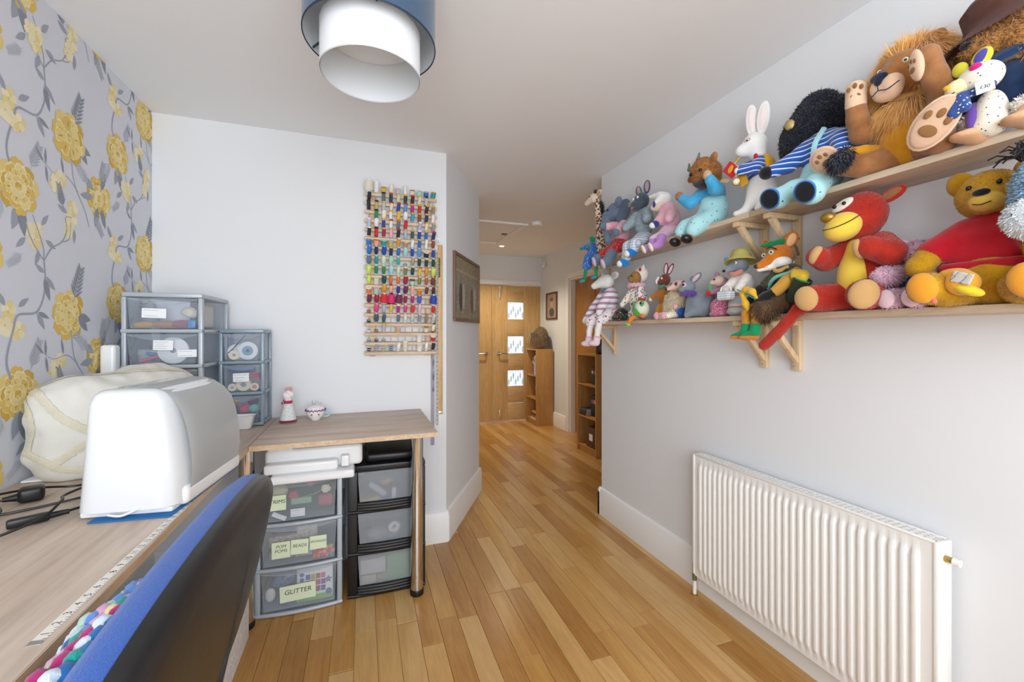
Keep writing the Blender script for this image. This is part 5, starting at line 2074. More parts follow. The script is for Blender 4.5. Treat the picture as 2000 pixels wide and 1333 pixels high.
def picture(name, label, c, u, w, h, mframe, mart, details, edge=0.014, th=0.018):
    """c centre on the wall, u unit vector along the wall (rightwards as seen), built flat then turned"""
    nrm = Vector((u[1], -u[0], 0))
    m = Matrix(((u[0], 0, -nrm.x, 0), (u[1], 0, -nrm.y, 0), (0, 1, 0, 0), (0, 0, 0, 1)))
    t_ = thing(name, label, 'picture', c)
    for x0, x1, y0, y1 in ((-w / 2, w / 2, h / 2 - edge, h / 2), (-w / 2, w / 2, -h / 2, -h / 2 + edge), (-w / 2, -w / 2 + edge, -h / 2 + edge, h / 2 - edge), (w / 2 - edge, w / 2, -h / 2 + edge, h / 2 - edge)):
        b = BM()
        bx(b, x0, x1, y0, y1, -th, -0.0005, 0.002)
        b.transform(m)
        obj('frame_side', b, mframe, t_)
    b = BM()
    bx(b, -w / 2 + edge * 0.9, w / 2 - edge * 0.9, -h / 2 + edge * 0.9, h / 2 - edge * 0.9, -0.006, -0.001)
    b.transform(m)
    art = obj('artwork', b, mart, t_)
    for nm, mm, fn in details:
        b = BM()
        fn(b)
        b.transform(m)
        obj(nm, b, mm, art)
    b = BM()
    bx(b, -w / 2 + edge, w / 2 - edge, -h / 2 + edge, h / 2 - edge, -0.0125, -0.0115)
    b.transform(m)
    obj('glazing', b, m_clear('picture_glass', '#e8eef0', 0.03, 0.03), t_)
    return t_


ua = Vector((0.895 - 0.49, 3.35 - 2.62, 0)).normalized()
un = Vector((ua.y, -ua.x, 0))
ART = NT('muted_brown_artwork')
vz = ART.n('TexNoise')
vz.inputs['Scale'].default_value = 70
vz.inputs['Detail'].default_value = 8
ART.l(ART.coords(), vz.inputs['Vector'])
ART.color(ART.ramp(vz.outputs['Fac'], [(0.3, '#4f4536'), (0.44, '#9a8660'), (0.55, '#b5a27a'), (0.66, '#6a7560')]))
ART.b.inputs['Roughness'].default_value = 0.6
M_ART2 = m_spots('figure_print', '#8a7a62', ['#b0a283', '#5c5344', '#9a6f5c', '#6f7f6f'], 45, 0.4, bump=0)


def oval(cx, cy, rx, ry, d):
    return lambda b: poly(b, [(cx + rx * math.cos(2 * PI * i / 32), cy + ry * math.sin(2 * PI * i / 32)) for i in range(32)], 0.001, Matrix.Translation((0, 0, -0.0075 - d)))


M_SEPIA = mat('sepia_band', '#b5a481', rough=0.6)
picture('framed_picture', 'framed brown embroidered picture of two oval scenes on the angled wall', Vector((0.712, 3.02, 1.595)) + un * 0.0, ua, 0.66, 0.46, M_FRAME, ART.m,
        [('lower_scene', M_ART2, oval(-0.14, -0.05, 0.13, 0.14, 0)), ('lower_scene', M_ART2, oval(0.15, -0.05, 0.13, 0.14, 0)),
         ('title_band', M_SEPIA, lambda b: bx(b, -0.3, 0.3, 0.105, 0.125, -0.0085, -0.0065)),
         ('figure', mat('dark_figure', '#4d4438', rough=0.7), oval(-0.17, -0.06, 0.04, 0.1, 0.001)), ('figure', mat('dull_red_figure', '#7d5548', rough=0.7), oval(0.12, -0.07, 0.04, 0.09, 0.001)), ('figure', mat('pale_figure', '#c2b596', rough=0.7), oval(0.2, -0.05, 0.03, 0.09, 0.001)), ('figure', mat('pale_figure', '#c2b596'), oval(-0.1, -0.05, 0.03, 0.09, 0.001))], 0.02)
picture('framed_picture', 'small framed portrait drawing on the hall wall', Vector((HX, 5.46, 1.665)), Vector((0, -1, 0)), 0.36, 0.38, mat('dark_brown_frame', '#5c4030', rough=0.4), mat('tan_mount', '#b99270', rough=0.7),
        [('head', mat('portrait_skin', '#c9b09a', rough=0.7), oval(0, 0.04, 0.045, 0.06, 0)), ('coat', mat('portrait_coat', '#4a4038', rough=0.7), oval(0, -0.09, 0.08, 0.06, 0.0005)), ('hair', mat('portrait_hair', '#6a5a4c', rough=0.7), oval(0, 0.09, 0.048, 0.03, 0.001))], 0.022)

# ------------------------------------------------------------------ hall bookcases and what is on them
M_BOOKC = m_wood('oak_bookcase', '#c8985a', '#b28044', 'z', 11, rough=0.4)
M_BOOKS = m_wood('oak_shelf_board', '#c8924c', '#b27c3a', 'y', 11, rough=0.4)


def bookcase(label, y0, y1, H, shelves):
    """open front faces -X, back to the hall wall"""
    x0, x1 = 2.245, HX - 0.022
    t_ = thing('bookcase', label, 'bookcase', ((x0 + x1) / 2, (y0 + y1) / 2, 0))
    for y in (y0, y1 - 0.018):
        b = BM()
        bx(b, x0, x1, y, y + 0.018, 0.0005, H, 0.001)
        obj('side', b, M_BOOKC, t_, True)
    for z in [0.06] + shelves + [H - 0.019]:
        b = BM()
        bx(b, x0 + (0.004 if z != H - 0.019 else 0.0), x1, y0 + 0.018, y1 - 0.018, z, z + 0.018, 0.001)
        obj('shelf', b, M_BOOKS, t_, True)
    b = BM()
    bx(b, x1 - 0.006, x1, y0 + 0.018, y1 - 0.018, 0.078, H - 0.019)
    obj('back', b, M_BOOKC, t_, True)
    b = BM()
    bx(b, x0 + 0.02, x0 + 0.035, y0 + 0.018, y1 - 0.018, 0.001, 0.06)
    obj('plinth', b, M_BOOKC, t_, True)


bookcase('narrow oak bookcase beside the glazed hall door', 5.38, 5.77, 1.062, [0.36, 0.68])
bookcase('narrow oak bookcase in the hall just past the white wall corner', 3.80, 4.21, 1.062, [0.38, 0.72])


def book(label, y, z, t, h, c, depth=0.15, x=2.27, lean=0.0, group=None, spine=None, flat=False):
    t_ = thing('book', label, 'book', (x, y, z), group=group, rot=(lean, 0, 0))
    m = mat('book_' + c[1:], c, rough=0.5)
    pg = mat('book_pages', '#e9e4d6', rough=0.8)
    if flat:
        b = BM()
        bx(b, 0, depth, 0, h, 0, 0.0025)
        bx(b, 0, depth, 0, h, t - 0.0025, t)
        bx(b, -0.001, 0.0015, 0, h, 0, t)
        obj('cover', b, m, t_)
        b = BM()
        bx(b, 0.002, depth - 0.004, 0.003, h - 0.003, 0.0025, t - 0.0025)
        obj('pages', b, pg, t_)
        return
    b = BM()
    bx(b, 0, depth, 0, 0.0025, 0, h)
    bx(b, 0, depth, t - 0.0025, t, 0, h)
    bx(b, -0.001, 0.0015, 0, t, 0, h)
    obj('cover', b, m, t_)
    b = BM()
    bx(b, 0.002, depth - 0.004, 0.0025, t - 0.0025, 0.003, h - 0.003)
    obj('pages', b, pg, t_)
    if spine:
        b = BM()
        bx(b, -0.002, -0.0008, t * 0.15, t * 0.85, h * 0.62, h * 0.8)
        obj('spine_label', b, mat('spine_' + spine[1:], spine, rough=0.5), t_)


G1, G2 = 'books in the bookcase beside the hall door', 'books in the bookcase past the wall corner'
for i, (y, t, h, c, sp, lab) in enumerate(((5.40, 0.02, 0.28, '#4f9a5c', '#e85f8a', 'green picture book with pink spine label'), (5.423, 0.03, 0.26, '#3f7fc0', '#e8d24a', 'blue picture book with yellow spine label'), (5.457, 0.028, 0.27, '#dfe6ee', '#3f6fae', 'white book with blue spine label'),
                                        (5.49, 0.03, 0.24, '#b8607a', '#e8e0d0', 'dusky pink book'), (5.525, 0.035, 0.25, '#8a4f4a', '#d9c27a', 'maroon book'))):
    book(lab + ' on the top shelf beside the hall door', y, 0.6985, t, h, c, 0.17, 2.262, group=G1, spine=sp)
for y, t, h, c, sp, lab in ((5.40, 0.03, 0.2, '#8a2f3a', '#e0c070', 'dark red book'), (5.434, 0.025, 0.21, '#3a3f5c', '#c8c8d0', 'slate blue book'), (5.462, 0.03, 0.19, '#7d5a8a', '#e0d0e8', 'purple book')):
    book(lab + ' on the middle shelf beside the hall door', y, 0.3785, t, h, c, 0.15, 2.28, group=G1, spine=sp)
for k, (c, lab) in enumerate((('#dcd6cc', 'cream'), ('#c05a4a', 'red'), ('#3f4a6a', 'navy'), ('#d9a83f', 'orange'))):
    book(lab + ' book lying in the pile at the bottom beside the hall door', 5.41, 0.0785 + 0.027 * k, 0.026, 0.2, c, 0.15, 2.255 + 0.006 * k, group=G1, flat=True)
dvd = ['#14161c', '#1f2430', '#2a1c1a', '#181a24', '#3a2a1c', '#101418', '#22303a', '#2e1620']
for k in range(5):
    book(['black', 'charcoal', 'dark brown', 'midnight blue', 'bronze'][k] + ' boxed book on the top shelf past the wall corner', 3.83 + 0.031 * k, 0.7385, 0.03, 0.185, dvd[k], 0.13, 2.3, group=G2, spine=['#c8a23f', '#d0d4da', '#b08a3a', '#c84a3a', '#e0d6c0'][k])
for k in range(8):
    book(['black case with red label', 'charcoal case with white label', 'brown case with gold label', 'blue-black case with silver label', 'umber case with cream label', 'black case with orange label', 'teal-black case with pink label', 'wine-dark case with blue label'][k] + ' on the middle shelf past the corner', 3.825 + 0.0235 * k, 0.3985, 0.022, 0.22, dvd[k], 0.13, 2.31, group=G2, spine=['#c83a3a', '#e6e6e6', '#d0a83f', '#b8c0c8', '#e0d6c0', '#e0762c', '#d9688a', '#4f86c8'][k])
for k in range(4):
    book(['black', 'dark red', 'navy', 'grey'][k] + ' flat case in the stack on the middle shelf past the corner', 4.025, 0.3985 + 0.0165 * k, 0.016, 0.14, ['#1a1a1f', '#5c2226', '#1f2a44', '#55585f'][k], 0.18, 2.25 + 0.004 * k, group=G2, flat=True)
fb = thing('storage_cube', 'dark brown storage cube with a white square label in the bookcase', 'box', (2.36, 3.93, 0.0785))
b = BM()
box(b, (0, 0, 0.105), (0.2, 0.2, 0.21), 0.008)
obj('body', b, mat('brown_leatherette', '#5a3524', rough=0.5), fb)
b = BM()
box(b, (-0.101, 0, 0.11), (0.0012, 0.07, 0.07))
obj('label_card', b, M_CARD, fb)
gb = thing('glass_globe', 'small glass globe ornament resting on the storage cube', 'ornament', (2.36, 3.93, 0.289))
b = BM()
sph(b, (0, 0, 0.038), 0.037, u=24, v=14)
obj('globe', b, m_clear('ornament_glass', '#9fb4bd', 0.7, 0.08), gb)
b = BM()
lathe(b, [(0.0005, 0.0), (0.022, 0.0), (0.024, 0.004), (0.016, 0.01), (0.0005, 0.012)], 20, cap=False)
obj('stand', b, M_BLACK, gb)
b = BM()
tube(b, [(-0.015, -0.02, 0.07), (0, -0.03, 0.05), (0.01, -0.036, 0.03)], 0.004, 6)
obj('red_swirl', b, mat('red_glaze', '#c03a3f'), gb)
jr = thing('brown_jar', 'brown glass jar on top of the bookcase past the corner', 'jar', (2.36, 3.9, 1.0625))
b = BM()
lathe(b, [(0.0005, 0.0), (0.05, 0.0), (0.058, 0.015), (0.058, 0.11), (0.045, 0.13), (0.036, 0.14), (0.0005, 0.141)], 28, cap=False)
obj('jar_body', b, m_spots('amber_jar', '#4a2f22', ['#6a4a34', '#8a6a4a', '#2f1d16'], 60, 0.4, rough=0.3), jr)
b = BM()
lathe(b, [(0.037, 0.138), (0.039, 0.14), (0.039, 0.155), (0.0005, 0.157)], 24, cap=False)
obj('lid', b, mat('dark_lid', '#2b221d', rough=0.4), jr)

# furry rucksack on the first bookcase
rk = thing('furry_rucksack', 'brown fur rucksack with tan straps on the bookcase by the door', 'bag', (2.37, 5.57, 1.066))
bag = soft('body', [E((0.0, -0.02, 0.13), (0.1, 0.15, 0.135)), E((0.0, 0.0, 0.06), (0.11, 0.17, 0.06)), E((0.01, -0.04, 0.2), (0.07, 0.09, 0.1))], felt('brown_fur', '#9c8060', '#7d634a'), rk, 0.012, 0.04)
fur(bag, 9000, 0.022, 0.0016, felt('brown_fur_pile', '#a88c6a', '#80664c'), 'pile', 0.5, 0.4, 3, keep=lambda p: p[:, 2] > 0.055)
for s in (0.05, 0.12):
    b = BM()
    tube(b, spline([(-0.09, s - 0.0, 0.02), (-0.125, s, 0.1), (-0.09, s - 0.01, 0.2), (-0.03, s - 0.02, 0.27)], 6), 0.011, 8)
    obj('strap', b, m_spots('tan_strap', '#b9986a', ['#d0b487', '#8a6a44'], 90, 0.3), rk)
soft('blue_toggle', [E((-0.105, 0.02, 0.17), (0.012, 0.018, 0.045)), E((-0.105, 0.03, 0.21), (0.012, 0.02, 0.02))], felt('blue_felt_toggle', '#2f5f8a'), rk, 0.005)

# ------------------------------------------------------------------ radiator on the right wall
rd = thing('radiator', 'long white panel radiator with vertical flutes on the right wall', 'radiator', (1.55, 1.19, 0.115))
RY0, RY1, RZ0, RZ1 = 0.735, 1.648, 0.115, 0.695
XF = 1.508
M_RAD = mat('radiator_enamel', '#eeede9', rough=0.3)
b = BM()
n = 30
prof = []
mg = 0.026
pitch = (RY1 - RY0 - 2 * mg) / n
prof.append((RY0, 0))
for i in range(n):
    y = RY0 + mg + i * pitch
    for u, d_ in ((0.0, 0), (0.16, 0), (0.26, 0.35), (0.36, 0.9), (0.46, 1), (0.66, 1), (0.76, 0.9), (0.86, 0.35), (0.96, 0)):
        prof.append((y + u * pitch, d_))
prof.append((RY1, 0))
zs = [(RZ0, 0), (RZ0 + 0.03, 0), (RZ0 + 0.042, 0.6), (RZ0 + 0.055, 1), (RZ1 - 0.055, 1), (RZ1 - 0.042, 0.6), (RZ1 - 0.03, 0), (RZ1, 0)]
grid = [[b.verts.new((XF + 0.010 - 0.010 * d_ * k, y, z)) for y, d_ in prof] for z, k in zs]
for A, B_ in zip(grid, grid[1:]):
    for i in range(len(prof) - 1):
        b.faces.new((A[i], A[i + 1], B_[i + 1], B_[i]))
obj('front_panel', b, M_RAD, rd, True)
b = BM()
bx(b, XF + 0.0105, XF + 0.02, RY0, RY1, RZ0, RZ1)
bx(b, 1.568, 1.578, RY0, RY1, RZ0, RZ1)
obj('inner_panels', b, M_RAD, rd, True)
for y0, y1 in ((RY0 - 0.012, RY0 + 0.001), (RY1 - 0.001, RY1 + 0.012)):
    b = BM()
    bx(b, XF + 0.006, 1.58, y0, y1, RZ0 + 0.004, RZ1 + 0.006, 0.004)
    o = obj('side_cover', b, M_RAD, rd, True)
# top grille: bars and cross strips round dark slots
b = BM()
gz = RZ1 + 0.001
bx(b, XF + 0.008, XF + 0.019, RY0, RY1, gz, gz + 0.006, 0.001)
bx(b, 1.568, 1.579, RY0, RY1, gz, gz + 0.006, 0.001)
obj('grille_frame', b, M_RAD, rd, True)
for k in range(46):
    y = RY0 + 0.02 + k * (RY1 - RY0 - 0.04) / 45
    b = BM()
    bx(b, XF + 0.019, 1.568, y - 0.0045, y + 0.0045, gz + 0.001, gz + 0.005)
    obj('grille_bar', b, M_RAD, rd, True)
for x in (1.541, 1.555):
    b = BM()
    bx(b, x - 0.0025, x + 0.0025, RY0, RY1, gz + 0.0005, gz + 0.0055)
    obj('grille_strip', b, M_RAD, rd, True)
b = BM()
bx(b, XF + 0.022, 1.566, RY0 + 0.004, RY1 - 0.004, RZ0 + 0.02, RZ1 - 0.06)
obj('convector_core', b, M_RAD, rd, True)
for y in (RY0 + 0.15, RY1 - 0.15):
    b = BM()
    bx(b, 1.578, X1 - 0.0005, y - 0.02, y + 0.02, RZ0 + 0.1, RZ1 - 0.08, 0.002)
    obj('wall_bracket', b, M_RAD, rd, True)
b = BM()
cyl(b, (1.545, RY0 - 0.012, RZ1 - 0.04), (1.545, RY0 - 0.034, RZ1 - 0.04), 0.009, n=16)
o = obj('bleed_valve', b, mat('brass_fitting', '#b59a5a', rough=0.35, metal=0.9), rd, True)
b = BM()
cyl(b, (1.545, RY0 - 0.03, RZ1 - 0.04), (1.545, RY0 - 0.045, RZ1 - 0.04), 0.0105, n=16)
obj('valve_cap', b, M_RAD, o, True)
b = BM()
cyl(b, (1.545, RY1 + 0.03, 0.001), (1.545, RY1 + 0.03, 0.07), 0.0085, n=14)
o = obj('valve_pipe', b, M_RAD, rd, True)
b = BM()
cyl(b, (1.545, RY1 + 0.03, 0.07), (1.545, RY1 + 0.03, 0.155), 0.011, n=14)
cyl(b, (1.545, RY1 + 0.03, 0.13), (1.545, RY1 + 0.005, 0.13), 0.009, n=14)
obj('valve_body', b, mat('tarnished_brass', '#7f8a62', rough=0.5, metal=0.6), rd, True)
b = BM()
cyl(b, (1.545, RY1 + 0.03, 0.0005), (1.545, RY1 + 0.03, 0.004), 0.016, n=20)
obj('floor_collar', b, mat('brass_fitting', '#b59a5a'), o, True)

# ------------------------------------------------------------------ shelves for the soft toys
M_SHELF = m_wood('pale_oak_shelf', '#d8c4aa', '#c5ae92', 'y', 12, rough=0.5)
M_PINE = m_wood('pine_bracket', '#e4cba6', '#d4b68c', 'z', 16, rough=0.55)
ZU, ZL = 1.762, 1.358
SX = 1.428


def shelf(label, z, y0, y1, xf=SX):
    t_ = thing('wall_shelf', label, 'shelf', ((xf + X1) / 2, (y0 + y1) / 2, z - 0.02))
    b = BM()
    bx(b, xf, X1 - 0.0008, y0, y1, z - 0.02, z, 0.0012)
    obj('board', b, M_SHELF, t_, True)


shelf('upper oak shelf board by the doorway holding the giraffe and rabbit', ZU, 1.262, 2.61)
shelf('upper oak shelf board holding the lion', ZU, -0.1, 1.258)
shelf('lower oak shelf board by the doorway holding the lamb', ZL, 1.262, 2.5)
shelf('lower oak shelf board holding the golden bear', ZL, -0.1, 1.258)


def bracket(label, y, z):
    """triangular pine bracket under a shelf whose underside is at z"""
    t_ = thing('shelf_bracket', label, 'bracket', (X1 - 0.02, y, z - 0.195), group='pine shelf brackets')
    w = 0.015
    b = BM()
    bx(b, X1 - 0.0205, X1 - 0.0006, y - w, y + w, z - 0.195, z - 0.0005, 0.002)
    bp = obj('wall_plate', b, M_PINE, t_, True)
    b = BM()
    bx(b, X1 - 0.172, X1 - 0.021, y - w, y + w, z - 0.0205, z - 0.0005, 0.002)
    obj('arm', b, M_PINE, t_, True)
    b = BM()
    p0, p1 = Vector((X1 - 0.145, y, z - 0.02)), Vector((X1 - 0.02, y, z - 0.155))
    d_ = p1 - p0
    a = math.atan2(-d_.z, d_.x)
    box(b, (p0 + p1) / 2, (d_.length + 0.01, 0.022, 0.02), 0.001, (0, a, 0))
    obj('brace', b, M_PINE, t_, True)
    for zz in (z - 0.045, z - 0.178):
        b = BM()
        cyl(b, (X1 - 0.0205, y + 0.004, zz), (X1 - 0.0225, y + 0.004, zz), 0.004, n=12)
        obj('screw', b, M_STEEL, bp, True)


for nm, z in (('upper', ZU - 0.02), ('lower', ZL - 0.02)):
    bracket('pine bracket under the %s lion-side shelf board' % nm if nm == 'upper' else 'pine bracket under the lower board beside the red plush tail', 1.19, z)
    bracket('pine bracket under the %s doorway-side shelf board near the join' % nm, 1.332, z)
bracket('pine bracket at the doorway end of the lower shelf', 2.46, ZL - 0.02)
bracket('pine bracket at the doorway end of the upper shelf', 2.5, ZU - 0.02)

# ------------------------------------------------------------------ soft toys
# each toy's own frame: x along the wall away from the window, y out from the wall, z up from its shelf
M_EYE = mat('glass_eye', '#0c0d10', rough=0.08)


def toy(name, label, y, z, cat='soft toy'):
    return thing(name, label, cat, (X1, y, z), PI / 2)


def limb(name, pts, rads, m, t, res=0.005, **kw):
    return soft(name, CH(pts, rads), m, t, res, 0.008, **kw)


def ball(name, c, r, m, t, rot=None, u=20, v=14):
    b = BM()
    sph(b, c, r, rot, u, v)
    return obj(name, b, m, t)


def eye(t, c, r=0.006, iris=None, n=None):
    if iris:
        d_ = Vector(n or (0, 1, 0)).normalized()
        e = ball('eye', c, r, mat('eye_white', '#f2efe8', rough=0.15), t, u=14, v=10)
        q = Vector(c) + d_ * r * 0.55
        i = ball('iris', q, r * 0.62, mat('iris_' + iris[1:], iris, rough=0.1), e, u=12, v=8)
        ball('pupil', q + d_ * r * 0.38, r * 0.32, M_EYE, e, u=10, v=8)
    else:
        e = ball('eye', c, r, M_EYE, t, u=14, v=10)
    return e


def basis(n, up):
    n = Vector(n).normalized()
    up = Vector(up)
    u = (up - n * up.dot(n)).normalized()
    s = u.cross(n)
    return s, u, n


def disc(name, c, n, up, rx, ry, th, m, t):
    """shallow cushion: rx across, ry along up, th along n"""
    s, u, w = basis(n, up)
    q = Matrix((s, u, w)).transposed().to_4x4()
    b = BM()
    bmesh.ops.create_uvsphere(b, u_segments=22, v_segments=12, radius=1.0, matrix=Matrix.Translation(c) @ q @ Matrix.Diagonal((rx, ry, th, 1)))
    return obj(name, b, m, t)


def pads(t, c, n, up, r, th, m):
    s, u, w = basis(n, up)
    c = Vector(c) + w * th
    for dx, dy, rx, ry in ((0, -0.38, 0.36, 0.26), (-0.42, 0.24, 0.14, 0.2), (0, 0.44, 0.15, 0.22), (0.42, 0.24, 0.14, 0.2)):
        disc('paw_pad', c + s * dx * r + u * dy * r, n, up, rx * r, ry * r, 0.003, m, t)


def line(name, pts, r, m, t):
    b = BM()
    tube(b, spline(pts, 6), r, 6)
    return obj(name, b, m, t)


def leafear(name, base, tip, side, w, th, m, t, inner=None):
    """pointed or rounded ear: flattened spindle from base to tip; side = direction of its width"""
    a, c = Vector(base), Vector(tip)
    d_ = (c - a)
    L = d_.length
    d_.normalize()
    s = Vector(side)
    s = (s - d_ * s.dot(d_)).normalized()
    nrm_ = s.cross(d_)
    if nrm_.y - nrm_.x * 0.6 < 0:
        s = -s
        nrm_ = -nrm_
    q = Matrix((s, d_, nrm_)).transposed().to_4x4()
    b = BM()
    sph(b, (0, 0, 0), (w, L / 2 * 1.05, th), u=18, v=14)
    b.transform(Matrix.Translation((a + c) / 2) @ q)
    e = obj(name, b, m, t)
    if inner:
        b = BM()
        sph(b, (0, 0, th * 0.55), (w * 0.66, L / 2 * 0.82, th * 0.6), u=16, v=12)
        b.transform(Matrix.Translation((a + c) / 2) @ q)
        obj('inner_ear', b, inner, e)
    return e


CAMD = lambda y, z: Vector((-y, 1.55, 1.29 - z)).normalized()     # towards the open room
MUST = felt('mustard_felt', '#d99a1f', '#c98a18')
TAN = felt('tan_suede', '#a8744a', '#8f6038')
PEACH = felt('peach_felt', '#e6c3a4')
PADB = felt('brown_pad', '#8a6238')
NAVY = felt('navy_felt', '#1d2238')
WHITEF = felt('white_felt', '#f0efeb')
GREYF2 = felt('blue_grey_felt', '#6f7f92', '#5f6f84')
PINKF = felt('pink_knit', '#eab8c4', '#dfa6b6')
BLACKF = felt('black_felt', '#14161c')
BROWNF = felt('brown_curl', '#c08444', '#a56c30')
AQUA = m_spots('aqua_dotted_cotton', '#a9dce0', ['#3a5a8a', '#4f6f9a', '#8fa85a'], 46, 0.15)
STRIPE = m_stripes('blue_white_knit', [(0, '#1f5fbf'), (0.36, '#e9eef2'), (0.58, '#1a4fa4')], 'z', 0.017)

# ---- lion
t = toy('plush_lion', 'big plush lion with shaggy golden mane, paws raised, on the upper shelf', 0.78, ZU)
cd = CAMD(0.78, ZU)
soft('body', [E((-0.005, 0.105, 0.088), (0.08, 0.07, 0.086)), E((0, 0.1, 0.17), (0.055, 0.05, 0.06))], MUST, t, 0.006, 0.03)
hd = soft('head', [E((0.0, 0.115, 0.275), (0.062, 0.055, 0.07)), E((0.006, 0.16, 0.262), (0.036, 0.045, 0.045)), E((0.002, 0.15, 0.3), (0.04, 0.03, 0.03)), E((-0.03, 0.155, 0.235), (0.026, 0.026, 0.028))], felt('lion_tan', '#a9703a', '#95602c'), t, 0.005, 0.02)
soft('muzzle', [E((-0.004, 0.192, 0.23), (0.026, 0.028, 0.03)), E((0.026, 0.19, 0.234), (0.024, 0.028, 0.03)), E((0.012, 0.185, 0.21), (0.03, 0.022, 0.018))], PEACH, t, 0.004, 0.012)
soft('nose', [E((0.018, 0.212, 0.257), (0.022, 0.013, 0.013)), E((0.016, 0.219, 0.243), (0.01, 0.008, 0.012))], NAVY, t, 0.003, 0.008)
line('mouth', [(-0.028, 0.206, 0.226), (-0.006, 0.22, 0.21), (0.014, 0.222, 0.216), (0.034, 0.215, 0.21), (0.047, 0.202, 0.224)], 0.0014, NAVY, t)
line('mouth_line', [(0.015, 0.224, 0.236), (0.014, 0.223, 0.216)], 0.0014, NAVY, t)
for x in (-0.026, 0.036):
    disc('eye_rim', (x, 0.174, 0.288), cd, (0.3, 0, 1), 0.014, 0.009, 0.006, felt('dusk_rim', '#8a5a44'), t)
    eye(t, (x, 0.176, 0.289), 0.0075, '#6f7a3a', cd)
for s in (-1, 1):
    disc('ear', (s * 0.058, 0.1, 0.345), (0.0, 1, -0.1), (s * 0.5, 0, 1), 0.022, 0.026, 0.012, felt('lion_tan', '#a9703a'), t)
MANE = felt('golden_mane', '#ffd07e', '#f0b45e')
mn = soft('mane', [E((0.0, 0.085, 0.272), (0.082, 0.045, 0.098)), E((0.004, 0.105, 0.19), (0.058, 0.05, 0.048))], MANE, t, 0.008, 0.03)
fur(mn, 42000, 0.052, 0.0007, MANE, 'mane_hair', 0.6, 0.1, 5, keep=lambda p: (p[:, 1] < 0.125) | (p[:, 2] < 0.2), curl=0.03, lift=0.75)
fur(hd, 5000, 0.036, 0.0006, MANE, 'forelock', -0.1, 0.15, 6, keep=lambda p: (p[:, 2] > 0.325))
limb('arm', [(0.055, 0.12, 0.155), (0.088, 0.165, 0.135), (0.088, 0.19, 0.175), (0.086, 0.2, 0.215)], [0.03, 0.033, 0.027, 0.026], TAN, t)
limb('paw', [(0.086, 0.2, 0.215), (0.084, 0.202, 0.26)], [0.0268, 0.026], PEACH, t)
pads(t, (0.084, 0.202, 0.252), cd, (0, 0, 1), 0.036, 0.0255, PADB)
limb('arm', [(-0.07, 0.12, 0.165), (-0.112, 0.175, 0.14), (-0.108, 0.212, 0.19), (-0.1, 0.222, 0.25)], [0.03, 0.03, 0.026, 0.023], TAN, t)
disc('palm', (-0.082, 0.236, 0.228), (0.55, 0.8, -0.1), (0.05, 0, 1), 0.023, 0.042, 0.012, PEACH, t)
pads(t, (-0.082, 0.236, 0.228), (0.55, 0.8, -0.1), (0.05, 0, 1), 0.03, 0.011, PADB)
limb('leg', [(-0.05, 0.12, 0.05), (-0.1, 0.175, 0.036), (-0.112, 0.215, 0.05)], [0.045, 0.037, 0.034], TAN, t)
disc('foot', (-0.122, 0.245, 0.056), cd, (-0.62, 0, 0.75), 0.042, 0.068, 0.016, PEACH, t)
disc('sole', Vector((-0.122, 0.245, 0.056)) + cd * 0.008, cd, (-0.62, 0, 0.75), 0.037, 0.062, 0.012, felt('sole_fawn', '#cda98c'), t)
pads(t, Vector((-0.122, 0.245, 0.056)) + cd * 0.008, cd, (-0.62, 0, 0.75), 0.052, 0.0125, PADB)
limb('leg', [(0.03, 0.125, 0.045), (0.085, 0.175, 0.034), (0.14, 0.195, 0.052)], [0.042, 0.033, 0.03], TAN, t)
disc('foot', (0.168, 0.215, 0.078), cd, (0.35, 0, 1), 0.04, 0.044, 0.018, PEACH, t)
disc('sole', Vector((0.168, 0.215, 0.078)) + cd * 0.008, cd, (0.35, 0, 1), 0.034, 0.038, 0.014, felt('sole_fawn', '#cda98c'), t)
pads(t, Vector((0.168, 0.215, 0.078)) + cd * 0.008, cd, (0.6, 0, 0.8), 0.034, 0.0145, PADB)
limb('tail', [(0.04, 0.13, 0.07), (0.075, 0.18, 0.076), (0.1, 0.225, 0.074)], [0.017, 0.015, 0.013], MUST, t)
tf = soft('tail_tuft', CH([(0.1, 0.225, 0.072), (0.112, 0.238, 0.05), (0.116, 0.24, 0.03)], [0.014, 0.015, 0.005]), NAVY, t, 0.004)
fur(tf, 900, 0.02, 0.0016, NAVY, 'tuft_hair', 0.6, 0.4, 8)

# ---- black curly sheepdog in striped jersey
t = toy('plush_black_sheep', 'black curly plush animal in blue striped jersey and aqua trousers, upper shelf', 1.05, ZU)
cd = CAMD(1.05, ZU)
BK = felt('black_curls', '#1b2130', '#10141e')
hd = soft('head', [E((0.02, 0.095, 0.275), (0.075, 0.065, 0.075)), E((0.062, 0.115, 0.235), (0.052, 0.05, 0.055)), E((-0.06, 0.08, 0.28), (0.04, 0.035, 0.05)), E((0.098, 0.11, 0.185), (0.022, 0.03, 0.055)), E((0.0, 0.09, 0.34), (0.05, 0.045, 0.03))], BK, t, 0.004, 0.03, rough=0.006, freq=3.4)
fur(hd, 12000, 0.0042, 0.0014, BK, 'curls', 0.1, 1.2, 11, curl=0.5)
disc('badge', (0.05, 0.168, 0.268), cd, (0, 0, 1), 0.017, 0.019, 0.004, mat('old_gold_badge', '#a08a5a', rough=0.4, metal=0.6), t)
soft('jersey', [E((-0.02, 0.1, 0.15), (0.068, 0.06, 0.075)), C((0.02, 0.12, 0.175), (0.06, 0.165, 0.13), 0.032, 0.028), C((0.06, 0.165, 0.13), (0.085, 0.205, 0.112), 0.028, 0.024), C((-0.06, 0.11, 0.18), (-0.115, 0.14, 0.15), 0.036, 0.033), C((-0.115, 0.14, 0.15), (-0.125, 0.165, 0.1), 0.033, 0.028)], STRIPE, t, 0.005, 0.015)
ball('hand', (0.099, 0.222, 0.108), (0.024, 0.024, 0.024), BLACKF, t)
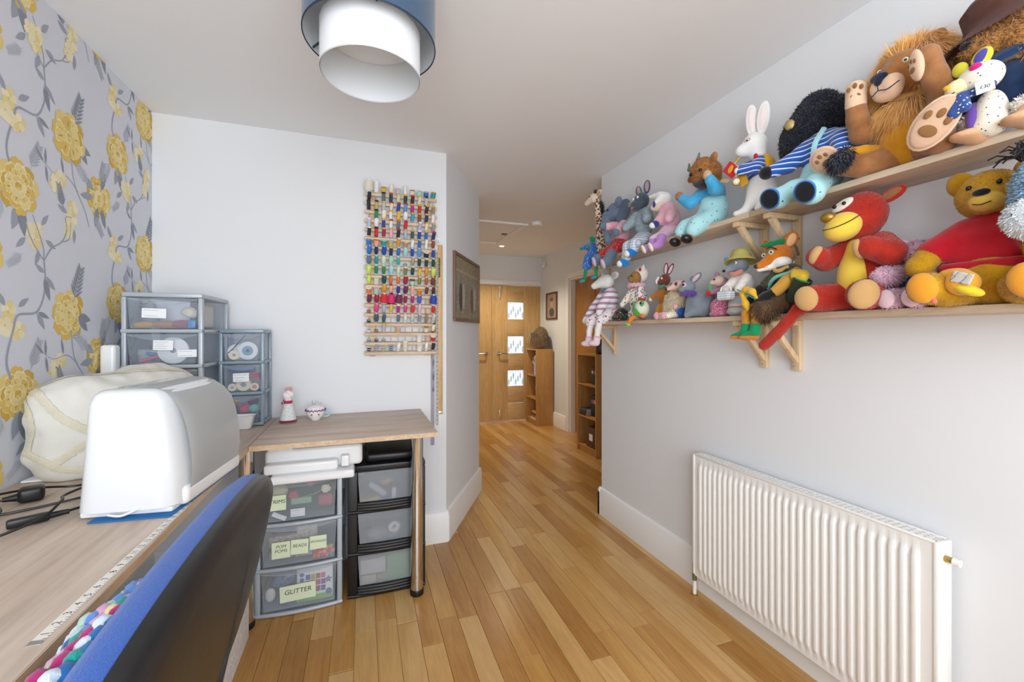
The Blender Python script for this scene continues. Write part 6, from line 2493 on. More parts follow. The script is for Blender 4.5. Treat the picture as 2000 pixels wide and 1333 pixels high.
ball('hand', (-0.122, 0.175, 0.078), (0.025, 0.025, 0.024), BLACKF, t)
soft('trousers', [E((-0.02, 0.105, 0.075), (0.066, 0.06, 0.065)), C((0.0, 0.13, 0.045), (0.01, 0.2, 0.02), 0.036, 0.03), C((0.01, 0.2, 0.02), (0.03, 0.25, -0.008), 0.03, 0.036), C((-0.05, 0.13, 0.045), (-0.07, 0.2, 0.015), 0.036, 0.032), C((-0.07, 0.2, 0.015), (-0.085, 0.25, -0.022), 0.032, 0.04)], AQUA, t, 0.006, 0.02)
line('braces', [(-0.03, 0.165, 0.12), (-0.04, 0.168, 0.165), (-0.05, 0.14, 0.215)], 0.009, AQUA, t)
for x, z in ((0.034, -0.012), (-0.088, -0.026)):
    disc('shoe', (x, 0.282, z), cd, (0.2, 0, 1), 0.032, 0.037, 0.024, felt('bright_blue_felt', '#1f7fd0'), t)
    disc('sole', Vector((x, 0.282, z)) + cd * 0.02, cd, (0.2, 0, 1), 0.026, 0.032, 0.008, BLACKF, t)

# ---- white rabbit with trumpet
t = toy('plush_rabbit', 'white felt rabbit in striped jersey and yellow waistcoat blowing a trumpet', 1.29, ZU)
cd = CAMD(1.29, ZU)
soft('body', [E((-0.015, 0.095, 0.1), (0.055, 0.052, 0.075)), E((-0.03, 0.08, 0.05), (0.06, 0.05, 0.05)), C((0.0, 0.12, 0.07), (0.015, 0.15, 0.018), 0.026, 0.014), C((0.015, 0.15, 0.014), (0.04, 0.17, 0.012), 0.014, 0.011), C((-0.055, 0.11, 0.05), (-0.045, 0.15, 0.014), 0.03, 0.013)], WHITEF, t, 0.005, 0.02)
soft('head', [E((0.012, 0.1, 0.29), (0.046, 0.048, 0.05)), E((0.04, 0.135, 0.272), (0.028, 0.028, 0.025)), E((0.0, 0.095, 0.24), (0.028, 0.028, 0.04))], WHITEF, t, 0.004, 0.018)
leafear('ear', (0.022, 0.1, 0.325), (0.03, 0.1, 0.462), (0.7, 0.7, 0), 0.024, 0.012, WHITEF, t, felt('pale_pink_ear', '#f0e4df'))
leafear('ear', (-0.008, 0.09, 0.325), (-0.022, 0.085, 0.455), (0.7, 0.7, 0), 0.024, 0.012, WHITEF, t, felt('pale_pink_ear', '#f0e4df'))
disc('eye_ring', (0.008, 0.143, 0.3), (-0.2, 1, 0), (0, 0, 1), 0.015, 0.012, 0.006, felt('rose_felt', '#d9a6a6'), t)
eye(t, (0.008, 0.146, 0.3), 0.008, '#3f5f8a', cd)
soft('jersey', [E((-0.005, 0.095, 0.175), (0.045, 0.043, 0.055)), C((-0.02, 0.115, 0.215), (-0.03, 0.15, 0.175), 0.022, 0.02), C((-0.03, 0.15, 0.175), (0.012, 0.175, 0.175), 0.02, 0.018), C((0.02, 0.11, 0.21), (0.04, 0.15, 0.195), 0.02, 0.017)], STRIPE, t, 0.004, 0.012)
soft('waistcoat', [E((-0.012, 0.088, 0.18), (0.05, 0.046, 0.066))], felt('yellow_felt', '#e0a81c'), t, 0.004, 0.01, clip=lambda P: np.maximum((P[:, 1] - 0.112) - 0.0 * P[:, 0], 0.118 - P[:, 2]))
soft('waistcoat_front', [B((0.022, 0.155, 0.155), (0.016, 0.003, 0.04), 0.003, (0.15, 0.35, 0.2))], felt('yellow_felt', '#e0a81c'), t, 0.003)
disc('badge', (-0.028, 0.142, 0.225), cd, (0, 0, 1), 0.008, 0.01, 0.004, felt('scarlet_felt', '#c8202c'), t)
soft('hand', [E((0.02, 0.182, 0.178), (0.014, 0.013, 0.014)), E((0.045, 0.16, 0.198), (0.013, 0.013, 0.013))], WHITEF, t, 0.004)
tr = toy('toy_trumpet', 'small gold toy trumpet with a red banner held by the white rabbit', 1.29, ZU, 'toy trumpet')
b = BM()
lathe(b, [(0.003, 0), (0.003, 0.05), (0.005, 0.065), (0.012, 0.078)], 16, Matrix.Translation((0.03, 0.155, 0.245)) @ frame_to((0.5, 0.25, -0.55)).to_4x4())
obj('horn', b, mat('gold_trumpet', '#c9a040', rough=0.3, metal=0.8), tr)
soft('banner', [B((0.05, 0.185, 0.193), (0.024, 0.002, 0.032), 0.002, (0, 0.75, 0.2))], felt('scarlet_felt', '#c8202c'), tr, 0.003)
disc('banner_motif', (0.05, 0.1885, 0.195), (0, 1, 0), (-0.6, 0, 0.7), 0.012, 0.017, 0.002, felt('yellow_felt', '#e0a81c'), tr)
for k in range(7):
    q = Vector((0.06 + 0.006 * k, 0.185, 0.158 + 0.002 * k))
    line('fringe', [q, q + Vector((0.006, 0.004, -0.012))], 0.0016, mat('gold_thread', '#c9a040', rough=0.4), tr)
wt = toy('pocket_watch', 'round toy pocket watch hanging from the white rabbit by a gold chain', 1.29, ZU, 'toy watch')
disc('case', (0.022, 0.188, 0.135), cd, (0, 0, 1), 0.0155, 0.0155, 0.004, mat('gold_trumpet', '#c9a040'), wt)
disc('dial', Vector((0.022, 0.188, 0.135)) + cd * 0.0025, cd, (0, 0, 1), 0.012, 0.012, 0.003, mat('watch_dial', '#efe6cf', rough=0.4), wt)
for a in range(12):
    s, u, w = basis(cd, (0, 0, 1))
    ball('hour_mark', Vector((0.022, 0.188, 0.135)) + w * 0.0052 + (s * math.cos(a * PI / 6) + u * math.sin(a * PI / 6)) * 0.0085, 0.001, M_INK, wt, u=6, v=4)
line('chain', [(0.022, 0.188, 0.15), (0.02, 0.19, 0.165), (0.018, 0.188, 0.178)], 0.0012, mat('gold_trumpet', '#c9a040'), wt)

# ---- highland cow
t = toy('plush_highland_cow', 'brown curly highland cow with small horns in aqua dungarees, upper shelf', 1.58, ZU)
cd = CAMD(1.58, ZU)
hd = soft('head', [E((-0.015, 0.112, 0.27), (0.054, 0.054, 0.066)), E((-0.045, 0.145, 0.225), (0.036, 0.036, 0.038)), E((-0.055, 0.09, 0.26), (0.03, 0.03, 0.05))], BROWNF, t, 0.004, 0.02, rough=0.0045, freq=3.4)
fur(hd, 7000, 0.0045, 0.0014, felt('brown_pile', '#c98d4a', '#ab6f30'), 'curls', 0.1, 1.2, 14, curl=0.5)
soft('muzzle', [E((-0.06, 0.168, 0.198), (0.03, 0.024, 0.021))], felt('dark_muzzle', '#5a3a34'), t, 0.004)
disc('nose', (-0.066, 0.186, 0.19), cd, (0, 0, 1), 0.021, 0.014, 0.008, felt('slate_nose', '#343a42'), t)
eye(t, (-0.05, 0.164, 0.262), 0.009)
eye(t, (0.005, 0.166, 0.262), 0.009)
leafear('ear', (0.03, 0.11, 0.275), (0.082, 0.115, 0.262), (0, 0, 1), 0.02, 0.012, BROWNF, t, felt('tan_suede', '#a8744a'))
leafear('ear', (-0.05, 0.1, 0.305), (-0.075, 0.1, 0.345), (1, 0, 0), 0.02, 0.012, BROWNF, t, felt('tan_suede', '#a8744a'))
HORN = felt('grey_green_horn', '#6f7a68')
limb('horn', [(0.045, 0.11, 0.3), (0.072, 0.115, 0.315), (0.075, 0.115, 0.345)], [0.011, 0.009, 0.004], HORN, t, 0.003)
limb('horn', [(0.006, 0.11, 0.325), (0.018, 0.112, 0.345), (0.012, 0.112, 0.372)], [0.011, 0.009, 0.004], HORN, t, 0.003)
SKY = felt('sky_blue_jersey', '#4fb0dc', '#3f9fd0')
soft('jersey', [E((-0.06, 0.1, 0.155), (0.055, 0.05, 0.05)), C((-0.01, 0.13, 0.165), (-0.005, 0.18, 0.125), 0.028, 0.025), C((-0.005, 0.18, 0.125), (0.022, 0.2, 0.15), 0.025, 0.022), C((-0.1, 0.115, 0.17), (-0.13, 0.16, 0.155), 0.03, 0.027), C((-0.14, 0.16, 0.15), (-0.128, 0.185, 0.19), 0.027, 0.022)], SKY, t, 0.005, 0.015)
ball('hoof', (0.034, 0.208, 0.165), (0.019, 0.019, 0.021), TAN, t)
ball('hoof', (-0.12, 0.192, 0.212), (0.019, 0.018, 0.022), felt('fawn_suede', '#c9a688'), t)
soft('dungarees', [E((-0.06, 0.1, 0.085), (0.066, 0.06, 0.085)), C((-0.03, 0.13, 0.045), (0.0, 0.2, 0.01), 0.04, 0.034), C((0.0, 0.2, 0.01), (0.005, 0.222, -0.012), 0.034, 0.03), C((-0.085, 0.13, 0.045), (-0.075, 0.2, 0.006), 0.042, 0.036), C((-0.075, 0.2, 0.006), (-0.07, 0.222, -0.018), 0.036, 0.032)], AQUA, t, 0.006, 0.02)
for x in (0.008, -0.068):
    limb('shin', [(x, 0.225, -0.02), (x + 0.006, 0.232, -0.048)], [0.02, 0.018], TAN, t)
    soft('shoe', [E((x + 0.01, 0.246, -0.056), (0.023, 0.03, 0.02), (0.2, 0, 0.25))], mat('black_glossy_hoof', '#16171b', rough=0.35), t, 0.004)

# ---- sheep in pink with rabbit-eared hood
t = toy('plush_pig', 'pale pink plush in a white eared hood, pink cardigan and purple boots', 1.86, ZU)
soft('head', [E((0.0, 0.12, 0.205), (0.036, 0.036, 0.04)), E((0.012, 0.15, 0.19), (0.018, 0.018, 0.018))], felt('shell_pink', '#e8cdc0'), t, 0.004, 0.012)
soft('hood', [E((-0.012, 0.108, 0.232), (0.042, 0.04, 0.036)), C((-0.01, 0.13, 0.25), (0.05, 0.145, 0.258), 0.02, 0.008), C((-0.03, 0.135, 0.235), (-0.012, 0.155, 0.21), 0.02, 0.012)], WHITEF, t, 0.004, 0.012)
soft('hood_lining', [E((-0.008, 0.165, 0.2), (0.01, 0.006, 0.018))], felt('indigo_felt', '#3a3f8a'), t, 0.003)
eye(t, (0.008, 0.155, 0.214), 0.005)
soft('cardigan', [E((-0.055, 0.1, 0.115), (0.052, 0.05, 0.062)), C((-0.03, 0.12, 0.15), (-0.035, 0.17, 0.095), 0.026, 0.02), C((-0.08, 0.11, 0.15), (-0.11, 0.155, 0.1), 0.028, 0.022), E((-0.045, 0.105, 0.175), (0.045, 0.04, 0.03))], PINKF, t, 0.005, 0.015)
ball('cuff', (-0.036, 0.176, 0.09), (0.02, 0.02, 0.018), felt('indigo_felt', '#3a3f8a'), t)
ball('hand', (-0.028, 0.19, 0.082), (0.016, 0.017, 0.016), WHITEF, t)
soft('trousers', [E((-0.06, 0.11, 0.045), (0.05, 0.05, 0.04)), C((-0.045, 0.13, 0.035), (-0.04, 0.19, 0.008), 0.028, 0.024), C((-0.085, 0.13, 0.035), (-0.095, 0.185, 0.008), 0.028, 0.024)], m_spots('lilac_floral', '#e6c6d6', ['#c86f9a', '#b8a6d0', '#f0e0e8'], 90, 0.22), t, 0.005, 0.015)
for x in (-0.042, -0.1):
    soft('boot', [C((x, 0.19, 0.004), (x, 0.205, -0.03), 0.023, 0.022), E((x + 0.01, 0.225, -0.04), (0.02, 0.028, 0.016))], felt('orchid_felt', '#c08ad0'), t, 0.004, 0.01)
    disc('sole', (x + 0.016, 0.244, -0.044), (0.5, 0.8, -0.4), (0.4, 0, 0.8), 0.02, 0.026, 0.01, felt('cream_sole', '#ece6cf'), t)

# ---- grey donkey-dog in knitted cardigan
t = toy('plush_dog', 'dark grey plush dog in knitted grey cardigan and checked trousers, upper shelf', 2.06, ZU)
DG = felt('slate_dog', '#4d5866', '#3f4955')
soft('head', [E((-0.035, 0.115, 0.275), (0.042, 0.042, 0.046)), E((-0.028, 0.15, 0.245), (0.028, 0.03, 0.028))], DG, t, 0.004, 0.015)
leafear('ear', (-0.005, 0.105, 0.305), (0.02, 0.1, 0.375), (0.7, 0.7, 0), 0.018, 0.01, DG, t, felt('grey_pink_ear', '#a58f92'))
leafear('ear', (-0.06, 0.1, 0.31), (-0.06, 0.095, 0.385), (0.7, 0.7, 0), 0.019, 0.01, DG, t, felt('grey_pink_ear', '#a58f92'))
eye(t, (-0.05, 0.154, 0.286), 0.008, '#a0a4a0', (-0.3, 1, 0))
eye(t, (-0.012, 0.154, 0.284), 0.008, '#a0a4a0', (0, 1, 0))
ball('nose', (-0.012, 0.18, 0.252), (0.012, 0.008, 0.014), felt('olive_nose', '#7d8070'), t)
ball('tongue', (-0.03, 0.176, 0.228), (0.012, 0.006, 0.006), felt('tongue_red', '#c86a70'), t)
KNIT = mat('grey_cable_knit', '#9fb0b6', rough=0.95, bump=1.0, bscale=140, var='#8496a0', vscale=60)
soft('cardigan', [E((-0.035, 0.1, 0.15), (0.058, 0.052, 0.085)), C((0.0, 0.12, 0.2), (0.025, 0.16, 0.145), 0.028, 0.026), C((-0.075, 0.11, 0.2), (-0.115, 0.14, 0.15), 0.03, 0.026)], KNIT, t, 0.005, 0.015)
ball('mitten', (0.032, 0.172, 0.134), (0.024, 0.024, 0.026), KNIT, t)
soft('trousers', [E((-0.045, 0.11, 0.05), (0.055, 0.055, 0.05)), C((-0.03, 0.14, 0.04), (-0.03, 0.2, 0.01), 0.032, 0.03), C((-0.03, 0.2, 0.01), (-0.028, 0.212, -0.05), 0.03, 0.027), C((-0.08, 0.14, 0.04), (-0.095, 0.2, 0.012), 0.034, 0.03), C((-0.095, 0.2, 0.012), (-0.095, 0.21, -0.015), 0.03, 0.027)], m_check('blue_white_check', '#dfe5ec', '#6f86a8', 0.014), t, 0.005, 0.015)
for x, z in ((-0.022, -0.08), (-0.092, -0.036)):
    soft('shoe', [E((x, 0.222, z), (0.025, 0.034, 0.024))], felt('bright_blue_felt', '#1f7fd0'), t, 0.004)
    ball('toe_cap', (x + 0.006, 0.246, z - 0.006), (0.021, 0.016, 0.019), WHITEF, t)

# ---- elephant
t = toy('plush_elephant', 'blue-grey plush elephant in pink jersey and red floral shorts, upper shelf', 2.33, ZU)
soft('head', [E((-0.03, 0.11, 0.285), (0.058, 0.052, 0.058)), C((0.0, 0.155, 0.265), (-0.03, 0.185, 0.2), 0.026, 0.02), C((-0.03, 0.185, 0.2), (-0.075, 0.195, 0.12), 0.02, 0.018), C((-0.075, 0.195, 0.12), (-0.09, 0.2, 0.085), 0.018, 0.019)], GREYF2, t, 0.005, 0.02)
disc('ear', (-0.1, 0.1, 0.275), (-0.5, 0.8, 0.1), (-0.3, 0, 1), 0.05, 0.075, 0.012, felt('dusk_grey_felt', '#5d6a7c'), t)
disc('ear', (0.03, 0.09, 0.3), (0.4, 0.8, 0.1), (0.2, 0, 1), 0.032, 0.06, 0.012, felt('dusk_grey_felt', '#5d6a7c'), t)
leafear('ear_fold', (-0.085, 0.13, 0.3), (-0.1, 0.125, 0.36), (0.7, 0.7, 0), 0.022, 0.012, GREYF2, t)
disc('eye_patch', (-0.028, 0.158, 0.292), (-0.2, 1, 0), (0, 0, 1), 0.015, 0.015, 0.006, felt('steel_blue_felt', '#4a7494'), t)
eye(t, (-0.028, 0.164, 0.292), 0.007)
soft('jersey', [E((-0.085, 0.1, 0.14), (0.06, 0.052, 0.07)), C((-0.05, 0.13, 0.19), (-0.075, 0.19, 0.175), 0.028, 0.024), C((-0.13, 0.115, 0.18), (-0.16, 0.17, 0.135), 0.03, 0.026)], PINKF, t, 0.005, 0.015)
ball('hand', (-0.066, 0.215, 0.175), (0.023, 0.024, 0.022), GREYF2, t)
ball('hand', (-0.168, 0.195, 0.118), (0.024, 0.024, 0.024), GREYF2, t)
soft('shorts', [E((-0.085, 0.115, 0.06), (0.06, 0.056, 0.05)), C((-0.06, 0.14, 0.045), (-0.045, 0.2, 0.01), 0.034, 0.033), C((-0.11, 0.14, 0.045), (-0.125, 0.2, 0.0), 0.036, 0.035)], m_spots('red_floral', '#c0262c', ['#f0e6da', '#3f8f5a', '#e0b83a', '#3a6fb0'], 100, 0.26), t, 0.005, 0.015)
for x, z in ((-0.03, -0.022), (-0.132, -0.05)):
    soft('foot', [C((x, 0.2, 0.0), (x + 0.006, 0.225, z), 0.032, 0.034)], GREYF2, t, 0.005)
    disc('sole', (x + 0.014, 0.252, z - 0.012), (0.35, 0.8, -0.3), (0, 0, 1), 0.031, 0.032, 0.012, felt('lilac_sole', '#d3c3d8'), t)

# ---- giraffe
t = toy('plush_giraffe', 'small patchwork-spotted giraffe craning past the doorway end of the upper shelf', 2.5, ZU)
GIR = m_spots('giraffe_coat', '#ecdcc6', ['#7a4a2c', '#8a5634', '#6f4226'], 62, 0.52)
soft('body', [E((0.0, 0.09, 0.08), (0.055, 0.05, 0.08)), C((0.0, 0.09, 0.13), (0.03, 0.085, 0.3), 0.036, 0.022), C((0.03, 0.085, 0.3), (0.058, 0.09, 0.44), 0.022, 0.02)], GIR, t, 0.005, 0.02)
soft('head', [E((0.075, 0.1, 0.455), (0.032, 0.03, 0.032)), C((0.09, 0.11, 0.45), (0.128, 0.125, 0.43), 0.024, 0.017)], m_spots('giraffe_face', '#e9d6c0', ['#b08a6a', '#a07a5a'], 90, 0.2), t, 0.004, 0.015)
eye(t, (0.078, 0.13, 0.462), 0.006)
leafear('ear', (0.05, 0.09, 0.465), (0.006, 0.085, 0.492), (0, 0.6, 1), 0.017, 0.009, felt('giraffe_ear', '#e3c8b0'), t, felt('giraffe_inner_ear', '#c99a88'))
for x in (0.062, 0.078):
    limb('horn', [(x, 0.095, 0.48), (x - 0.004, 0.095, 0.505)], [0.005, 0.0075], felt('dark_horn_tip', '#3a2a24'), t, 0.003)
mane = soft('mane', CH([(0.0, 0.072, 0.2), (0.012, 0.066, 0.3), (0.036, 0.07, 0.41)], [0.01, 0.012, 0.01]), BLACKF, t, 0.004)
fur(mane, 900, 0.018, 0.0014, BLACKF, 'mane_hair', 0.0, 0.5, 19)

# ---- long-legged frog doll dangling over the shelf end
t = toy('frog_doll', 'long-legged green frog doll in blue floral dress dangling off the upper shelf end', 2.46, ZU)
FG = felt('bottle_green', '#1f8a5c')
BF = m_spots('blue_floral', '#2f6fc0', ['#a9d0f0', '#f0f4f8', '#123a7a'], 110, 0.28)
soft('dress', [E((0.02, 0.17, 0.08), (0.034, 0.03, 0.055)), C((0.03, 0.19, 0.1), (0.05, 0.22, 0.09), 0.018, 0.013), C((0.0, 0.19, 0.1), (-0.03, 0.22, 0.085), 0.018, 0.013), E((0.0, 0.205, 0.02), (0.045, 0.026, 0.03))], BF, t, 0.004, 0.012)
soft('skirt', [C((-0.02, 0.225, 0.0), (-0.03, 0.235, -0.04), 0.026, 0.03), C((-0.085, 0.2, 0.015), (-0.105, 0.215, -0.025), 0.02, 0.022)], BF, t, 0.004, 0.012)
soft('head', [E((0.012, 0.17, 0.142), (0.02, 0.02, 0.018)), E((0.022, 0.182, 0.157), 0.007), E((0.002, 0.182, 0.157), 0.007)], FG, t, 0.004, 0.01)
for p in ((0.058, 0.228, 0.088), (-0.038, 0.226, 0.08)):
    ball('hand', p, (0.014, 0.012, 0.011), FG, t)
for pts, c in (([(-0.02, 0.237, -0.05), (-0.018, 0.24, -0.08), (-0.006, 0.242, -0.125)], '#1f9ac0'), ([(-0.108, 0.218, -0.035), (-0.118, 0.22, -0.07), (-0.12, 0.222, -0.115)], '#1f9ac0')):
    limb('leg', pts, [0.011, 0.0105, 0.01], FG, t, 0.004)
    soft('shoe', [E(tuple(Vector(pts[-1]) + Vector((0.012, 0.01, -0.01))), (0.022, 0.015, 0.01), (0, 0.2, 0.5))], felt('teal_shoe', c), t, 0.004)

# ---- brown teddy in felt hat and navy coat
t = toy('teddy_bear', 'brown curly teddy in brown felt hat and navy coat, upper shelf', 0.575, ZU)
cd = CAMD(0.575, ZU)
TB = felt('ginger_curl', '#c48e4c', '#a87234')
hd = soft('head', [E((0.005, 0.12, 0.245), (0.062, 0.058, 0.058)), E((0.03, 0.165, 0.23), (0.034, 0.03, 0.03)), E((-0.04, 0.13, 0.22), (0.05, 0.05, 0.05))], TB, t, 0.004, 0.02, rough=0.005, freq=3.2)
fur(hd, 9000, 0.005, 0.0014, TB, 'curls', 0.1, 1.2, 23, curl=0.5)
eye(t, (0.024, 0.176, 0.262), 0.007)
ball('nose', (0.045, 0.196, 0.238), (0.012, 0.009, 0.009), BLACKF, t)
HAT = felt('brown_hat_felt', '#7d4f42', '#6f4438')
b = BM()
n = 40
rings = []
for r_, dz in ((0.125, 0.0), (0.118, 0.004), (0.075, 0.03), (0.066, 0.05), (0.06, 0.085), (0.04, 0.1), (0.01, 0.104)):
    ring = []
    for i in range(n):
        a = 2 * PI * i / n
        w_ = 0.018 * math.sin(2 * a + 0.6) * (r_ / 0.125) ** 3
        ring.append(b.verts.new((r_ * math.cos(a), r_ * 0.78 * math.sin(a), dz + w_)))
    rings.append(ring)
for A, B_ in zip(rings, rings[1:]):
    for i in range(n):
        j = (i + 1) % n
        b.faces.new((A[i], A[j], B_[j], B_[i]))
b.faces.new(rings[-1])
bmesh.ops.solidify(b, geom=b.faces[:], thickness=0.004)
b.transform(Matrix.Translation((0.0, 0.115, 0.275)) @ Euler((-0.15, 0.35, 0), 'XYZ').to_matrix().to_4x4())
ht = obj('hat', b, HAT, t)
b = BM()
q = Matrix.Translation((0.0, 0.115, 0.275)) @ Euler((-0.15, 0.35, 0), 'XYZ').to_matrix().to_4x4()
for i in range(70):
    a = 2 * PI * i / 70
    w_ = 0.018 * math.sin(2 * a + 0.6)
    sph(b, q @ Vector((0.124 * math.cos(a), 0.124 * 0.78 * math.sin(a), w_)), (0.0016, 0.0016, 0.004), u=6, v=4)
o = obj('blanket_stitch', b, felt('maroon_thread', '#5a1f2c'), ht)
o['kind'] = 'stuff'
NV = felt('navy_coat', '#243a5e', '#1d3050')
soft('coat', [E((-0.01, 0.1, 0.125), (0.07, 0.062, 0.085)), C((0.035, 0.13, 0.17), (0.06, 0.175, 0.105), 0.03, 0.026), C((-0.06, 0.12, 0.17), (-0.085, 0.165, 0.1), 0.032, 0.028)], NV, t, 0.006, 0.015)
line('scarf', [(0.05, 0.15, 0.2), (0.01, 0.178, 0.18), (-0.045, 0.16, 0.195)], 0.014, NV, t)
FL2 = felt('white_fleece', '#f0ece2')
for x in (0.03, -0.06):
    cf = soft('fleece_cuff', [E((x, 0.175, 0.05), (0.034, 0.03, 0.017))], FL2, t, 0.005)
    fur(cf, 700, 0.009, 0.0016, FL2, 'fleece_pile', 0.1, 0.8, 29)
    soft('boot', [C((x, 0.175, 0.045), (x, 0.18, 0.018), 0.025, 0.028), E((x + 0.012, 0.2, 0.013), (0.03, 0.034, 0.0125))], felt('peach_suede', '#d9a77c'), t, 0.005, 0.012)

# ---- floral patchwork cat leaning in front of the teddy
t = toy('patchwork_cat', 'cream floral patchwork cat doll with polka-dot scarf and price tag, upper shelf', 0.64, ZU)
cd = CAMD(0.66, ZU)
DIT = m_spots('cream_ditsy', '#efe6d2', ['#5a3a4a', '#8a4a5a', '#3f4a5a'], 95, 0.16)
soft('head', [E((-0.05, 0.205, 0.14), (0.042, 0.034, 0.036))], DIT, t, 0.004)
soft('muzzle', [E((-0.018, 0.225, 0.128), (0.024, 0.02, 0.022))], felt('pale_lemon', '#efe3b0'), t, 0.004)
ball('nose', (-0.006, 0.243, 0.132), (0.008, 0.006, 0.006), felt('deep_yellow', '#e0b02c'), t)
line('smile', [(-0.022, 0.245, 0.114), (-0.008, 0.246, 0.108), (0.004, 0.24, 0.112)], 0.0011, BLACKF, t)
YL = felt('acid_yellow', '#d8cf3a')
leafear('ear', (-0.045, 0.205, 0.168), (-0.06, 0.2, 0.21), (1, 0, 0), 0.019, 0.01, YL, t, felt('violet_felt', '#4f4aa0'))
leafear('ear', (-0.015, 0.2, 0.165), (-0.008, 0.2, 0.2), (1, 0, 0), 0.016, 0.009, YL, t)
disc('button', (-0.055, 0.235, 0.158), cd, (0, 0, 1), 0.011, 0.009, 0.006, felt('cerise', '#c8267a'), t)
soft('dress', [E((-0.06, 0.185, 0.055), (0.03, 0.028, 0.054)), E((-0.058, 0.185, 0.025), (0.036, 0.03, 0.024))], DIT, t, 0.005)
soft('side_panel', [E((-0.036, 0.19, 0.048), (0.016, 0.027, 0.044))], felt('violet_cotton', '#6a48a0'), t, 0.004)
SC_ = m_spots('navy_polka', '#2a4a8a', ['#f2f2f0'], 120, 0.25)
soft('scarf', [C((-0.075, 0.22, 0.108), (-0.02, 0.232, 0.1), 0.01), C((-0.03, 0.238, 0.1), (-0.02, 0.245, 0.062), 0.009, 0.013), C((-0.035, 0.238, 0.1), (-0.04, 0.245, 0.068), 0.009, 0.012)], SC_, t, 0.004, 0.006)
b = BM()
box(b, (-0.075, 0.245, 0.1), (0.03, 0.0012, 0.03), 0.0004, (0, 0.1, 0.3))
tg = obj('price_tag', b, M_CARD, t, label='white price tag reading £30')
o = link('lettering', text_mesh('£30', 0.02), M_INK, tg)
o.location = (-0.0755, 0.2462, 0.098)
o.scale = (0.55, 0.55, 0.55)
o.rotation_euler = (PI / 2, 0.1, PI + 0.3)

# ================= lower shelf
# ---- red and yellow plush
t = toy('plush_animal', 'red plush animal with yellow belly, gold nose and long tail, lower shelf', 0.95, ZL)
cd = CAMD(0.95, ZL)
RED = felt('rust_red_plush', '#b8301f', '#a5281a')
YEL = felt('butter_yellow', '#eecb4a')
soft('body', [E((-0.065, 0.105, 0.115), (0.07, 0.062, 0.112)), E((-0.062, 0.11, 0.2), (0.045, 0.042, 0.05))], RED, t, 0.006, 0.025)
soft('belly', [E((-0.048, 0.128, 0.105), (0.056, 0.054, 0.1)), E((-0.05, 0.13, 0.19), (0.036, 0.036, 0.045))], YEL, t, 0.005, 0.02)
soft('head', [E((-0.052, 0.12, 0.305), (0.066, 0.06, 0.07)), E((-0.045, 0.135, 0.265), (0.05, 0.05, 0.045))], RED, t, 0.005, 0.02)
soft('muzzle', [E((-0.036, 0.178, 0.268), (0.05, 0.04, 0.042)), E((-0.03, 0.19, 0.25), (0.038, 0.032, 0.03))], YEL, t, 0.005, 0.02)
ball('nose', (-0.008, 0.208, 0.298), (0.022, 0.018, 0.016), mat('gold_lame', '#b08a3c', rough=0.35, metal=0.7, bump=0.3, bscale=300), t)
line('mouth', [(-0.0, 0.22, 0.258), (-0.04, 0.2245, 0.258), (-0.072, 0.211, 0.27), (-0.088, 0.187, 0.288)], 0.0014, BLACKF, t)
disc('eye_patch', (-0.03, 0.175, 0.335), (0.1, 1, 0.3), (0.4, 0, 1), 0.034, 0.017, 0.008, felt('off_white_felt', '#ece0d2'), t)
eye(t, (-0.04, 0.183, 0.337), 0.006)
eye(t, (-0.012, 0.184, 0.333), 0.006)
leafear('ear', (-0.09, 0.105, 0.335), (-0.16, 0.105, 0.36), (0, 0, 1), 0.02, 0.011, RED, t, TAN)
leafear('ear', (0.0, 0.12, 0.31), (0.045, 0.135, 0.275), (0, 0, 1), 0.018, 0.01, RED, t, TAN)
SU = felt('sand_suede', '#c39a64')
limb('arm', [(-0.02, 0.13, 0.2), (0.025, 0.17, 0.17), (0.022, 0.21, 0.178)], [0.032, 0.034, 0.032], RED, t)
disc('palm', (0.018, 0.226, 0.182), cd, (-0.5, 0, 1), 0.017, 0.03, 0.02, SU, t)
limb('arm', [(-0.105, 0.115, 0.205), (-0.145, 0.15, 0.165), (-0.115, 0.195, 0.185)], [0.034, 0.038, 0.033], RED, t)
disc('palm', (-0.1, 0.212, 0.18), (0.6, 0.7, -0.3), (-0.3, 0, 1), 0.015, 0.03, 0.016, SU, t)
limb('leg', [(-0.03, 0.13, 0.05), (0.02, 0.19, 0.045), (0.036, 0.225, 0.043)], [0.045, 0.042, 0.042], RED, t)
disc('sole', Vector((0.036, 0.225, 0.043)) + (cd + Vector((0.3, 0, 0))).normalized() * 0.031, cd + Vector((0.3, 0, 0)), (0.15, 0, 1), 0.034, 0.04, 0.016, SU, t)
limb('leg', [(-0.09, 0.13, 0.055), (-0.115, 0.2, 0.045), (-0.12, 0.225, 0.043)], [0.045, 0.043, 0.043], RED, t)
disc('sole', Vector((-0.12, 0.225, 0.043)) + cd * 0.032, cd, (-0.35, 0, 1), 0.036, 0.043, 0.016, SU, t)
limb('tail', [(-0.02, 0.08, 0.03), (0.06, 0.15, 0.022), (0.1, 0.195, 0.012), (0.13, 0.205, -0.03), (0.175, 0.206, -0.075), (0.22, 0.208, -0.115)], [0.017, 0.017, 0.018, 0.018, 0.018, 0.018], RED, t)

for o in [q for q in t.children if q.name.split('.')[0] in ('body', 'head', 'arm', 'leg', 'tail')]:
    fur(o, int(len(o.data.vertices) * 3), 0.0024, 0.0005, o.data.materials[0], 'pile', 0.1, 0.6, 71)

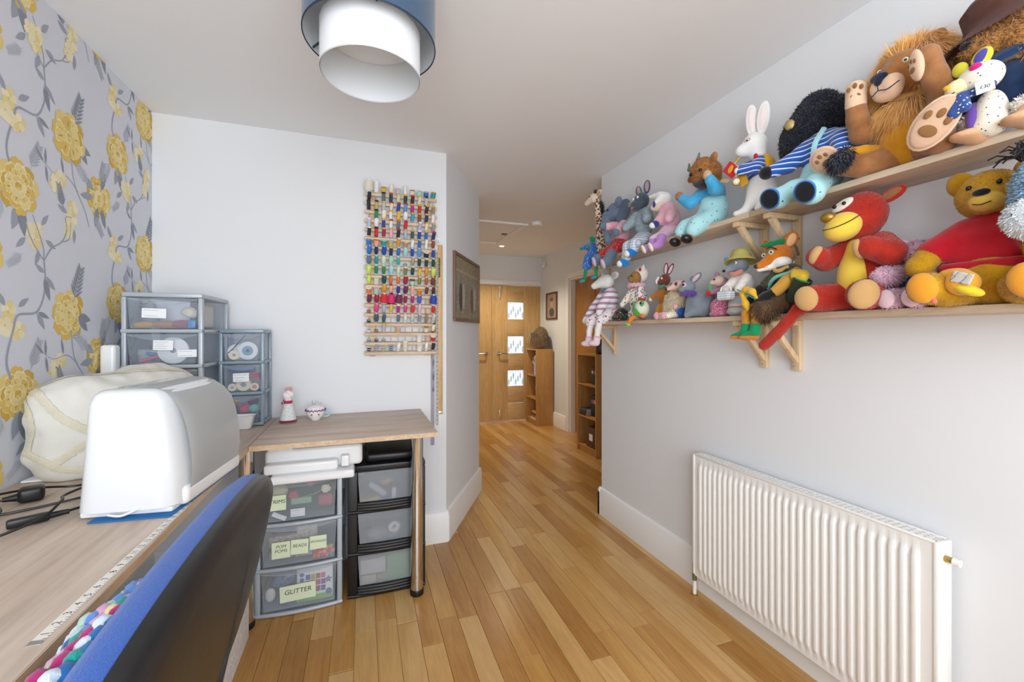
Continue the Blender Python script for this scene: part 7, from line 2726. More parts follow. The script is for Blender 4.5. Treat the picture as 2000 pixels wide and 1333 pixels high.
# ---- golden teddy in a red jumper
t = toy('teddy_bear', 'golden teddy bear in a plain red jumper on the lower shelf', 0.62, ZL)
cd = CAMD(0.62, ZL)
GO = felt('golden_plush', '#c8960f', '#b5860c')
soft('body', [E((-0.03, 0.115, 0.07), (0.092, 0.08, 0.075))], GO, t, 0.006, 0.02)
soft('head', [E((-0.012, 0.12, 0.278), (0.062, 0.058, 0.06)), E((-0.026, 0.165, 0.258), (0.036, 0.034, 0.032))], GO, t, 0.005, 0.02)
disc('ear', (0.052, 0.1, 0.325), (0.1, 1, -0.1), (0.5, 0, 1), 0.03, 0.034, 0.016, GO, t)
disc('ear', (-0.075, 0.1, 0.325), (-0.1, 1, -0.1), (-0.5, 0, 1), 0.03, 0.034, 0.016, GO, t)
soft('nose', [E((-0.03, 0.2, 0.27), (0.017, 0.009, 0.009))], BLACKF, t, 0.003)
line('mouth', [(-0.046, 0.197, 0.245), (-0.03, 0.203, 0.24), (-0.014, 0.199, 0.245)], 0.0013, BLACKF, t)
eye(t, (0.002, 0.178, 0.292), 0.006)
eye(t, (-0.052, 0.177, 0.292), 0.006)
JR = felt('red_jumper', '#b81424', '#a8101f')
soft('jumper', [B((-0.022, 0.115, 0.145), (0.078, 0.068, 0.052), 0.035), E((-0.018, 0.115, 0.2), (0.055, 0.05, 0.035)), C((0.03, 0.13, 0.19), (0.074, 0.175, 0.145), 0.034, 0.034), C((-0.075, 0.13, 0.19), (-0.116, 0.175, 0.145), 0.034, 0.034)], JR, t, 0.005, 0.02)
soft('ribbed_hem', [B((-0.024, 0.116, 0.098), (0.084, 0.074, 0.012), 0.011)], JR, t, 0.005)
soft('ribbed_collar', [E((-0.016, 0.12, 0.222), (0.044, 0.042, 0.011))], JR, t, 0.004)
soft('muzzle', [E((-0.028, 0.172, 0.254), (0.033, 0.03, 0.027))], felt('honey_muzzle', '#d8b04c'), t, 0.004)
limb('arm', [(0.072, 0.172, 0.15), (0.09, 0.2, 0.108)], [0.03, 0.029], GO, t)
limb('arm', [(-0.114, 0.172, 0.15), (-0.132, 0.2, 0.108)], [0.03, 0.029], GO, t)
OR = felt('orange_pad', '#e0982a')
for x, hx_ in ((0.056, 0.01), (-0.125, -0.075)):
    limb('leg', [(hx_, 0.14, 0.045), ((hx_ + x) / 2, 0.2, 0.038), (x, 0.235, 0.046)], [0.045, 0.038, 0.04], GO, t)
    nv = (cd + Vector((0.25, 0, 0))).normalized()
    disc('sole', Vector((x, 0.235, 0.046)) + nv * 0.03, nv, (0.1, 0, 1), 0.031, 0.039, 0.015, OR, t)
disc('sewn_tag', (0.03, 0.262, 0.012), (0, 1, 0), (0.4, 0, 1), 0.006, 0.009, 0.003, felt('coral_tag', '#e8786a'), t)
for o in [q for q in t.children if q.name.split('.')[0] in ('body', 'head', 'arm', 'leg')]:
    fur(o, int(len(o.data.vertices) * 3), 0.003, 0.0005, GO, 'pile', 0.2, 0.6, 72)
pt_ = toy('fabric_pot', 'little yellow fabric pot with a white label held by the golden teddy', 0.62, ZL, 'toy pot')
soft('pot', [E((-0.012, 0.235, 0.052), (0.032, 0.026, 0.03)), E((0.012, 0.22, 0.078), (0.03, 0.016, 0.014))], felt('amber_satin', '#e8a82c'), pt_, 0.004, 0.015)
soft('rim', [E((-0.03, 0.25, 0.032), (0.03, 0.015, 0.012), (0, -0.4, 0))], felt('lemon_satin', '#ecd02c'), pt_, 0.004)
soft('paper_label', [B((-0.022, 0.262, 0.062), (0.022, 0.0015, 0.014), 0.001, (0.1, -0.35, -0.15))], felt('grey_label', '#c9c4bc'), pt_, 0.003)

# ---- blue donkey at the near end
t = toy('plush_donkey', 'fluffy pale blue plush donkey with black yarn mane, lower shelf', 0.452, ZL)
cd = CAMD(0.452, ZL)
BD = felt('powder_blue_pile', '#8fb0c8', '#6f93b0')
soft('body', [E((-0.04, 0.11, 0.09), (0.07, 0.07, 0.09)), C((-0.02, 0.13, 0.15), (0.015, 0.19, 0.24), 0.05, 0.05), C((-0.02, 0.16, 0.06), (-0.0, 0.21, 0.02), 0.035, 0.03), C((-0.08, 0.16, 0.06), (-0.09, 0.21, 0.02), 0.035, 0.03)], BD, t, 0.007, 0.03)
hd = soft('head', [E((0.018, 0.22, 0.25), (0.058, 0.055, 0.07)), E((0.02, 0.235, 0.21), (0.05, 0.048, 0.05))], BD, t, 0.006, 0.02)
fur(hd, 4500, 0.009, 0.0014, felt('blue_pile_tip', '#a6c4d8', '#7f9fba'), 'pile', 0.3, 0.6, 31)
mz = soft('muzzle', [E((0.022, 0.258, 0.178), (0.056, 0.045, 0.046))], felt('white_pile', '#e4eaee'), t, 0.006)
fur(mz, 3000, 0.007, 0.0014, felt('white_pile', '#e4eaee'), 'pile', 0.3, 0.6, 32)
ball('nostril', (0.048, 0.296, 0.185), (0.004, 0.003, 0.007), BLACKF, t)
leafear('ear', (-0.03, 0.2, 0.3), (-0.07, 0.19, 0.38), (1, 0, 0), 0.022, 0.012, BD, t, WHITEF)
rr = random.Random(12)
b = BM()
for i in range(70):
    p = Vector((0.035 + rr.uniform(-0.025, 0.03), 0.2 + rr.uniform(-0.03, 0.03), 0.312))
    d_ = Vector((rr.uniform(-0.4, 0.9), rr.uniform(-0.2, 0.6), 1.0)).normalized() * rr.uniform(0.035, 0.06)
    sw = Vector((rr.uniform(-1, 1), rr.uniform(-1, 1), rr.uniform(-1, 0))) * 0.014
    tube(b, [p, p + d_ * 0.5, p + d_ + sw, p + d_ + sw * 2.2], 0.0018, 5)
o = obj('yarn_mane', b, BLACKF, t)
o['kind'] = 'stuff'

# ---- little pink plush between the red one and the golden teddy
t = toy('plush_animal', 'small fluffy lilac-pink plush slumped between the red plush and the golden teddy', 0.77, ZL)
LP = felt('lilac_pink_pile', '#d8b4c4', '#c9a2b6')
soft('body', [E((0.0, 0.09, 0.075), (0.045, 0.042, 0.055))], felt('dark_blue_vest', '#1f3f6a', '#2a6a9a'), t, 0.005)
hd = soft('head', [E((-0.005, 0.1, 0.16), (0.04, 0.036, 0.034)), E((-0.005, 0.132, 0.152), (0.018, 0.012, 0.013))], LP, t, 0.005, 0.012)
fur(hd, 1800, 0.008, 0.0014, LP, 'pile', 0.2, 0.7, 35)
for x in (-0.011, 0.001):
    ball('nostril', (x, 0.145, 0.153), 0.002, BLACKF, t, u=8, v=6)
leafear('ear', (-0.03, 0.1, 0.175), (-0.075, 0.09, 0.188), (0, 0, 1), 0.02, 0.012, LP, t)
leafear('ear', (0.025, 0.1, 0.178), (0.04, 0.1, 0.205), (1, 0, 0), 0.016, 0.01, LP, t)
am = limb('arm', [(0.02, 0.11, 0.11), (0.03, 0.16, 0.095), (0.03, 0.19, 0.092)], [0.022, 0.026, 0.027], LP, t)
fur(am, 1400, 0.008, 0.0014, LP, 'pile', 0.2, 0.7, 36)
am = limb('arm', [(-0.03, 0.11, 0.11), (-0.06, 0.16, 0.09)], [0.022, 0.026], LP, t)
fur(am, 900, 0.008, 0.0014, LP, 'pile', 0.2, 0.7, 37)
for x in (0.012, -0.048):
    lg = limb('leg', [(x * 0.6, 0.11, 0.035), (x, 0.19, 0.028)], [0.026, 0.027], LP, t)
    fur(lg, 900, 0.008, 0.0014, LP, 'pile', 0.2, 0.7, 38)
    disc('sole', (x, 0.212, 0.027), (0.1, 1, -0.05), (0, 0, 1), 0.024, 0.026, 0.012, felt('pale_pink_sole', '#e3c6d2'), t)

# ---- fox in a green hat
t = toy('plush_fox', 'orange fox doll in green hat, tweed jacket and green boots, sitting on the shelf edge', 1.2, ZL)
cd = CAMD(1.2, ZL)
OF = felt('fox_orange', '#d07a22', '#c06a1a')
soft('head', [E((-0.022, 0.12, 0.225), (0.044, 0.042, 0.04)), C((-0.012, 0.15, 0.205), (0.004, 0.192, 0.182), 0.026, 0.013)], OF, t, 0.004, 0.015)
soft('jaw', [E((-0.04, 0.132, 0.195), (0.032, 0.032, 0.022)), C((-0.015, 0.15, 0.188), (0.006, 0.188, 0.172), 0.02, 0.011)], WHITEF, t, 0.004, 0.012)
ball('nose', (0.009, 0.2, 0.182), (0.01, 0.009, 0.008), mat('dark_nose', '#2c2c2e', rough=0.4), t)
eye(t, (-0.022, 0.163, 0.232), 0.009, '#1f9a6a', cd)
eye(t, (0.016, 0.155, 0.228), 0.008, '#1f9a6a', cd)
line('brow', [(-0.042, 0.158, 0.24), (-0.026, 0.168, 0.25), (-0.006, 0.168, 0.247)], 0.0022, BLACKF, t)
line('smile', [(-0.02, 0.176, 0.178), (-0.004, 0.19, 0.174), (0.008, 0.194, 0.178)], 0.0011, felt('tongue_red', '#c86a70'), t)
leafear('ear', (-0.048, 0.112, 0.248), (-0.072, 0.107, 0.304), (0.7, 0.7, 0), 0.023, 0.01, OF, t, felt('pale_inner_ear', '#e6b88a'))
leafear('ear', (0.006, 0.13, 0.25), (0.034, 0.135, 0.29), (0.7, 0.7, 0), 0.019, 0.01, OF, t, felt('brown_inner_ear', '#a05a1c'))
GH = felt('kelly_green', '#12804a')
soft('hat', [E((-0.02, 0.115, 0.27), (0.034, 0.034, 0.015), (0, 0.12, 0)), C((0.0, 0.14, 0.268), (0.018, 0.16, 0.266), 0.012, 0.006), C((-0.045, 0.09, 0.272), (-0.062, 0.078, 0.282), 0.012, 0.007)], GH, t, 0.004, 0.012)
line('feather', [(-0.05, 0.1, 0.27), (-0.07, 0.1, 0.25), (-0.08, 0.1, 0.215)], 0.005, felt('brown_feather', '#6a4a34'), t)
TW = m_spots('dark_tweed', '#33331f', ['#5a5a34', '#1f1f16', '#6a5a3a'], 260, 0.45)
soft('jacket', [E((-0.055, 0.105, 0.125), (0.052, 0.046, 0.06)), C((-0.02, 0.12, 0.16), (0.005, 0.16, 0.115), 0.022, 0.018), E((-0.045, 0.12, 0.165), (0.045, 0.036, 0.02))], TW, t, 0.005, 0.015)
line('collar', [(-0.075, 0.14, 0.172), (-0.045, 0.155, 0.16), (-0.025, 0.15, 0.168)], 0.008, felt('sand_collar', '#cda45c'), t)
line('teal_strap', [(0.0, 0.155, 0.1), (-0.04, 0.165, 0.135), (-0.1, 0.15, 0.15)], 0.007, felt('aqua_strap', '#6fc0ae'), t)
limb('sleeve', [(-0.085, 0.12, 0.15), (-0.085, 0.165, 0.115), (-0.06, 0.19, 0.08)], [0.022, 0.022, 0.02], felt('ochre_sleeve', '#c9963c'), t)
GL = felt('charcoal_glove', '#221d1c')
limb('glove', [(-0.058, 0.192, 0.078), (-0.03, 0.205, 0.06), (-0.01, 0.212, 0.055)], [0.019, 0.02, 0.015], GL, t)
limb('glove', [(0.02, 0.17, 0.1), (0.035, 0.2, 0.05)], [0.017, 0.019], GL, t)
bf = soft('fur_kilt', [E((-0.04, 0.15, 0.04), (0.055, 0.06, 0.042)), E((-0.03, 0.215, 0.012), (0.045, 0.026, 0.036))], felt('brown_kilt', '#5a4024', '#7d5a30'), t, 0.006, 0.02)
fur(bf, 2600, 0.016, 0.0016, felt('brown_kilt_fur', '#6f4f2a', '#3f2c18'), 'kilt_fur', 0.7, 0.4, 41)
for x, z in ((0.03, 0.0), (-0.012, -0.006)):
    limb('leg', [(x - 0.01, 0.19, 0.03), (x, 0.218, 0.004), (x + 0.004, 0.222, -0.045)], [0.022, 0.022, 0.016], felt('amber_trouser', '#c88a2a'), t, 0.004)
    soft('boot', [C((x + 0.004, 0.222, -0.042), (x + 0.006, 0.224, -0.065), 0.019, 0.018), C((x + 0.006, 0.224, -0.07), (x + 0.045, 0.25, -0.08), 0.016, 0.006)], felt('emerald_boot', '#128a54'), t, 0.004, 0.008)
    soft('boot_sole', [C((x + 0.004, 0.224, -0.084), (x + 0.046, 0.252, -0.086), 0.013, 0.006)], felt('orange_sole', '#c8742a'), t, 0.004)
tl = soft('tail', CH([(0.01, 0.09, 0.03), (0.04, 0.1, 0.07), (0.035, 0.1, 0.13)], [0.016, 0.026, 0.016]), felt('dark_grey_tail', '#3a3a3e'), t, 0.006)
fur(tl, 1300, 0.014, 0.0014, felt('dark_grey_tail', '#3a3a3e'), 'tail_fur', 0.1, 0.5, 43)
qv = toy('toy_quiver', 'dark green toy quiver stuffed with yellow cloth beside the fox doll', 1.2, ZL, 'toy quiver')
b = BM()
lathe(b, [(0.0005, 0), (0.024, 0), (0.03, 0.085), (0.026, 0.085), (0.0005, 0.07)], 24, Matrix.Translation((-0.1, 0.155, 0.045)) @ frame_to((-0.5, 0.1, 0.8)).to_4x4(), cap=False)
obj('tube', b, mat('bottle_green_card', '#23331f', rough=0.5), qv)
soft('cloth', [E((-0.14, 0.165, 0.128), (0.024, 0.02, 0.026)), E((-0.12, 0.17, 0.135), (0.014, 0.014, 0.02))], felt('lemon_cloth', '#e0bc34'), qv, 0.004, 0.012, rough=0.003)
line('green_trim', [(-0.165, 0.165, 0.1), (-0.15, 0.18, 0.108), (-0.122, 0.182, 0.122)], 0.006, felt('emerald_boot', '#128a54'), qv)
bw = toy('toy_bow', 'yellow felt bow with a teal arrow held by the fox doll', 1.2, ZL, 'toy bow')
soft('bow', CH([(0.055, 0.225, 0.085), (0.03, 0.228, 0.095), (0.0, 0.232, 0.085), (-0.02, 0.232, 0.06)], [0.006, 0.011, 0.011, 0.005]) + CH([(0.05, 0.225, 0.08), (0.03, 0.23, 0.04), (0.01, 0.235, 0.01)], [0.009, 0.011, 0.006]), felt('lemon_felt', '#e0b02a'), bw, 0.004)
b = BM()
cyl(b, (0.07, 0.228, 0.1), (-0.02, 0.238, 0.055), 0.0022, n=8)
obj('arrow', b, mat('teal_arrow', '#2aa89a', rough=0.5), bw)

# ---- mole in a yellow hat with basket
t = toy('plush_mole', 'grey plush mole in knitted yellow sun hat and floral blouse, lower shelf', 1.355, ZL)
GM = felt('grey_mole', '#8a93a0', '#6f7986')
soft('head', [E((0.004, 0.12, 0.212), (0.034, 0.036, 0.03)), C((0.012, 0.15, 0.205), (0.022, 0.172, 0.192), 0.018, 0.01)], GM, t, 0.004, 0.012)
ball('nose', (0.025, 0.182, 0.189), (0.007, 0.006, 0.006), BLACKF, t)
eye(t, (-0.008, 0.154, 0.22), 0.006, '#5a6a7a', (-0.2, 1, 0))
b = BM()
lathe(b, [(0.062, -0.012), (0.06, -0.006), (0.042, 0.008), (0.039, 0.022), (0.03, 0.04), (0.015, 0.047), (0.0005, 0.048)], 32, cap=False)
bmesh.ops.solidify(b, geom=b.faces[:], thickness=0.003)
b.transform(Matrix.Translation((0.0, 0.118, 0.236)) @ Euler((0.12, 0.1, 0), 'XYZ').to_matrix().to_4x4())
ht = obj('sun_hat', b, mat('yellow_knit', '#e9df8a', rough=0.95, bump=0.9, bscale=180), t)
ball('blue_flower', (0.052, 0.14, 0.245), (0.01, 0.008, 0.009), felt('cornflower', '#4fa0cf'), ht)
soft('blouse', [E((-0.004, 0.105, 0.135), (0.042, 0.038, 0.05)), C((-0.03, 0.12, 0.155), (-0.03, 0.16, 0.11), 0.02, 0.017), C((0.025, 0.12, 0.155), (0.035, 0.16, 0.115), 0.02, 0.017)], m_spots('cream_sprig', '#ece6de', ['#c08a9a', '#9aa88a', '#8a90b0'], 120, 0.18), t, 0.004, 0.012)
line('scarf', [(-0.03, 0.14, 0.185), (0.0, 0.155, 0.174), (0.025, 0.15, 0.182)], 0.009, felt('salmon_scarf', '#d98a7a'), t)
soft('skirt', [E((0.0, 0.105, 0.05), (0.056, 0.055, 0.05)), E((0.0, 0.11, 0.02), (0.06, 0.06, 0.02))], m_stripes('grey_orange_knit', [(0, '#b9bec2'), (0.7, '#c8803c'), (0.82, '#cfd2d4')], 'z', 0.05), t, 0.005)
bk = toy('toy_basket', 'small gingham basket carried by the grey mole', 1.355, ZL, 'toy basket')
soft('basket', [B((0.012, 0.185, 0.085), (0.032, 0.02, 0.019), 0.006)], m_check('gingham', '#e6e9ee', '#8a9ab4', 0.009), bk, 0.004)
line('handle', [(0.04, 0.185, 0.102), (0.03, 0.185, 0.122), (-0.006, 0.185, 0.122), (-0.016, 0.185, 0.102)], 0.0035, mat('white_cord', '#ece8e0', rough=0.8), bk)

# ---- pink rabbit in tweed holding a flower
t = toy('plush_rabbit', 'small mauve felt rabbit in pink knitted skirt holding red flower, lower shelf', 1.47, ZL)
MV = felt('mauve_felt', '#b98a9e', '#a87a90')
soft('head', [E((0.005, 0.11, 0.16), (0.026, 0.026, 0.026)), E((0.024, 0.13, 0.154), (0.013, 0.013, 0.011))], felt('blush_face', '#e0c2b4'), t, 0.004, 0.01)
leafear('ear', (-0.012, 0.1, 0.175), (-0.03, 0.1, 0.118), (0.3, 1, 0), 0.02, 0.01, MV, t)
leafear('ear', (0.01, 0.105, 0.182), (0.034, 0.105, 0.198), (0, 0, 1), 0.014, 0.008, MV, t)
eye(t, (0.008, 0.135, 0.167), 0.0045)
soft('bodice', [E((0.0, 0.105, 0.105), (0.03, 0.028, 0.035))], felt('russet_bodice', '#8a4a34'), t, 0.004)
soft('skirt', [E((0.0, 0.108, 0.045), (0.042, 0.042, 0.045)), E((0.0, 0.11, 0.014), (0.046, 0.046, 0.014))], m_spots('rose_tweed', '#cf7f9a', ['#e8b4c4', '#a84a6a', '#b02a6a'], 160, 0.4), t, 0.005)
limb('arm', [(-0.02, 0.12, 0.12), (0.0, 0.155, 0.11)], [0.013, 0.011], MV, t, 0.004)
leafear('leaf', (0.012, 0.155, 0.1), (0.016, 0.158, 0.15), (1, 0, 0), 0.012, 0.004, felt('leaf_green', '#5aa86a'), t)
ball('red_flower', (0.012, 0.165, 0.105), (0.013, 0.011, 0.013), felt('scarlet_felt', '#c8202c'), t)

# ---- grey rabbit with purple collar
t = toy('plush_rabbit', 'plain grey felt rabbit on all fours with purple petal collar, lower shelf', 1.6, ZL)
GR = felt('dove_grey', '#8c97a0', '#7d8892')
soft('body', [E((-0.018, 0.1, 0.068), (0.06, 0.054, 0.067)), E((0.022, 0.115, 0.095), (0.032, 0.032, 0.034)), C((0.03, 0.13, 0.07), (0.032, 0.148, 0.015), 0.02, 0.013), C((0.0, 0.14, 0.03), (0.015, 0.165, 0.012), 0.02, 0.011)], GR, t, 0.005, 0.02)
soft('head', [E((0.048, 0.125, 0.152), (0.034, 0.034, 0.03)), E((0.066, 0.148, 0.142), (0.018, 0.018, 0.016))], GR, t, 0.004, 0.012)
leafear('ear', (0.035, 0.115, 0.172), (-0.012, 0.105, 0.212), (0.6, 0.3, 1), 0.016, 0.009, GR, t, felt('pink_inner_ear', '#e0c0cc'))
leafear('ear', (0.05, 0.11, 0.175), (0.042, 0.105, 0.205), (1, 0.3, 0), 0.012, 0.007, GR, t)
disc('eye_ring', (0.042, 0.156, 0.16), (-0.2, 1, 0.1), (0, 0, 1), 0.012, 0.012, 0.004, felt('pink_inner_ear', '#e0c0cc'), t)
eye(t, (0.042, 0.16, 0.16), 0.006)
for k in range(8):
    a = 0.3 + k * 0.45
    disc('collar_petal', (0.026 + 0.042 * math.cos(a), 0.125 + 0.038 * math.sin(a), 0.118 + 0.004 * math.cos(a)), (0.3 * math.cos(a), 0.5 + 0.3 * math.sin(a), 0.6), (math.cos(a), math.sin(a), -0.4), 0.014, 0.02, 0.004, felt('purple_felt', '#5f3a9a'), t)

# ---- meerkat
t = toy('plush_meerkat', 'blush-faced meerkat doll in cream fur stole and blue dress, lower shelf', 1.735, ZL)
soft('head', [E((-0.012, 0.12, 0.165), (0.03, 0.03, 0.028)), C((-0.002, 0.145, 0.158), (0.008, 0.168, 0.148), 0.016, 0.008)], felt('blush_meerkat', '#e0b8ac'), t, 0.004, 0.012)
for x in (-0.026, 0.008):
    disc('eye_patch', (x, 0.146, 0.172), (0, 1, 0.1), (0, 0, 1), 0.009, 0.01, 0.004, felt('brown_patch', '#6a4a42'), t)
    eye(t, (x, 0.15, 0.172), 0.0045)
ball('nose', (0.01, 0.177, 0.147), 0.006, BLACKF, t)
for x in (-0.042, 0.018):
    ball('ear', (x, 0.115, 0.178), (0.009, 0.006, 0.01), felt('brown_patch', '#6a4a42'), t)
st = soft('stole', [E((-0.0, 0.11, 0.1), (0.05, 0.04, 0.045)), C((0.016, 0.145, 0.1), (0.022, 0.15, 0.04), 0.02, 0.016), C((-0.016, 0.145, 0.1), (-0.012, 0.15, 0.04), 0.02, 0.016)], felt('cream_fur', '#e9dcc2', '#dccba8'), t, 0.006, 0.015)
fur(st, 3200, 0.018, 0.0014, felt('cream_fur', '#e9dcc2'), 'stole_fur', 0.5, 0.4, 51)
soft('dress', [E((-0.0, 0.11, 0.035), (0.052, 0.052, 0.035))], felt('royal_dress', '#2a55a0'), t, 0.005)
for x in (0.03, -0.022):
    limb('leg', [(x * 0.6, 0.14, 0.025), (x, 0.195, 0.016)], [0.018, 0.016], m_spots('yellow_ditsy', '#efe9d6', ['#d9b03a', '#3f6fae', '#8ab06a'], 110, 0.24), t, 0.004)
    ball('foot', (x + 0.004, 0.214, 0.016), (0.017, 0.014, 0.019), felt('rose_foot', '#e0a8b4'), t)
for x in (0.035, -0.035):
    ball('hand', (x, 0.158, 0.06), (0.012, 0.012, 0.013), felt('rose_foot', '#e0a8b4'), t)

# ---- brown hare
t = toy('plush_hare', 'brown hare doll with long upright ears behind the meerkat', 1.845, ZL)
HB = felt('hare_brown', '#7d4434', '#6a382a')
soft('head', [E((0.0, 0.1, 0.21), (0.026, 0.028, 0.032)), E((0.012, 0.122, 0.196), (0.016, 0.016, 0.014))], HB, t, 0.004, 0.012)
leafear('ear', (0.004, 0.095, 0.235), (0.002, 0.09, 0.3), (0.7, 0.7, 0), 0.012, 0.007, HB, t, felt('pink_inner_ear', '#e0c0cc'))
leafear('ear', (-0.012, 0.092, 0.235), (-0.045, 0.086, 0.29), (0.7, 0.7, 0), 0.012, 0.007, HB, t, felt('pink_inner_ear', '#e0c0cc'))
eye(t, (-0.006, 0.128, 0.216), 0.006, '#3a3a3a', (0, 1, 0))
line('muzzle_stripe', [(0.014, 0.13, 0.225), (0.022, 0.138, 0.205), (0.02, 0.136, 0.19)], 0.005, WHITEF, t)
line('green_scarf', [(-0.016, 0.115, 0.178), (0.006, 0.128, 0.17), (0.022, 0.122, 0.176)], 0.008, felt('jade_scarf', '#3f9a7a'), t)
soft('jacket', [E((0.008, 0.1, 0.12), (0.036, 0.034, 0.055)), C((0.03, 0.115, 0.15), (0.05, 0.145, 0.115), 0.014, 0.012)], felt('tan_jacket', '#b0702c'), t, 0.004, 0.012)
soft('trousers', [E((0.005, 0.105, 0.045), (0.042, 0.045, 0.045))], felt('amber_trouser', '#c88a2a'), t, 0.005)
ball('hand', (0.054, 0.15, 0.11), (0.011, 0.011, 0.012), felt('cream_wool', '#e0d3b4'), t)

# ---- curly bear in floral smock and hood
t = toy('teddy_bear', 'small curly brown bear in white hood and floral smock, lower shelf', 2.065, ZL)
hd = soft('head', [E((0.0, 0.128, 0.246), (0.036, 0.034, 0.038)), E((0.006, 0.158, 0.238), (0.016, 0.014, 0.013))], felt('curly_bear', '#a87c42', '#8f6630'), t, 0.0035, 0.012, rough=0.003, freq=4)
eye(t, (-0.012, 0.161, 0.254), 0.0045)
eye(t, (0.016, 0.16, 0.254), 0.0045)
ball('nose', (0.008, 0.171, 0.242), (0.006, 0.005, 0.005), BLACKF, t)
soft('hood', [E((0.0, 0.09, 0.266), (0.043, 0.036, 0.046)), C((-0.02, 0.095, 0.29), (-0.028, 0.095, 0.312), 0.013, 0.008)], felt('ivory_hood', '#efe8dc'), t, 0.004, 0.01)
ball('red_bow', (-0.03, 0.118, 0.29), (0.007, 0.007, 0.011), felt('scarlet_felt', '#c8202c'), t)
b = BM()
for i in range(26):
    a = 2 * PI * i / 26
    sph(b, (0.004 + 0.044 * math.cos(a), 0.118 + 0.04 * math.sin(a), 0.2 + 0.006 * (i % 2)), (0.012, 0.012, 0.011), u=8, v=6)
obj('ruff', b, felt('pink_ruff', '#e0b4c0'), t)
FS = m_spots('bright_floral', '#f0ece4', ['#c8506a', '#d99a2c', '#4f8f5a', '#6a4a9a', '#3f7fb0'], 70, 0.4)
soft('smock', [E((0.004, 0.105, 0.12), (0.055, 0.048, 0.085)), E((0.004, 0.108, 0.035), (0.062, 0.055, 0.036)), C((0.03, 0.125, 0.17), (0.07, 0.155, 0.11), 0.024, 0.018), C((-0.035, 0.12, 0.17), (-0.07, 0.15, 0.115), 0.024, 0.018)], FS, t, 0.005, 0.015)
ball('hand', (0.08, 0.162, 0.098), (0.015, 0.014, 0.017), WHITEF, t)

# ---- green and white bird-frog ball
t = toy('plush_frog', 'round white and green frog toy with red crest and orange legs, lower shelf', 1.975, ZL)
soft('body', [E((-0.02, 0.165, 0.062), (0.042, 0.038, 0.048))], felt('pale_mint', '#dfe8d0'), t, 0.005)
disc('green_bib', (-0.014, 0.192, 0.045), (-0.2, 1, -0.2), (0, 0, 1), 0.03, 0.028, 0.013, felt('grass_green', '#4fae3f'), t)
soft('red_crest', [E((-0.02, 0.165, 0.11), (0.03, 0.012, 0.01)), E((-0.005, 0.165, 0.118), 0.009)], felt('scarlet_felt', '#c8202c'), t, 0.003)
for x in (0.022, -0.055):
    disc('eye_ring', (x, 0.19, 0.09), (-0.1 if x < 0 else 0.3, 1, 0.1), (0, 0, 1), 0.015, 0.017, 0.008, felt('leaf_green', '#5aa86a'), t)
    eye(t, (x, 0.198, 0.09), 0.006)
limb('leg', [(0.0, 0.185, 0.025), (0.02, 0.205, 0.008), (0.026, 0.215, -0.01)], [0.011, 0.01, 0.009], felt('orange_leg', '#e8842a'), t, 0.004)
soft('foot', [E((0.03, 0.22, -0.022), (0.022, 0.014, 0.008), (0, -0.3, 0))], felt('lime_foot', '#8fd03a'), t, 0.004)
limb('leg', [(-0.04, 0.185, 0.025), (-0.07, 0.195, 0.02)], [0.011, 0.01], felt('orange_leg', '#e8842a'), t, 0.004)

# ---- dark floral beanbag
t = toy('floral_beanbag', 'small dark floral fabric beanbag on the lower shelf behind the lamb', 2.215, ZL, 'beanbag')
soft('bag', [E((0.0, 0.12, 0.04), (0.04, 0.045, 0.04)), E((-0.01, 0.15, 0.02), (0.04, 0.04, 0.019))], m_spots('dark_floral', '#232a26', ['#c0303f', '#3f8f4a', '#d9a6b4', '#5a9a5c'], 80, 0.36), t, 0.005)
ball('button', (0.0, 0.168, 0.045), (0.007, 0.004, 0.007), felt('scarlet_felt', '#c8202c'), t)

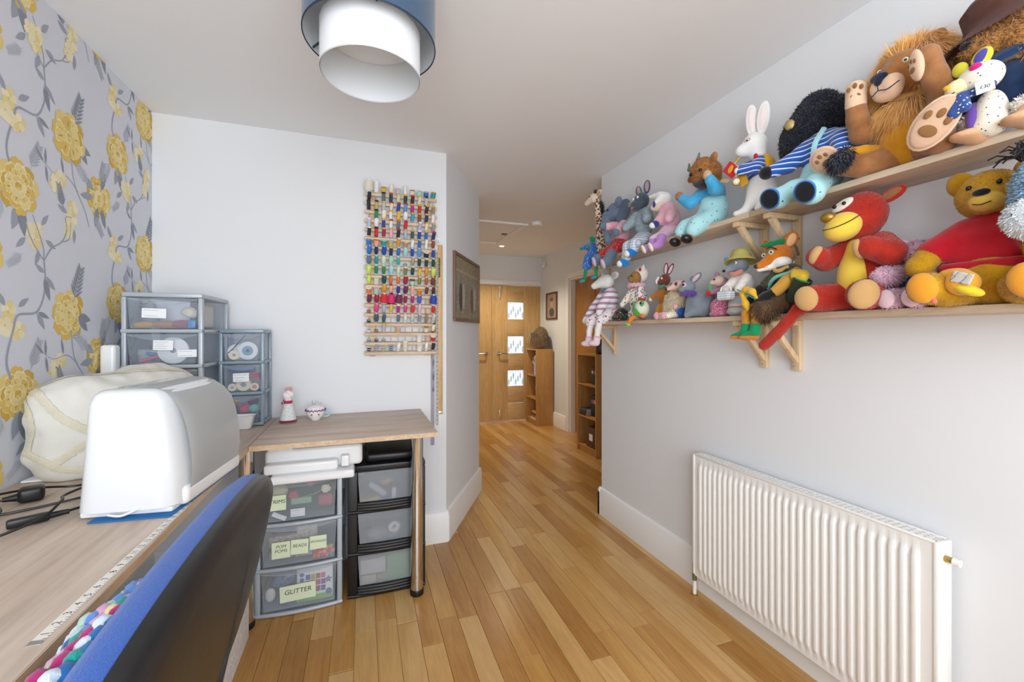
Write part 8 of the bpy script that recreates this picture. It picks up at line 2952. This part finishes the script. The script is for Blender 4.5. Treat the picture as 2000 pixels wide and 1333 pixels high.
# ---- lamb in striped cardigan
t = toy('plush_lamb', 'white lamb doll in lilac striped cardigan dangling her boots off the lower shelf', 2.37, ZL)
soft('head', [E((0.01, 0.12, 0.262), (0.05, 0.045, 0.046)), C((0.03, 0.15, 0.255), (0.062, 0.18, 0.235), 0.033, 0.022)], WHITEF, t, 0.005, 0.02)
leafear('ear', (-0.03, 0.11, 0.285), (-0.095, 0.105, 0.3), (0, 0.3, 1), 0.024, 0.012, WHITEF, t, felt('grey_inner_ear', '#c3c8cc'))
leafear('ear', (0.045, 0.115, 0.292), (0.085, 0.115, 0.315), (0, 0.3, 1), 0.02, 0.011, WHITEF, t)
eye(t, (0.012, 0.164, 0.272), 0.007)
ball('nose', (0.07, 0.198, 0.236), (0.01, 0.008, 0.008), felt('grey_nose', '#8a949c'), t)
line('collar', [(-0.03, 0.12, 0.205), (0.01, 0.148, 0.2), (0.04, 0.135, 0.205)], 0.014, felt('slate_collar', '#5f7488'), t)
LS = m_stripes('lilac_white_knit', [(0, '#b48aa8'), (0.42, '#f0edf0')], 'z', 0.036)
soft('cardigan', [E((-0.01, 0.11, 0.145), (0.06, 0.052, 0.08)), C((0.04, 0.13, 0.18), (0.09, 0.17, 0.1), 0.027, 0.023), C((0.09, 0.17, 0.1), (0.12, 0.205, 0.03), 0.023, 0.02), C((-0.045, 0.13, 0.18), (-0.04, 0.18, 0.11), 0.03, 0.026), C((-0.04, 0.18, 0.11), (-0.035, 0.2, 0.075), 0.026, 0.023)], LS, t, 0.005, 0.015)
ball('hand', (0.128, 0.212, 0.01), (0.02, 0.019, 0.022), WHITEF, t)
ball('hand', (-0.034, 0.205, 0.058), (0.02, 0.018, 0.02), WHITEF, t)
soft('skirt', [E((-0.015, 0.115, 0.05), (0.085, 0.058, 0.048)), C((0.03, 0.17, 0.03), (0.05, 0.215, 0.0), 0.036, 0.036), C((-0.06, 0.15, 0.035), (-0.05, 0.2, 0.01), 0.04, 0.03)], m_spots('rose_print', '#efe6ea', ['#c04a6a', '#8a4a7a', '#b9c8a0', '#d98aa0'], 55, 0.36), t, 0.005, 0.02)
for pts in ([(0.045, 0.215, -0.01), (0.048, 0.226, -0.06), (0.046, 0.23, -0.105)], [(-0.045, 0.205, 0.0), (-0.05, 0.222, -0.05), (-0.045, 0.226, -0.1)]):
    limb('leg', pts, [0.02, 0.018, 0.017], WHITEF, t, 0.004)
    p = Vector(pts[-1])
    soft('boot', [C(tuple(p), tuple(p + Vector((0.002, 0.002, -0.03))), 0.022, 0.022), E(tuple(p + Vector((0.018, 0.016, -0.035))), (0.03, 0.024, 0.017), (0, 0, 0.6))], felt('blush_boot', '#ecd6dc'), t, 0.004, 0.01)
    ball('boot_trim', tuple(p + Vector((0, 0, 0.004))), (0.024, 0.023, 0.009), felt('pink_trim', '#e0b0c0'), t)
